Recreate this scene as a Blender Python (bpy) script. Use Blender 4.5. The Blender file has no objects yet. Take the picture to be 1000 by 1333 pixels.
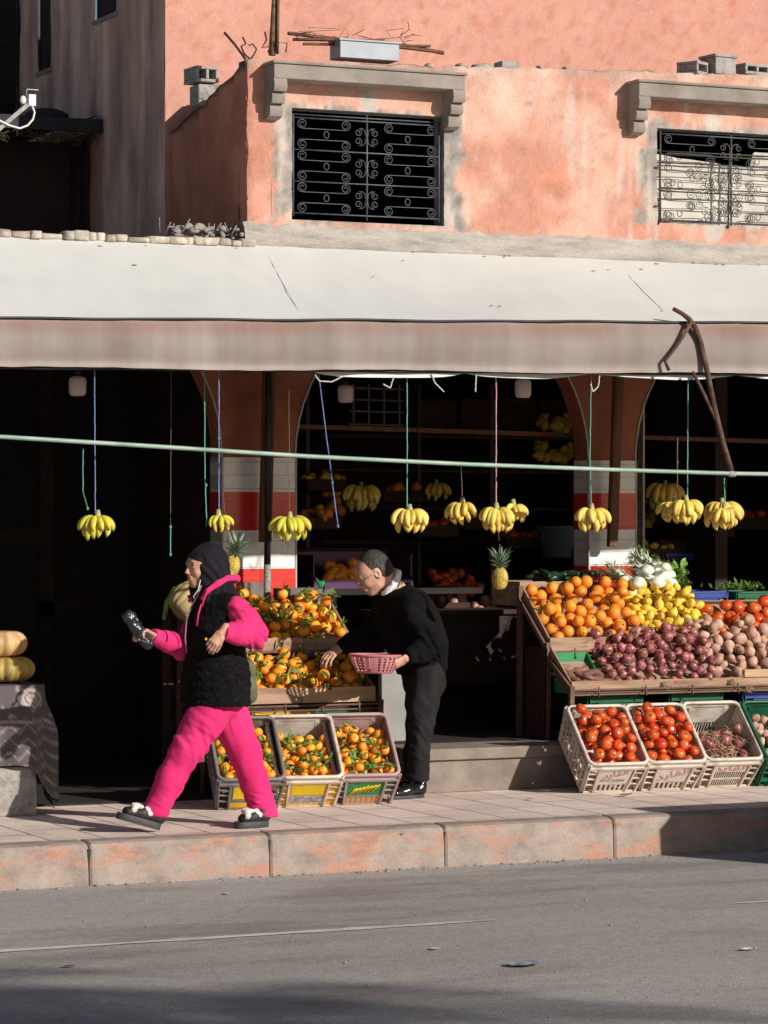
import bpy, bmesh, math, random
import numpy as np
from mathutils import Vector, Matrix, noise, Euler
random.seed(11)
SC = bpy.context.scene
COL = SC.collection
R_ = math.radians
# ------------------------------------------------------------------ camera model
TH = R_(25.0); F = 4000.0; HZ = 670.0
CAM = Vector((-7.01, -15.04, 1.70))
RV = Vector((math.cos(TH), -math.sin(TH), 0)); WV = Vector((math.sin(TH), math.cos(TH), 0))
def at(px, py, Y):
    """point of the vertical plane y=Y that is seen at photo pixel px,py (used to measure real positions)"""
    d = WV + RV * ((px - 500) / F) + Vector((0, 0, (HZ - py) / F))
    return CAM + d * ((Y - CAM.y) / d.y)
def gnd(px, py, z=0.0):
    d = WV + RV * ((px - 500) / F) + Vector((0, 0, (HZ - py) / F))
    return CAM + d * ((z - CAM.z) / d.z)
cam = bpy.data.cameras.new("Camera"); camo = bpy.data.objects.new("Camera", cam); COL.objects.link(camo)
camo.location = CAM; camo.rotation_euler = (R_(90), 0, -TH)
cam.sensor_fit = 'HORIZONTAL'; cam.sensor_width = 36; cam.lens = 36 * F / 1000
cam.shift_y = (HZ - 666.5) / 1000.0; cam.clip_start = 0.5; cam.clip_end = 2000
SC.camera = camo
SC.view_settings.view_transform = 'Standard'; SC.view_settings.look = 'None'; SC.view_settings.exposure = 0
# ------------------------------------------------------------------ light
SUN_EL = R_(22.5); SUNAZ = Vector((0.4617, -0.887, 0)).normalized()      # horizontal direction TOWARDS the sun
tos = Vector((SUNAZ.x * math.cos(SUN_EL), SUNAZ.y * math.cos(SUN_EL), math.sin(SUN_EL)))
sl = bpy.data.lights.new("Sun", 'SUN'); so = bpy.data.objects.new("Sun", sl); COL.objects.link(so)
sl.energy = 5.0; sl.angle = R_(0.53); sl.color = (1.0, 0.93, 0.84)
so.rotation_euler = tos.to_track_quat('Z', 'Y').to_euler(); so.location = (3, -12, 12)
wd = bpy.data.worlds.new("World"); SC.world = wd; wd.use_nodes = True
nt = wd.node_tree; bg = nt.nodes['Background']; sky = nt.nodes.new('ShaderNodeTexSky')
sky.sky_type = 'NISHITA'; sky.sun_disc = False; sky.sun_elevation = SUN_EL
sky.sun_rotation = math.atan2(SUNAZ.x, SUNAZ.y)
nt.links.new(sky.outputs[0], bg.inputs[0]); bg.inputs[1].default_value = 0.055
# ------------------------------------------------------------------ materials
MATS = {}
def mat(name, cols, scale=4, rough=.8, bump=.0, bscale=60, metal=0., detail=6, attr=False, stretch=(1, 1, 1),
        rnd=0., spec=.4, sss=0., fine=0., finescale=200, coat=0., bdist=.01, bstretch=None, sheen=0., trans=0.):
    m = bpy.data.materials.new(name); m.use_nodes = True; t = m.node_tree; N = t.nodes; L = t.links
    b = N['Principled BSDF']
    tc = N.new('ShaderNodeTexCoord'); mp = N.new('ShaderNodeMapping'); mp.inputs['Scale'].default_value = stretch
    L.new(tc.outputs['Object'], mp.inputs[0])
    vec = mp.outputs[0]
    if rnd:
        oi = N.new('ShaderNodeObjectInfo'); mu = N.new('ShaderNodeMath'); mu.operation = 'MULTIPLY'; mu.inputs[1].default_value = 37.
        L.new(oi.outputs['Random'], mu.inputs[0]); va = N.new('ShaderNodeVectorMath'); va.operation = 'ADD'
        L.new(vec, va.inputs[0]); L.new(mu.outputs[0], va.inputs[1]); vec = va.outputs[0]
    nz = N.new('ShaderNodeTexNoise'); nz.inputs['Scale'].default_value = scale; nz.inputs['Detail'].default_value = detail
    nz.inputs['Roughness'].default_value = .6
    L.new(vec, nz.inputs[0])
    rp = N.new('ShaderNodeValToRGB'); cr = rp.color_ramp
    if not isinstance(cols[0], (tuple, list)): cols = [cols, cols]
    n = len(cols)
    while len(cr.elements) < n: cr.elements.new(.5)
    for i, c in enumerate(cols):
        cr.elements[i].position = .5 if n == 1 else .3 + .4 * i / (n - 1); cr.elements[i].color = (*c[:3], 1)
    L.new(nz.outputs['Fac'], rp.inputs[0]); col = rp.outputs[0]
    if fine:
        n2 = N.new('ShaderNodeTexNoise'); n2.inputs['Scale'].default_value = finescale; n2.inputs['Detail'].default_value = 3
        L.new(vec, n2.inputs[0]); mr = N.new('ShaderNodeMapRange'); mr.inputs[1].default_value = .3; mr.inputs[2].default_value = .7
        mr.inputs[3].default_value = 1 - fine; mr.inputs[4].default_value = 1 + fine
        L.new(n2.outputs['Fac'], mr.inputs[0]); vm = N.new('ShaderNodeVectorMath'); vm.operation = 'SCALE'
        L.new(col, vm.inputs[0]); L.new(mr.outputs[0], vm.inputs['Scale']); col = vm.outputs[0]
    if rnd:
        hs = N.new('ShaderNodeHueSaturation'); m2 = N.new('ShaderNodeMapRange')
        m2.inputs[3].default_value = 1 - rnd; m2.inputs[4].default_value = 1 + rnd
        L.new(oi.outputs['Random'], m2.inputs[0]); L.new(m2.outputs[0], hs.inputs['Value'])
        m3 = N.new('ShaderNodeMapRange'); m3.inputs[3].default_value = .5 - rnd * .07; m3.inputs[4].default_value = .5 + rnd * .07
        mx = N.new('ShaderNodeMath'); mx.operation = 'FRACT'; L.new(mu.outputs[0], mx.inputs[0]); L.new(mx.outputs[0], m3.inputs[0])
        L.new(m3.outputs[0], hs.inputs['Hue']); L.new(col, hs.inputs['Color']); col = hs.outputs[0]
    if attr:
        a = N.new('ShaderNodeAttribute'); a.attribute_name = 'Col'; vm = N.new('ShaderNodeVectorMath'); vm.operation = 'MULTIPLY'
        L.new(col, vm.inputs[0]); L.new(a.outputs['Color'], vm.inputs[1]); col = vm.outputs[0]
    L.new(col, b.inputs['Base Color'])
    b.inputs['Roughness'].default_value = rough; b.inputs['Metallic'].default_value = metal
    b.inputs['Specular IOR Level'].default_value = spec
    if coat: b.inputs['Coat Weight'].default_value = coat; b.inputs['Coat Roughness'].default_value = .2
    if sss: b.inputs['Subsurface Weight'].default_value = sss; b.inputs['Subsurface Radius'].default_value = (.02, .008, .004); b.inputs['Subsurface Scale'].default_value = .5
    if sheen: b.inputs['Sheen Weight'].default_value = sheen; b.inputs['Sheen Roughness'].default_value = .4
    if bump:
        bn = N.new('ShaderNodeTexNoise'); bn.inputs['Scale'].default_value = bscale; bn.inputs['Detail'].default_value = 5
        v2 = vec
        if bstretch:
            mp2 = N.new('ShaderNodeMapping'); mp2.inputs['Scale'].default_value = bstretch; L.new(tc.outputs['Object'], mp2.inputs[0]); v2 = mp2.outputs[0]
        L.new(v2, bn.inputs[0]); bb = N.new('ShaderNodeBump'); bb.inputs['Strength'].default_value = bump; bb.inputs['Distance'].default_value = bdist
        L.new(bn.outputs['Fac'], bb.inputs['Height']); L.new(bb.outputs[0], b.inputs['Normal'])
    if trans:
        tl = N.new('ShaderNodeBsdfTranslucent'); L.new(col, tl.inputs[0]); ms = N.new('ShaderNodeMixShader'); ms.inputs[0].default_value = trans
        L.new(b.outputs[0], ms.inputs[1]); L.new(tl.outputs[0], ms.inputs[2]); L.new(ms.outputs[0], N['Material Output'].inputs[0])
    MATS[name] = m; return m
# ------------------------------------------------------------------ mesh building
class MB:
    def __init__(s): s.v = []; s.f = []; s.mi = []; s.sm = []; s.cc = None
    def add(s, vs, fs, mi=0, smooth=False, M=None):
        o = len(s.v)
        s.v += [tuple(M @ Vector(p)) if M else tuple(p) for p in vs]
        for f in fs: s.f.append(tuple(i + o for i in f)); s.mi.append(mi); s.sm.append(smooth)
        return s
    def box(s, a, b, mi=0, M=None):
        (x0, y0, z0), (x1, y1, z1) = a, b
        vs = [(x0, y0, z0), (x1, y0, z0), (x1, y1, z0), (x0, y1, z0), (x0, y0, z1), (x1, y0, z1), (x1, y1, z1), (x0, y1, z1)]
        return s.add(vs, [(0, 3, 2, 1), (4, 5, 6, 7), (0, 1, 5, 4), (1, 2, 6, 5), (2, 3, 7, 6), (3, 0, 4, 7)], mi, False, M)
    def cbox(s, c, size, mi=0, M=None):
        h = [q / 2 for q in size]; return s.box((c[0] - h[0], c[1] - h[1], c[2] - h[2]), (c[0] + h[0], c[1] + h[1], c[2] + h[2]), mi, M)
    def beam(s, p, q, w, h, mi=0, up=(0, 0, 1)):
        p = Vector(p); q = Vector(q); d = (q - p); L = d.length; d.normalize(); u = Vector(up)
        sx = d.cross(u)
        if sx.length < 1e-4: sx = Vector((1, 0, 0))
        sx.normalize(); u = sx.cross(d)
        M = Matrix((( *(sx.x, d.x, u.x), p.x), (*(sx.y, d.y, u.y), p.y), (*(sx.z, d.z, u.z), p.z), (0, 0, 0, 1)))
        return s.box((-w / 2, 0, -h / 2), (w / 2, L, h / 2), mi, M)
    def tube(s, pts, r, n=8, mi=0, M=None, caps=True, closed=False, sq=1.0):
        P = [Vector(p) for p in pts]; m = len(P); rr = r if isinstance(r, (list, tuple)) else [r] * m
        vs = []; fs = []; up = None
        for i in range(m):
            if closed: t = P[(i + 1) % m] - P[i - 1]
            else: t = P[min(i + 1, m - 1)] - P[max(i - 1, 0)]
            t.normalize()
            if up is None:
                up = Vector((0, 0, 1)) if abs(t.z) < .9 else Vector((1, 0, 0))
            a = t.cross(up)
            if a.length < 1e-5: a = t.cross(Vector((0, 1, 0)))
            a.normalize(); up = a.cross(t).normalized()
            for k in range(n):
                th = 2 * math.pi * k / n
                vs.append(P[i] + (a * math.cos(th) + up * math.sin(th) * sq) * rr[i])
        mm = m if closed else m - 1
        for i in range(mm):
            j = (i + 1) % m
            for k in range(n): fs.append((i * n + k, i * n + (k + 1) % n, j * n + (k + 1) % n, j * n + k))
        if caps and not closed:
            fs.append(tuple(range(n - 1, -1, -1))); fs.append(tuple((m - 1) * n + k for k in range(n)))
        return s.add(vs, fs, mi, True, M)
    def lathe(s, prof, n=16, mi=0, M=None, fn=None):
        vs = []; fs = []
        for (r, z) in prof:
            for k in range(n):
                th = 2 * math.pi * k / n; q = fn(th, r, z) if fn else 1.
                vs.append((r * q * math.cos(th), r * q * math.sin(th), z))
        for i in range(len(prof) - 1):
            for k in range(n): fs.append((i * n + k, i * n + (k + 1) % n, (i + 1) * n + (k + 1) % n, (i + 1) * n + k))
        if prof[0][0] > 1e-4: fs.append(tuple(range(n - 1, -1, -1)))
        if prof[-1][0] > 1e-4: fs.append(tuple((len(prof) - 1) * n + k for k in range(n)))
        return s.add(vs, fs, mi, True, M)
    def ball(s, c, r, n=12, m=8, mi=0, M=None, fn=None):
        c = Vector(c); r = r if isinstance(r, (tuple, list)) else (r, r, r)
        vs = [c + Vector((0, 0, r[2]))]; fs = []
        for i in range(1, m):
            ph = math.pi * i / m
            for k in range(n):
                th = 2 * math.pi * k / n
                vs.append(c + Vector((r[0] * math.sin(ph) * math.cos(th), r[1] * math.sin(ph) * math.sin(th), r[2] * math.cos(ph))))
        vs.append(c - Vector((0, 0, r[2])))
        for k in range(n): fs.append((0, 1 + k, 1 + (k + 1) % n))
        for i in range(m - 2):
            for k in range(n): a = 1 + i * n; fs.append((a + k, a + n + k, a + n + (k + 1) % n, a + (k + 1) % n))
        a = 1 + (m - 2) * n; e = len(vs) - 1
        for k in range(n): fs.append((a + k, e, a + (k + 1) % n))
        if fn: vs = [fn(Vector(v)) for v in vs]
        return s.add(vs, fs, mi, True, M)
    def prism(s, poly, y0, y1, mi=0, M=None):
        """poly of (x,z), extruded along y"""
        n = len(poly); vs = [(p[0], y0, p[1]) for p in poly] + [(p[0], y1, p[1]) for p in poly]
        fs = [tuple(range(n - 1, -1, -1)), tuple(range(n, 2 * n))] + [(i, (i + 1) % n, n + (i + 1) % n, n + i) for i in range(n)]
        fs = [tuple(reversed(f)) for f in fs]
        return s.add(vs, fs, mi, False, M)
def link(name, me, mats, parent=None):
    o = bpy.data.objects.new(name, me); COL.objects.link(o)
    for m in (mats if isinstance(mats, (list, tuple)) else [mats]): me.materials.append(m)
    if parent: o.parent = parent
    return o
def obj(name, mb, mats, parent=None, bev=0., world=True, cols=None, fixn=True):
    """one mesh object; world=True: coordinates are world ones and are shifted into the parent's frame"""
    me = bpy.data.meshes.new(name); V = mb.v
    if parent and world:
        off = parent.matrix_basis.translation if parent.parent is None else parent.parent.matrix_basis.translation + parent.matrix_basis.translation
        V = [(a - off.x, b - off.y, c - off.z) for a, b, c in V]
    me.from_pydata(V, [], mb.f)
    me.polygons.foreach_set('material_index', mb.mi); me.polygons.foreach_set('use_smooth', mb.sm)
    if cols is not None:
        at_ = me.color_attributes.new('Col', 'FLOAT_COLOR', 'POINT')
        at_.data.foreach_set('color', np.array([(c[0], c[1], c[2], 1) for c in cols], dtype=np.float32).ravel())
    if fixn:
        bm = bmesh.new(); bm.from_mesh(me); bmesh.ops.recalc_face_normals(bm, faces=bm.faces); bm.to_mesh(me); bm.free()
    me.update(); o = link(name, me, mats, parent)
    if bev:
        b = o.modifiers.new('bevel', 'BEVEL'); b.width = bev; b.segments = 2; b.limit_method = 'ANGLE'; b.angle_limit = R_(40)
    return o
def tag(o, label=None, cat=None, group=None, kind=None):
    if label: o['label'] = label
    if cat: o['category'] = cat
    if group: o['group'] = group
    if kind: o['kind'] = kind
    return o
def thing(name, label, cat, loc=(0, 0, 0), group=None, rz=0):
    o = bpy.data.objects.new(name, None); COL.objects.link(o); o.location = loc; o.rotation_euler = (0, 0, rz); o.empty_display_size = .05
    return tag(o, label, cat, group)
def copy_tree(o, parent=None):
    c = o.copy(); COL.objects.link(c)
    if parent: c.parent = parent
    for ch in [x for x in list(KIDS.get(o.name, ()))]:
        k = copy_tree(ch, c); KIDS.setdefault(c.name, []).append(k)
    return c
KIDS = {}
def kid(p, o): KIDS.setdefault(p.name, []).append(o); return o
def nz(x, y=0., z=0.): return noise.noise(Vector((x, y, z)))
def fbm(x, y=0., z=0., o=4): return noise.fractal(Vector((x, y, z)), 1.0, 2.0, o)
def sstep(a, b, x): t = min(1, max(0, (x - a) / (b - a))) if a != b else 0; return t * t * (3 - 2 * t)
def mixc(a, b, t): return tuple(a[i] * (1 - t) + b[i] * t for i in range(3))
def wall_grid(mb, cols, xs, zs, Yf, colf, skip=None, disp=None, axis='x'):
    """painted wall sheet with vertices at xs x zs; colf(u,z) gives the paint colour, disp(u,z) how far it stands out"""
    nx, nzn = len(xs), len(zs); base = len(mb.v); vs = []; fs = []
    for z in zs:
        for x in xs:
            d = disp(x, z) if disp else 0.
            vs.append((x, Yf - d, z) if axis == 'x' else (Yf - d, x, z)); cols.append(colf(x, z))
    for j in range(nzn - 1):
        for i in range(nx - 1):
            cx = (xs[i] + xs[i + 1]) / 2; cz = (zs[j] + zs[j + 1]) / 2
            if skip and skip(cx, cz): continue
            fs.append((j * nx + i, j * nx + i + 1, (j + 1) * nx + i + 1, (j + 1) * nx + i))
    mb.add(vs, fs, 0, True)
def lin(a, b, step, must=()):
    pts = sorted(set([a, b] + [m for m in must if a < m < b])); out = []
    for p, q in zip(pts, pts[1:]):
        n = max(1, int(round((q - p) / step))); out += [p + (q - p) * i / n for i in range(n)]
    return out + [pts[-1]]
# ================================================================== THE SETTING
def tex_ground():
    # asphalt -------------------------------------------------------
    m = bpy.data.materials.new('asphalt'); m.use_nodes = True; t = m.node_tree; N = t.nodes; L = t.links; b = N['Principled BSDF']
    tc = N.new('ShaderNodeTexCoord'); P = tc.outputs['Object']
    def noi(s, d=4, st=None, r=.6):
        n = N.new('ShaderNodeTexNoise'); n.inputs['Scale'].default_value = s; n.inputs['Detail'].default_value = d; n.inputs['Roughness'].default_value = r
        if st:
            mp = N.new('ShaderNodeMapping'); mp.inputs['Scale'].default_value = st; L.new(P, mp.inputs[0]); L.new(mp.outputs[0], n.inputs[0])
        else: L.new(P, n.inputs[0])
        return n.outputs['Fac']
    def ramp(v, stops):
        r = N.new('ShaderNodeValToRGB')
        while len(r.color_ramp.elements) < len(stops): r.color_ramp.elements.new(.5)
        for e, (p, c) in zip(r.color_ramp.elements, stops): e.position = p; e.color = (*c, 1)
        L.new(v, r.inputs[0]); return r.outputs[0]
    def mul(a, c, f=1.):
        x = N.new('ShaderNodeMix'); x.data_type = 'RGBA'; x.blend_type = 'MULTIPLY'; x.inputs[0].default_value = f
        L.new(a, x.inputs[6]); L.new(c, x.inputs[7]); return x.outputs[2]
    base = ramp(noi(.5, 5, (.5, 1.6, 1)), [(.3, (.33, .308, .298)), (.55, (.40, .378, .368)), (.75, (.44, .417, .407))])
    sp = ramp(noi(95, 2), [(.25, (.35, .34, .33)), (.42, (.9, .9, .9)), (.6, (1.05, 1.04, 1.0)), (.74, (1.9, 1.85, 1.75))])
    sp2 = ramp(noi(30, 3), [(.3, (.80, .80, .80)), (.7, (1.15, 1.14, 1.12))])
    st = ramp(noi(1.7, 6, (.35, 1.5, 1)), [(.36, (.74, .69, .64)), (.5, (1, 1, 1))])
    ck = N.new('ShaderNodeTexVoronoi'); ck.feature = 'DISTANCE_TO_EDGE'; ck.inputs['Scale'].default_value = .55
    wn = N.new('ShaderNodeTexNoise'); wn.inputs['Scale'].default_value = 3; wn.inputs['Detail'].default_value = 5; L.new(P, wn.inputs[0])
    va = N.new('ShaderNodeVectorMath'); va.operation = 'MULTIPLY_ADD'; va.inputs[1].default_value = (.5, .5, 0)
    L.new(wn.outputs['Color'], va.inputs[0]); L.new(P, va.inputs[2]); L.new(va.outputs[0], ck.inputs[0])
    cr = ramp(ck.outputs['Distance'], [(0, (.62, .6, .58)), (.006, (1, 1, 1))])
    c = mul(mul(mul(base, sp, .8), sp2, .8), st, .9); c = mul(c, cr, .35)
    L.new(c, b.inputs['Base Color']); b.inputs['Roughness'].default_value = .9; b.inputs['Specular IOR Level'].default_value = .25
    bb = N.new('ShaderNodeBump'); bb.inputs['Strength'].default_value = .55; bb.inputs['Distance'].default_value = .006
    L.new(noi(110, 2), bb.inputs['Height']); L.new(bb.outputs[0], b.inputs['Normal']); MATS['asphalt'] = m
    # paving --------------------------------------------------------
    m = bpy.data.materials.new('paving_slabs'); m.use_nodes = True; t = m.node_tree; N = t.nodes; L = t.links; b = N['Principled BSDF']
    tc = N.new('ShaderNodeTexCoord'); mp = N.new('ShaderNodeMapping'); mp.inputs['Rotation'].default_value = (0, 0, R_(90))
    L.new(tc.outputs['Object'], mp.inputs[0]); P = mp.outputs[0]
    wn = N.new('ShaderNodeTexNoise'); wn.inputs['Scale'].default_value = 5; wn.inputs['Detail'].default_value = 4; L.new(P, wn.inputs[0])
    va = N.new('ShaderNodeVectorMath'); va.operation = 'MULTIPLY_ADD'; va.inputs[1].default_value = (.03, .03, 0)
    L.new(wn.outputs['Color'], va.inputs[0]); L.new(P, va.inputs[2])
    br = N.new('ShaderNodeTexBrick'); L.new(va.outputs[0], br.inputs[0]); br.inputs['Scale'].default_value = 1
    br.inputs['Brick Width'].default_value = .52; br.inputs['Row Height'].default_value = .30; br.inputs['Mortar Size'].default_value = .008
    br.inputs['Mortar Smooth'].default_value = .3; br.inputs['Bias'].default_value = 0
    br.inputs['Color1'].default_value = (.70, .57, .505, 1); br.inputs['Color2'].default_value = (.80, .665, .595, 1); br.inputs['Mortar'].default_value = (.34, .26, .22, 1)
    c = br.outputs['Color']
    c = mul(c, ramp(noi(2.2, 6), [(.32, (.82, .80, .78)), (.55, (1.08, 1.08, 1.08)), (.72, (1.18, 1.16, 1.14))]), .9)
    c = mul(c, ramp(noi(60, 3), [(.3, (.82, .82, .82)), (.6, (1.08, 1.08, 1.08))]), .8)
    L.new(c, b.inputs['Base Color']); b.inputs['Roughness'].default_value = .85; b.inputs['Specular IOR Level'].default_value = .25
    b1 = N.new('ShaderNodeBump'); b1.invert = True; b1.inputs['Strength'].default_value = .8; b1.inputs['Distance'].default_value = .008; L.new(br.outputs['Fac'], b1.inputs['Height'])
    b2 = N.new('ShaderNodeBump'); b2.inputs['Strength'].default_value = .35; b2.inputs['Distance'].default_value = .006; L.new(noi(45, 4), b2.inputs['Height'])
    L.new(b1.outputs[0], b2.inputs['Normal']); L.new(b2.outputs[0], b.inputs['Normal']); MATS['paving'] = m
    # kerb ----------------------------------------------------------
    m = bpy.data.materials.new('kerb_concrete'); m.use_nodes = True; t = m.node_tree; N = t.nodes; L = t.links; b = N['Principled BSDF']
    tc = N.new('ShaderNodeTexCoord'); P = tc.outputs['Object']
    con = ramp(noi(5, 6), [(.3, (.23, .18, .155)), (.5, (.32, .26, .225)), (.7, (.39, .32, .28))])
    pnt = ramp(noi(9, 5), [(.3, (.38, .20, .14)), (.7, (.47, .25, .175))])
    msk = ramp(noi(3.2, 8, (.8, 1, 2.4), .72), [(.50, (0, 0, 0)), (.60, (1, 1, 1))])
    at_ = N.new('ShaderNodeAttribute'); at_.attribute_name = 'Col'
    mm = mul(msk, at_.outputs['Color'])
    x = N.new('ShaderNodeMix'); x.data_type = 'RGBA'; L.new(mm, x.inputs[0]); L.new(con, x.inputs[6]); L.new(pnt, x.inputs[7])
    gray = ramp(noi(4, 6, (1, 1, 3), .7), [(.52, (1, 1, 1)), (.68, (.66, .70, .74))])
    c = mul(x.outputs[2], gray, .8); c = mul(c, ramp(noi(70, 3), [(.3, (.85, .85, .85)), (.6, (1.06, 1.06, 1.06))]), .8)
    L.new(c, b.inputs['Base Color']); b.inputs['Roughness'].default_value = .85
    b2 = N.new('ShaderNodeBump'); b2.inputs['Strength'].default_value = .4; b2.inputs['Distance'].default_value = .006; L.new(noi(35, 5), b2.inputs['Height']); L.new(b2.outputs[0], b.inputs['Normal'])
    MATS['kerb'] = m
tex_ground()
mat('white_line', [(.38, .35, .33), (.62, .59, .56), (.74, .72, .69)], scale=12, stretch=(.5, 2, 1), rough=.8)
mat('plaster', [(.80, .80, .80), (1, 1, 1), (1.06, 1.05, 1.04)], scale=6, rough=.9, bump=.6, bscale=48, attr=True, fine=.10, finescale=150, bdist=.012)
mat('rough_plaster', [(.84, .84, .84), (1, 1, 1), (1.05, 1.05, 1.05)], scale=10, rough=.95, bump=.28, bscale=34, attr=True, fine=.06, finescale=60, bdist=.012)
mat('grey_render', [(.10, .085, .078), (.19, .155, .14), (.27, .225, .20)], scale=2.2, stretch=(1, 1.4, .35), rough=.95, bump=.5, bscale=25, fine=.1, finescale=40)
mat('cement', [(.17, .155, .14), (.29, .27, .245), (.38, .355, .33)], scale=7, rough=.95, bump=.7, bscale=50, fine=.12, finescale=90)
mat('smooth_cement', [(.20, .17, .145), (.27, .235, .205), (.33, .295, .26)], scale=5, rough=.9, bump=.35, bscale=60, fine=.06)
mat('ledge_cement', [(.24, .215, .19), (.37, .335, .30), (.46, .425, .39)], scale=5, stretch=(.6, 1, 3), rough=.95, bump=.6, bscale=40, fine=.12, finescale=80, bdist=.01)
mat('awning_canvas', [(.585, .59, .57), (.64, .645, .62), (.675, .68, .655)], scale=.9, stretch=(1, .5, .5), rough=.75, bump=.12, bscale=4, bstretch=(1.5, .6, .6), bdist=.03, fine=.012, finescale=500)
mat('valance_canvas', [(.185, .150, .138), (.215, .182, .170), (.245, .212, .20)], scale=2.6, stretch=(2.2, 1, .12), rough=.7, attr=True, bump=.25, bscale=60, bdist=.004)
mat('arch_paint', [(.24, .075, .040), (.36, .13, .07), (.42, .17, .09)], scale=3, rough=.9, bump=.3, bscale=40)
mat('arch_trim', [(.42, .36, .31), (.6, .54, .48)], scale=8, rough=.9, bump=.3, bscale=60)
mat('black_and_shade', [(.012, .011, .010), (.028, .024, .022)], scale=2, rough=.9)  # near black; room and opening shade put into the colour, also plain black parts
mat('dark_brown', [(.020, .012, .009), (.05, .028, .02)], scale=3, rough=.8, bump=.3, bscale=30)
mat('step_stone', [(.17, .14, .115), (.30, .25, .21)], scale=5, rough=.9, bump=.4, bscale=40, fine=.1)
mat('rust', [(.045, .022, .015), (.10, .05, .035), (.17, .10, .075)], scale=18, rough=.85, bump=.4, bscale=90)
mat('wrought_iron', [(.06, .068, .075), (.12, .13, .145)], scale=30, rough=.55, metal=.3)
mat('dark_iron', [(.035, .03, .028), (.09, .08, .075)], scale=30, rough=.6, metal=.3)
mat('green_pipe', [(.16, .26, .20), (.27, .38, .31), (.36, .44, .38)], scale=14, stretch=(.3, 1, 1), rough=.45, fine=.1, finescale=80)
mat('old_wood', [(.10, .06, .035), (.20, .125, .08), (.27, .18, .12)], scale=9, stretch=(.4, 1, 3), rough=.85, bump=.4, bscale=30)
mat('pole_wood', [(.075, .035, .02), (.15, .07, .04), (.2, .1, .06)], scale=9, stretch=(3, 3, .3), rough=.85, bump=.4, bscale=30, bstretch=(4, 4, .6))
mat('black_pipe', [(.012, .012, .012), (.03, .03, .03)], scale=9, rough=.5)
mat('peeling_pipe', [(.05, .045, .04), (.30, .28, .25), (.4, .38, .35)], scale=70, rough=.7)
def tile_mat(name, c1, c2, grout, w, h, off=.5, rough=.22):
    m = bpy.data.materials.new(name); m.use_nodes = True; t = m.node_tree; N = t.nodes; L = t.links; b = N['Principled BSDF']
    tc = N.new('ShaderNodeTexCoord'); mp = N.new('ShaderNodeMapping'); mp.inputs['Rotation'].default_value = (R_(90), 0, 0)
    L.new(tc.outputs['Object'], mp.inputs[0]); br = N.new('ShaderNodeTexBrick'); L.new(mp.outputs[0], br.inputs[0])
    br.inputs['Scale'].default_value = 1; br.inputs['Brick Width'].default_value = w; br.inputs['Row Height'].default_value = h
    br.inputs['Mortar Size'].default_value = .0022; br.offset = off; br.inputs['Color1'].default_value = (*c1, 1); br.inputs['Color2'].default_value = (*c2, 1); br.inputs['Mortar'].default_value = (*grout, 1)
    n = N.new('ShaderNodeTexNoise'); n.inputs['Scale'].default_value = 5; n.inputs['Detail'].default_value = 7; L.new(tc.outputs['Object'], n.inputs[0])
    r = N.new('ShaderNodeValToRGB'); r.color_ramp.elements[0].position = .32; r.color_ramp.elements[0].color = (.72, .70, .68, 1); r.color_ramp.elements[1].position = .55
    L.new(n.outputs['Fac'], r.inputs[0]); x = N.new('ShaderNodeMix'); x.data_type = 'RGBA'; x.blend_type = 'MULTIPLY'; x.inputs[0].default_value = .8
    L.new(br.outputs['Color'], x.inputs[6]); L.new(r.outputs[0], x.inputs[7]); L.new(x.outputs[2], b.inputs['Base Color'])
    b.inputs['Roughness'].default_value = rough
    bb = N.new('ShaderNodeBump'); bb.invert = True; bb.inputs['Distance'].default_value = .002; bb.inputs['Strength'].default_value = .6
    L.new(br.outputs['Fac'], bb.inputs['Height']); L.new(bb.outputs[0], b.inputs['Normal']); MATS[name] = m
tile_mat('white_tile', (.80, .80, .81), (.86, .86, .86), (.5, .5, .5), .9, .085)
tile_mat('red_tile', (.62, .030, .025), (.70, .045, .035), (.42, .06, .05), .21, .085)

# ---- road, line, kerb, pavement
def disc(name, z, r, m):
    b = MB(); b.add([(r * math.cos(a * math.pi / 24), r * math.sin(a * math.pi / 24), z) for a in range(48)], [tuple(range(48))]); return obj(name, b, m)
tag(disc('road', -.22, 900, MATS['asphalt']), 'grey asphalt road running past the shop', 'road', kind='structure')
b = MB()
def stripe(xa, xb, y, w):
    n = int((xb - xa) / .12); vs = []
    for i in range(n + 1):
        x = xa + (xb - xa) * i / n
        ww = w * (.75 + .5 * fbm(x * 5, 3.3)) * min(1, (i + 1) / 4, (n + 1 - i) / 4 + .05)
        vs += [(x, y - ww / 2 + .008 * nz(x * 9), -.216), (x, y + ww / 2 + .008 * nz(x * 7, 5), -.216)]
    b.add(vs, [(2 * i, 2 * i + 2, 2 * i + 3, 2 * i + 1) for i in range(n)])
g1 = gnd(0, 1241, -.22); g2 = gnd(640, 1197, -.22); g3 = gnd(948, 1177, -.22)
YL = (g1.y + g2.y) / 2
stripe(g1.x - 5, g2.x, YL, .085); stripe(g3.x, g3.x + 3, gnd(970, 1176, -.22).y, .09)
for (px, py) in ((960, 1237), (567, 1237)):
    g = gnd(px, py, -.22); stripe(g.x - .11, g.x + .12, g.y, .05) if px > 900 else None
tag(obj('road_marking', b, MATS['white_line']), 'worn white line painted along the road', 'road marking', kind='structure')
joints = [at(p, y, 0.).x for p, y in ((117, 1130), (352, 1118), (580, 1106), (800, 1095))]
step = (joints[3] - joints[0]) / 3
js = [joints[0] - step * k for k in range(14, 0, -1)] + joints + [joints[3] + step * k for k in range(1, 14)]
b = MB(); cols = []
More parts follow.
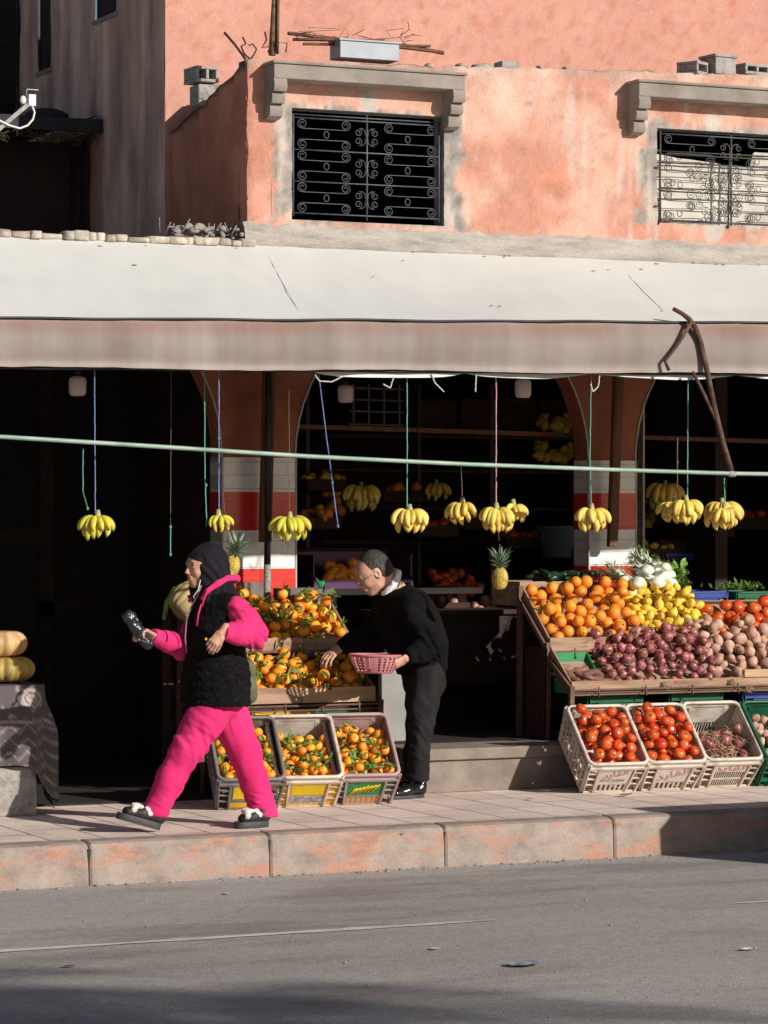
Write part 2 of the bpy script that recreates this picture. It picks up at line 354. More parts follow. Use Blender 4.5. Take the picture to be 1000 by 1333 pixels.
for xa, xb in zip(js, js[1:]):
    xa += .003; xb -= .003; n = 12; prof = [(.0, -.3), (.0, -.2), (.004, -.1), (.008, -.03), (.022, -.006), (.05, .004), (.12, .006), (.17, .006), (.17, -.3)]
    o = len(b.v); yo = .006 * nz(xa * 3.1)
    vs = []
    for i in range(n + 1):
        x = xa + (xb - xa) * ((0, .012)[i] if i < 2 else ((.988, 1)[i - n + 1] if i > n - 2 else i / n)); e = .008 if i in (0, n) else 0
        for k, (y, z) in enumerate(prof):
            chip = max(0, nz(x * 6, k * .3) - .25) * .03 if 3 <= k <= 5 else 0
            vs.append((x, y + yo + chip + (e if k < 6 else 0), z - (e if 3 < k < 8 else 0) - chip * .4))
            cols.append((1, 1, 1) if k < 5 else (.0, .0, .0))
    m = len(prof)
    fs = [(i * m + k, (i + 1) * m + k, (i + 1) * m + k + 1, i * m + k + 1) for i in range(n) for k in range(m - 1)] + [tuple(range(m)), tuple(range(n * m + m - 1, n * m - 1, -1))]
    b.add(vs, fs, 0, False)
tag(obj('kerb', b, MATS['kerb'], cols=cols), 'concrete kerb with worn orange paint along the road', 'kerb', kind='structure')
b = MB(); b.box((-40, .16, -.3), (40, 12, 0)); tag(obj('pavement', b, MATS['paving']), 'pinkish stone paving between kerb and shop', 'pavement', kind='structure')
b = MB(); b.box((js[0], .012, -.3), (js[-1], .16, -.03)); tag(obj('kerb_bedding', b, MATS['dark_brown']), 'dark joint filling between the kerb stones', 'kerb joint', kind='structure')

# ---- building --------------------------------------------------------
YB, YW, YA = 2.30, 3.60, 3.30        # balcony front, upper wall, arcade wall
bx0 = at(322, 200, YB).x; wx0 = at(215, 200, YW).x
w1 = [at(380, 145, YB), at(578, 292, YB)]; w2a = at(855, 168, YB); w2b = at(1042, 292, YB)
W1 = (w1[0].x, w1[1].x, at(480, 290, YB).z, at(480, 146, YB).z); W2 = (w2a.x, w2b.x + .12, at(900, 291, YB).z, at(930, 171, YB).z)
ztop = lambda x: 4.47 + (x - bx0) * .038 + .018 * fbm(x * 3, 1.) + .012 * nz(x * 14)
ZL = 3.46
SAL = (.55, .260, .188); SALP = (.65, .385, .30); GREY = (.30, .27, .245); ORG = (.66, .25, .14)
bld = thing('apartment_building', 'salmon plastered building with walled balcony above the white awning', 'building', (bx0, YW, 0))
def rectd(x, z, r, mx=0, mz=0): return max(r[0] - mx - x, x - r[1] - mx, r[2] - mz - z, z - r[3] - mz)
def bal_col(x, z):
    n = fbm(x * 2.2, z * 2.2, 1); n2 = fbm(x * 6, z * 6, 7, 5); c = mixc(SAL, SALP, sstep(-.35, .35, n + .25 * (z - 4.0)))
    c = mixc(c, ORG, .35 * sstep(.15, .5, fbm(x * 1.6, z * 3.2, 4)) * sstep(4.35, 4.0, z))
    c = mixc(c, (.80, .56, .46), .6 * sstep(.1, .4, fbm(x * 1.9 + 3, z * 2.4, 9)) * sstep(4.1, 4.4, z))
    for r, gx in ((W1, .17), (W2, .17)):
        d = rectd(x, z, r, gx * .7, .02)
        side = d + .11 * n2
        if z > r[3] + .03 and r[0] + .05 < x < r[1] - .05: side = d + .05 + .08 * n2
        if z < r[2] - .02: side += .05
        gq = 1 + .55 * fbm(x * 16, z * 16, 21, 5) + .25 * nz(x * 55, z * 55); gg = mixc(tuple(q * gq for q in GREY), (.52, .42, .36), .6 * sstep(.15, .45, fbm(x * 7, z * 5, 33)))
        c = mixc(gg, c, sstep(-.015, .03, side + .02 * nz(x * 40, z * 40)))
        # whitish run stains beside the concrete
        c = mixc(c, (.62, .54, .48), .55 * sstep(.12, .02, side) * sstep(.0, .35, fbm(x * 18, z * 1.6, 5)))
    c = mixc(c, (.62, .52, .46), .5 * sstep(.12, .5, fbm(x * 22, z * 1.1, 2)) * sstep(2.1, 2.0, abs(x - 2.7) + 1.4))
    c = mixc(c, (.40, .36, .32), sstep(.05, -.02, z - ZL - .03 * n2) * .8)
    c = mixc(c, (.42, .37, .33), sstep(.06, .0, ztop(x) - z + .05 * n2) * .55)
    c = mixc(c, (.55, .5, .45), sstep(.10, .04, math.hypot(x - W2[0] - .42, z - W2[3] - .06) + .03 * n2))
    c = mixc(c, (.5, .45, .4), sstep(.10, .05, math.hypot(x - W2[0] - .42, z - W2[2] + .04) + .03 * n2))
    c = mixc(c, (.5, .46, .42), sstep(.10, .04, math.hypot(x - (W1[0] + W1[1]) / 2, z - W1[3] - .07) + .03 * n2))
    g = .93 + .12 * n2 + .10 * nz(x * 38, z * 38, 3); c = mixc(c, (.38, .18, .13), .5 * sstep(.66, .78, fbm(x * 17, z * 17, 40, 3))); return tuple(min(.9, q * g) for q in c)
b = MB(); cols = []
xs = lin(bx0, 7.5, .028, (W1[0], W1[1], W2[0], W2[1])); zs = lin(3.30, 4.62, .028, (W1[2], W1[3], W2[2], W2[3]))
def bal_disp(x, z):
    d = min(rectd(x, z, W1, .10, .02), rectd(x, z, W2, .11, .02))
    return .006 * fbm(x * 5, z * 5) + .008 * sstep(.03, -.02, d) * (.5 + fbm(x * 14, z * 14)) - (.012 * sstep(.02, 0, x - bx0))
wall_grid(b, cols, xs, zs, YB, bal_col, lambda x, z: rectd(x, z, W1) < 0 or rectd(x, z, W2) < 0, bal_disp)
b.v = [((x + .014 * nz(z * 18, 2) + .006 * nz(z * 50) if x < bx0 + .001 else x), y, min(z, ztop(x))) for x, y, z in b.v]
# back face and coping
n0 = len(b.v); wall_grid(b, cols, lin(bx0, 7.5, .12), [3.3, 4.0, 4.3], YB + .14, lambda x, z: SAL)
for i, x in enumerate(xs): b.v.append((x, YB, ztop(x))); b.v.append((x, YB + .14, ztop(x) + .008 * nz(x * 8, 3))); cols += [(.55, .42, .35)] * 2; b.v.append((x, YB + .14, 3.3)); cols.append(SAL)
n1 = len(b.v) - 3 * len(xs)
for i in range(len(xs) - 1):
    a = n1 + 3 * i; b.f.append((a, a + 3, a + 4, a + 1)); b.mi.append(0); b.sm.append(True)
    b.f.append((a + 1, a + 4, a + 5, a + 2)); b.mi.append(0); b.sm.append(True)
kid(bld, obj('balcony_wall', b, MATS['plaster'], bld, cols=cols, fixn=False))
# balcony left wall (sloping top, in shade)
b = MB(); cols = []
ys = lin(YB, YW, .04); zt2 = lambda y: 4.47 - (y - YB) / (YW - YB) * .30 + .015 * fbm(y * 6) + .012 * nz(y * 22)
zs2 = lin(3.3, 4.5, .05)
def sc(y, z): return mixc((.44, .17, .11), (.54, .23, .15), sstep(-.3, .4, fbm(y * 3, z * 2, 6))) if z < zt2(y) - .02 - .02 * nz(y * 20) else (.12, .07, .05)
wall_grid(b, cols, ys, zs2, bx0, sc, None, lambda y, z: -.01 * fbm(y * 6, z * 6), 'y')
n = len(b.v); b.v = [(x, y, min(z, zt2(y))) for x, y, z in b.v]
m = len(ys)
for y in ys: b.v += [(bx0, y, zt2(y)), (bx0 + .16, y, zt2(y) + .01 * nz(y * 9, 2)), (bx0 + .16, y, 3.3)]; cols += [(.30, .2, .16)] * 3
for i in range(m - 1):
    a = n + 3 * i
    for f in ((a, a + 3, a + 4, a + 1), (a + 1, a + 4, a + 5, a + 2)): b.f.append(f); b.mi.append(0); b.sm.append(True)
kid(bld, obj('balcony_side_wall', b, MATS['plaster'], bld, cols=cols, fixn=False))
# upper wall
b = MB(); cols = []
def uw(x, z):
    c = mixc((.555, .275, .212), (.59, .305, .238), sstep(-.4, .4, fbm(x * 1.2, z * 1.2, 2))); p = fbm(x * 11, z * 11, 3, 5)
    c = mixc(c, (.46, .15, .09), .4 * sstep(.26, .42, p)); c = mixc(c, (.66, .38, .29), .15 * sstep(.2, .45, fbm(x * 14, z * 12, 12)))
    return c
wall_grid(b, cols, lin(wx0, 9, .04), lin(3.3, 6.6, .04), YW, uw, None, lambda x, z: .006 * fbm(x * 2.5, z * 2.5, 0) + .0012 * nz(x * 22, z * 22))
b.box((wx0 + .02, YW + .03, 3.3), (9, YW + .12, 6.6)); cols += [(.5, .25, .18)] * 8
kid(bld, obj('upper_wall', b, MATS['rough_plaster'], bld, cols=cols, fixn=False))
# shaded gable wall going back from the corner, with window slits and holes
YE = YW + (at(28, 100, 6).x - 0) * 0 + 2.55
def yat(px, X):      # depth at which the line of sight through px meets the plane x=X
    d = WV + RV * ((px - 500) / F); t = (X - CAM.x) / d.x; return CAM.y + t * d.y
def zat(px, py, X):
    d = WV + RV * ((px - 500) / F) + Vector((0, 0, (HZ - py) / F)); return (CAM + d * ((X - CAM.x) / d.x)).z
YE = yat(26, wx0); s1 = (yat(66, wx0), yat(50, wx0), zat(58, 90, wx0), 6.2); s2 = (yat(152, wx0), yat(124, wx0), zat(138, 20, wx0), 6.2)
b = MB(); cols = []
gy = lin(YW, 9.5, .08, (s1[0], s1[1], s2[0], s2[1], YE)); gz = lin(3.3, 6.6, .1, (s1[2], s2[2], 6.2, zat(26, 112, wx0)))
zlow = zat(26, 112, wx0)
def gcol(y, z):
    c = mixc((.50, .40, .36), (.78, .66, .60), sstep(-.4, .4, fbm(y * 3.5, z * .5, 8))); c = mixc(c, (.32, .28, .27), .6 * sstep(0, .5, fbm(y * 5, z * 1.4, 3)))
    return mixc(c, (.42, .20, .14), sstep(5.1, 4.3, z + .5 * (y - 4.2)) * .8 * sstep(4.6, 5.2, y))
wall_grid(b, cols, gy, gz, wx0, gcol, lambda y, z: (s1[0] < y < s1[1] and s1[2] < z < s1[3]) or (s2[0] < y < s2[1] and s2[2] < z < s2[3]) or (y > YE and z > zlow), lambda y, z: .012 * fbm(y * 4, z * 4), 'y')
mat('shaded_render', [(.72, .58, .52), (1.05, .86, .78), (1.3, 1.08, .98)], scale=3, stretch=(1, 2, .4), rough=.95, bump=.6, bscale=22, attr=True, fine=.12, finescale=35, bdist=.02)
kid(bld, obj('gable_wall', b, MATS['shaded_render'], bld, cols=cols, fixn=False))
for s in (s1, s2):
    b = MB(); b.box((wx0 + .02, s[0] - .02, s[2] - .02), (wx0 + .3, s[1] + .02, s[3] + .02)); wn_ = kid(bld, obj('window', b, MATS['black_and_shade'], bld))
    b = MB(); b.box((wx0 - .01, s[0] - .04, s[2] - .035), (wx0 + .02, s[1] + .04, s[2] - .004)); obj('sill', b, MATS['smooth_cement'], wn_)
# terrace floor, soffit and cement ledge
b = MB(); b.box((-6, YB + .01, 3.18), (9, 9.5, 3.36)); kid(bld, obj('terrace_slab', b, MATS['smooth_cement'], bld))
b = MB(); cols = []
xs2 = lin(bx0 - .03, 7.5, .03)
prof = [(.0, -.10), (-.040, -.10), (-.042, -.02), (-.026, .05), (.004, .085)]
for x in xs2:
    k = 1 + .25 * fbm(x * 4, 2)
    for i, (y, z) in enumerate(prof):
        b.v.append((x, YB + y * k + .007 * fbm(x * 8, i * 2.), 3.40 + z * (1 + .3 * fbm(x * 5, i)) + (.02 * nz(x * 20) if i > 2 else 0)))
m = len(prof)
for i in range(len(xs2) - 1):
    for k in range(m - 1): b.f.append((i * m + k, (i + 1) * m + k, (i + 1) * m + k + 1, i * m + k + 1)); b.mi.append(0); b.sm.append(True)
kid(bld, obj('cement_ledge', b, MATS['ledge_cement'], bld, fixn=False))
# window reveals, dark rooms, lintels with brackets
def window(W, name='window'):
    x0, x1, z0, z1 = W; D = .16; b = MB()
    for a, c in (((x0 - .03, YB + .015, z0 - .03), (x0, YB + D, z1 + .03)), ((x1, YB + .015, z0 - .03), (x1 + .03, YB + D, z1 + .03)),
                 ((x0, YB + .015, z1), (x1, YB + D, z1 + .03)), ((x0, YB + .015, z0 - .03), (x1, YB + D, z0))): b.box(a, c)
    f = kid(bld, obj('window', b, MATS['cement'], bld))
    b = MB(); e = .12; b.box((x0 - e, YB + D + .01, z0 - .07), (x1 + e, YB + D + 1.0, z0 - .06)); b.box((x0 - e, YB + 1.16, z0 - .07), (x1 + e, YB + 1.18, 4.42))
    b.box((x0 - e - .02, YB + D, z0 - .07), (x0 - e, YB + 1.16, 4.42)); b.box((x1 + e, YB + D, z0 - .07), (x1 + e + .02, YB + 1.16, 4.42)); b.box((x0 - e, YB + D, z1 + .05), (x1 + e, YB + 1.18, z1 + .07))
    obj('dark_room', b, MATS['black_and_shade'], f); return f
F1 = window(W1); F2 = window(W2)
def lintel(xa, xb, ztopp, name='lintel'):
    b = MB(); h = .09; p = .15; ya = YB - p; y1 = YB + .01
    b.box((xa, ya, ztopp - h), (xb, y1, ztopp)); b.box((xa - .012, ya - .015, ztopp), (xb + .012, y1, ztopp + .018))
    lt = kid(bld, obj('lintel', b, MATS['smooth_cement'], bld, bev=.006))
    ends = [(xa, xa + .085)] + ([(xb - .085, xb)] if xb < 3.4 else [])
    for (a, c) in ends:
        pr = [(YB + .01, ztopp - h), (ya + .004, ztopp - h)]
        z = ztopp - h - .002; y = ya + .004
        for k, (pp, hh) in enumerate(((.0, .075), (.035, .07), (.07, .075))):
            yy = ya + .004 + pp; zz = z - hh
            for q in range(6):
                t = q / 5 * math.pi; pr.append((yy - .012 * math.sin(t) , z - hh * q / 5))
            z = zz
        pr += [(YB - .03, z - .015), (YB + .01, z - .015)]
        b = MB(); n = len(pr); vs = [(a, q[0], q[1]) for q in pr] + [(c, q[0], q[1]) for q in pr]
        b.add(vs, [tuple(range(n)), tuple(range(2 * n - 1, n - 1, -1))] + [(i, n + i, n + (i + 1) % n, (i + 1) % n) for i in range(n)])
        obj('bracket', b, MATS['smooth_cement'], lt)
lz = at(480, 97, YB - .15).z
lintel(at(357, 90, YB - .15).x, at(606, 90, YB - .15).x, at(480, 90, YB - .15).z)
lintel(at(832, 110, YB - .15).x, 5.6, at(900, 111, YB - .15).z)
# ---- wrought iron grilles
def spiral(c, r, a0, turns, sgn, n=16):
    return [(c[0] + r * (1 - .72 * i / n) * math.cos(a0 + sgn * turns * 2 * math.pi * i / n), c[1] + r * (1 - .72 * i / n) * math.sin(a0 + sgn * turns * 2 * math.pi * i / n)) for i in range(n + 1)]
def grille(x0, x1, z0, z1, Y, m, parent, skew=0., rows=3, name='grille', bars=.006, tilt=0.):
    b = MB(); xm = (x0 + x1) / 2; H = z1 - z0
    def P(x, z, dy=0): return (x + tilt * (z - z0), Y + dy, z + skew * (x - x0))
    def ln(a, c, r, dy=0): b.tube([P(*a, dy), P(*c, dy)], r, 6)
    ln((x0, z0 - .02), (x0, z1 + .02), bars); ln((x1, z0 - .02), (x1, z1 + .02), bars); ln((xm, z0 - .03), (xm, z1 + .04), bars)
    ln((x0, z1 + .02), (x1, z1 + .02), bars * .8)
    for k in range(rows + 1): ln((x0, z0 + H * k / rows), (x1, z0 + H * k / rows), bars * .8)
    h = H / rows; r = h * .16; t = .0027
    for k in range(rows):
        za = z0 + H * k / rows; zm = za + h / 2
        for sd in (-1, 1):
            xe = x0 if sd < 0 else x1                     # outer end
            cw = (xm - x0)
            xi = xm + sd * cw * .235                      # inner end of the long scrolls
            for ud in (-1, 1):
                zr = zm + ud * h * .5 - ud * r * 1.15       # centre of the curls
                zl = zm + ud * h * .17
                lo, hi = (xe + .028, xi) if sd < 0 else (xi, xe - .028)
                L_ = spiral((lo + r, zr), r, math.pi * 1.0, 1.45, -ud * 1.0); R2 = spiral((hi - r, zr), r, 0, 1.45, ud * 1.0)
                def arc(cx, s):
                    return [(cx + s * (r * 1.0) * math.cos(q * math.pi / 2), zr - ud * ((zr - zl) * ud) * math.sin(q * math.pi / 2)) for q in (0, .33, .66)]
                pts = list(reversed(L_)) + [(lo, (zr + zl) / 2 + ud * .004), (lo + r * .5, zl + ud * .003), (lo + r * 1.3, zl), (hi - r * 1.3, zl), (hi - r * .5, zl + ud * .003), (hi, (zr + zl) / 2 + ud * .004)] + R2
                b.tube([P(*p, -.006) for p in pts], t, 5)
            cx = (xe + xi) / 2 - sd * .03
            b.tube([P(cx + .017 * math.cos(q * math.pi / 7), zm + .021 * math.sin(q * math.pi / 7), -.006) for q in range(14)], t * 1.1, 5, closed=True)
            # C scrolls beside the middle bar
            c1 = (xm + sd * cw * .115, zm + h * .145); c2 = (xm + sd * cw * .115, zm - h * .145); rr = h * .15
            S1 = spiral(c1, rr * .9, math.pi / 2 if sd > 0 else math.pi / 2, 1.4, sd * 1.0, 18); S2 = spiral(c2, rr * .9, -math.pi / 2, 1.4, -sd * 1.0, 18)
            side = [(xm + sd * .012, zm + h * .2), (xm + sd * .006, zm), (xm + sd * .012, zm - h * .2)]
            b.tube([P(*p, .004) for p in list(reversed(S1)) + [(xm + sd * .03, zm + h * .27)] + side + [(xm + sd * .03, zm - h * .27)] + S2], t, 5)
    # ties into the wall
    for (x, s) in ((x0, -1), (x1, 1)):
        for z in (z0 + H * .22, z0 + H * .8): b.tube([P(x, z), P(x + s * .035, z)], .006, 6)
    return obj(name, b, m, parent)
grille(W1[0] + .022, W1[1] - .02, W1[2] + .045, W1[3] - .055, YB + .03, MATS['wrought_iron'], F1)
grille(W2[0] + .045, W2[1] - .1, W2[2] + .02, W2[3] - .03, YB + .03, MATS['wrought_iron'], F2)
# a second loose grille standing behind with a pale sheet
mat('pale_sheet', [(.42, .39, .34), (.56, .53, .47), (.62, .59, .53)], scale=3, rough=.9, bump=.6, bscale=5, bdist=.03)
sh = MB(); x0, x1, z0, z1 = W2; nn = 90
zt = lambda u: z1 - .155 - .05 * min(1, u / .5) + .005 * nz(u * 9) + (.10 * sstep(.61, .64, u))
for i in range(nn + 1):
    u = i / nn; x = x0 + .03 + (x1 - x0 - .0) * u
    for k in range(9):
        v = k / 8; zz = z0 - .02 + (zt(u) - z0 + .02) * v; sh.v.append((x + .008 * nz(v * 4, 3), YB + .11 + .014 * fbm(u * 5, v * 3), zz))
for i in range(nn):
    for k in range(8): sh.f.append((i * 9 + k, i * 9 + 9 + k, i * 9 + 10 + k, i * 9 + k + 1)); sh.mi.append(0); sh.sm.append(True)
tag(obj('cloth_sheet', sh, MATS['pale_sheet']), 'pale cream sheet hung behind the grille of the right window', 'sheet')
g2 = grille(W2[0] + .01, W2[1] - .16, W2[2] + .005, W2[3] - .17, YB - .012, MATS['dark_iron'], None, rows=2, name='window_grille', skew=.006, tilt=.02)
tag(g2, 'loose dark iron scroll grille leaning against the right window', 'grille')
# ---- arcade: arches and tiled pillars
P1 = (at(290, 650, YA).x, at(383, 650, YA).x); P2 = (at(767, 650, YA).x, at(826, 650, YA).x)
ZS = at(500, 597, YA).z
A = []
A2 = (P1[1], P2[0]); r2 = (A2[1] - A2[0]) / 2
A1 = (P1[0] - 2 * r2 * 1.05, P1[0]); A3 = (P2[1], P2[1] + 2 * r2 * 1.0)
xL, xR = A1[0] - .5, A3[1] + .5; TW = .20
b = MB(); TR = []
def spandrel(xa, xb, side_l, side_r, ztopv):
    """solid wall between two arches, outline built from quarter arcs"""
    pts = []
    n = 14
    if side_l:   # its left edge is the right half of arch side_l
        a, c = side_l; r = (c - a) / 2; cx = (a + c) / 2
        L_ = [(cx + r * math.cos(q * math.pi / 2 / n), ZS + min(r * math.sin(q * math.pi / 2 / n), ztopv - ZS - .03)) for q in range(n + 1)]
    else: L_ = [(xa, ZS), (xa, ztopv - .03)]
    if side_r:
        a, c = side_r; r = (c - a) / 2; cx = (a + c) / 2
        Rr = [(cx - r * math.cos(q * math.pi / 2 / n), ZS + min(r * math.sin(q * math.pi / 2 / n), ztopv - ZS - .03)) for q in range(n + 1)]
    else: Rr = [(xb, ZS), (xb, ztopv - .03)]
    poly = L_ + [(L_[-1][0], ztopv), (Rr[-1][0], ztopv)] + list(reversed(Rr))
    b.prism(poly, YA, YA + TW)
    for arc, s in ((L_, -1), (Rr, 1)):
        if len(arc) > 3:
            tr = MB(); TR.append(tr)
            for p, q in zip(arc, arc[1:]):
                tr.add([(p[0] + s * -.0, YA - .006, p[1]), (q[0], YA - .006, q[1]), (q[0] + s * .012, YA - .006, q[1]), (p[0] + s * .012, YA - .006, p[1]),
                        (p[0] - s * .004, YA + TW + .004, p[1]), (q[0] - s * .004, YA + TW + .004, q[1]), (p[0] - s * .004, YA - .006, p[1]), (q[0] - s * .004, YA - .006, q[1])],
                       [(0, 1, 2, 3), (6, 7, 5, 4)])
ZT = 3.18
spandrel(xL, A1[0], None, A1, ZT); spandrel(*P1, A1, A2, ZT); spandrel(*P2, A2, A3, ZT); spandrel(A3[1], xR, A3, None, ZT)
b.box((xL - 3, YA, ZT - .0), (xR + 3, YA + TW, ZT + .005)); 
arc = thing('arcade', 'row of brown painted arches on tiled pillars around the shop openings', 'arcade', (P1[0], YA, 0))
kid(arc, obj('arch_wall', b, MATS['arch_paint'], arc)); [kid(arc, obj('arch_edge', tr, MATS['arch_trim'], arc, fixn=False)) for tr in TR]
zr = [at(500, y, YA).z for y in (641, 690, 739)]
def pillar(xa, xb):
    p = MB(); q = MB(); y0 = YA - .012; y1 = YA + TW + .012; x0, x1 = xa - .002, xb + .002
    p.box((x0, y0, .0), (x1, y1, ZS)); g = .003; q.box((x0 - g, y0 - g, zr[1]), (x1 + g, y1 + g, zr[0])); q2 = MB(); q2.box((x0 - g, y0 - g, zr[2] - .62), (x1 + g, y1 + g, zr[2]))
    pi = kid(arc, obj('pillar', p, MATS['white_tile'], arc)); obj('red_tile_band', q, MATS['red_tile'], pi); obj('red_tile_band', q2, MATS['red_tile'], pi)
    for (u0, u1) in ((xb + .002, xb + .012), (xa - .012, xa - .002)): e = MB(); e.box((u0, y0 - .006, .1), (u1, y0 + .016, ZS)); obj('edge_trim', e, MATS['arch_trim'], pi)
pillar(*P1); pillar(*P2); pillar(xL, A1[0]); pillar(A3[1], xR)
# rooms behind
b = MB(); YBK = 6.6
b.box((xL - 3, YBK, 0), (xR + 3, YBK + .1, 3.2)); b.box((xL - 3.1, YA + TW, 0), (xL - 3, YBK, 3.2)); b.box((xR + 3, YA + TW, 0), (xR + 3.1, YBK, 3.2))
b.box((xL - 3, YA, 0), (xL, YA + TW, 3.2)); b.box((xR, YA, 0), (xR + 3, YA + TW, 3.2))
b.box((P1[0] + .12, YA + TW + .02, 0), (P1[0] + .24, YBK, 3.2)); b.box((P2[0] + 1.3, YA + TW + .3, 0), (P2[0] + 1.4, YBK, 3.2)); b.box((xL - 3, YB + .1, 3.14), (xR + 3, YBK, 3.175))
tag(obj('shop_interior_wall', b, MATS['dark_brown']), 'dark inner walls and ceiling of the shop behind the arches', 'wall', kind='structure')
b = MB(); b.box((xL - 3, 2.0, .002), (P1[0] + .12, YBK, .012)); b.box((P1[0] + .13, 2.35, .264), (xR + 2, YBK, .268)); tag(obj('shop_floor', b, MATS['black_and_shade']), 'floor inside the shop openings with shade put into its black colour', 'floor', kind='structure')  # black sheet over paving and step, shade put into its colour
b = MB(); sx = at(548, 1000, 1.8).x; b.box((sx, 1.86, 0), (xR + 2, YBK, .262)); b.box((sx - .02, 1.80, .20), (xR + 2, 1.86, .27)); b.box((sx, 1.83, 0), (xR + 2, 1.86, .20))
tag(obj('doorstep', b, MATS['step_stone'], bev=.006), 'low stone step at the shop front behind the man', 'step', kind='structure')
# closed doors in the left shop
b = MB(); dt = thing('wooden_door', 'dark closed double door at the back of the left shop', 'door', (-2, 5.2, 0))
b.box((-5.0, 5.2, 0), (P1[0] + .11, 5.24, 3.1)); kid(dt, obj('door_leaf', b, MATS['black_and_shade'], dt))
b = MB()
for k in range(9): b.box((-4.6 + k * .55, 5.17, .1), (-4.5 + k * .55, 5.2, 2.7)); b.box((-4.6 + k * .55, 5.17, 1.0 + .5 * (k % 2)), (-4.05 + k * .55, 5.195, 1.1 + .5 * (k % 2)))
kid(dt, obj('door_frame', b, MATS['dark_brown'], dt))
# poles in front of the pillars
b = MB(); y = YA - .14
b.beam(at(352, 470, y) + Vector((0, 0, .3)), at(345, 706, y), .075, .05, up=(0, 1, 0)); tag(obj('wooden_post', b, MATS['pole_wood'], bev=.004), 'flat brown wooden post hanging in front of the left tiled pillar', 'post')
b = MB(); b.tube([at(350, 440, y - .08) + Vector((0, 0, .2)), at(348, 735, y - .08)], .022, 10); b.tube([at(348, 735, y - .08), (at(348, 735, y - .08).x, y - .08, 0)], .023, 10, 1)
tag(obj('metal_pipe', b, [MATS['black_pipe'], MATS['peeling_pipe']]), 'black vertical pipe with peeling pale lower half at left pillar', 'pipe')
b = MB(); b.beam(at(808, 440, y) + Vector((0, 0, .2)), at(797, 712, y), .065, .05, up=(0, 1, 0)); tag(obj('wooden_post', b, MATS['pole_wood'], bev=.006), 'thick brown wooden beam end hanging in front of the right tiled pillar', 'post')
b = MB(); b.beam(at(385, 555, YA + .35), at(1010, 575, YA + .35), .03, .03); tag(obj('hanging_rail', b, MATS['pole_wood']), 'thin brown rail running across under the arches', 'rail')
b = MB(); b.beam(at(838, 470, YA + .1), at(838, 800, YA + .1), .012, .012, up=(0, 1, 0)); b.box((at(800, 600, YA + .12).x + .19, YA + .12, .2), (at(838, 600, YA + .12).x, YA + .5, 3.0), 1)
mat('speckled_stone', [(.015, .014, .013), (.05, .045, .04), (.10, .09, .08)], scale=14, rough=.5)
tag(obj('stone_column', b, [MATS['arch_trim'], MATS['speckled_stone']]), 'dark speckled stone column with pale metal edge right of the right pillar', 'column')

# ---- awning -----------------------------------------------------------
YF = .92
aw = thing('awning', 'long off white canvas awning with dirty pinkish valance over the shop front', 'awning', (1, YF, 2.6))
zf0, zf1 = at(0, 415, YF), at(1000, 421, YF); zb0, zb1 = at(0, 478, YF), at(1000, 487, YF)
zt0, zt1 = at(0, 307, YB - .06), at(1000, 346, YB - .06)
def lerpz(p, q, x): return p.z + (q.z - p.z) * (x - p.x) / (q.x - p.x)
b = MB(); xs = lin(-4.2, 8.4, .05); nv = 22
for x in xs:
    for k in range(nv + 1):
        v = k / nv; z = lerpz(zt0, zt1, x) * (1 - v) + lerpz(zf0, zf1, x) * v; y = (YB - .045) * (1 - v) + YF * v
        sag = -.018 * math.sin(math.pi * v) * (1 + .3 * math.sin(x * 2.1)) + .006 * fbm(x * 1.4, v * 2.5, 3) + .004 * abs(fbm(x * 3.5 + v * 2, v * 2., 9)) + .003 * nz(x * .8 + v * 6, v * 2) * math.sin(math.pi * v)
        sag += -.008 * math.exp(-((x - (-0.15 + v * .32)) / .03) ** 2) * math.sin(math.pi * v) - .007 * math.exp(-((x - (2.3 + v * .5)) / .03) ** 2) * sstep(0, .2, v)
        b.v.append((x, y, z + sag))
for i in range(len(xs) - 1):
    for k in range(nv): a = i * (nv + 1) + k; b.f.append((a, a + 1, a + nv + 2, a + nv + 1)); b.mi.append(0); b.sm.append(True)
kid(aw, obj('canvas', b, MATS['awning_canvas'], aw, fixn=False))
b = MB(); cols = []; nv = 14
for x in xs:
    for k in range(nv + 1):
        v = k / nv; z = (lerpz(zf0, zf1, x) - .004) * (1 - v) + (lerpz(zb0, zb1, x) + .006 * math.sin(x * 3.1) + .004 * nz(x * 7)) * v
        y = YF - .012 - .02 * math.sin(math.pi * v) - .012 * v * math.sin(x * 5.5 + 2 * nz(x)) - .010 * fbm(x * 3, v)
        b.v.append((x, y, z))
        c = 1.05 + .18 * sstep(-.2, .4, fbm(x * 2.0, 3)); st = sstep(.0, .7, fbm(x * 7, v * .4, 6)); cc = mixc((c, c, c), (1.12, .88, .80), .5 * st)
        cc = mixc(cc, (1.02, .70, .58), .62 * sstep(.42, .16, v) * (.55 + .9 * max(0, .5 + fbm(x * 1.6, 8)))); cc = mixc(cc, (1.5, 1.35, 1.28), .5 * sstep(.07, .02, v))
        if v > .82: cc = mixc(cc, (1.75, 1.75, 1.72), sstep(.82, .92, v))
        cols.append(cc)
for i in range(len(xs) - 1):
    for k in range(nv): a = i * (nv + 1) + k; b.f.append((a, a + 1, a + nv + 2, a + nv + 1)); b.mi.append(0); b.sm.append(True)
kid(aw, obj('valance', b, MATS['valance_canvas'], aw, cols=cols, fixn=False))
b = MB(); b.tube([(x, YF - .018, lerpz(zf0, zf1, x) + .004 + .006 * nz(x * 2)) for x in xs], .008, 6); b.tube([(x, YF + .03, lerpz(zb0, zb1, x) + .0 + .004 * nz(x * 3)) for x in xs], .011, 6)
kid(aw, obj('hem_cord', b, MATS['black_pipe'], aw))
def on_awning(x, v, up=.004):
    return Vector((x, (YB - .045) * (1 - v) + YF * v, lerpz(zt0, zt1, x) * (1 - v) + lerpz(zf0, zf1, x) * v + up))
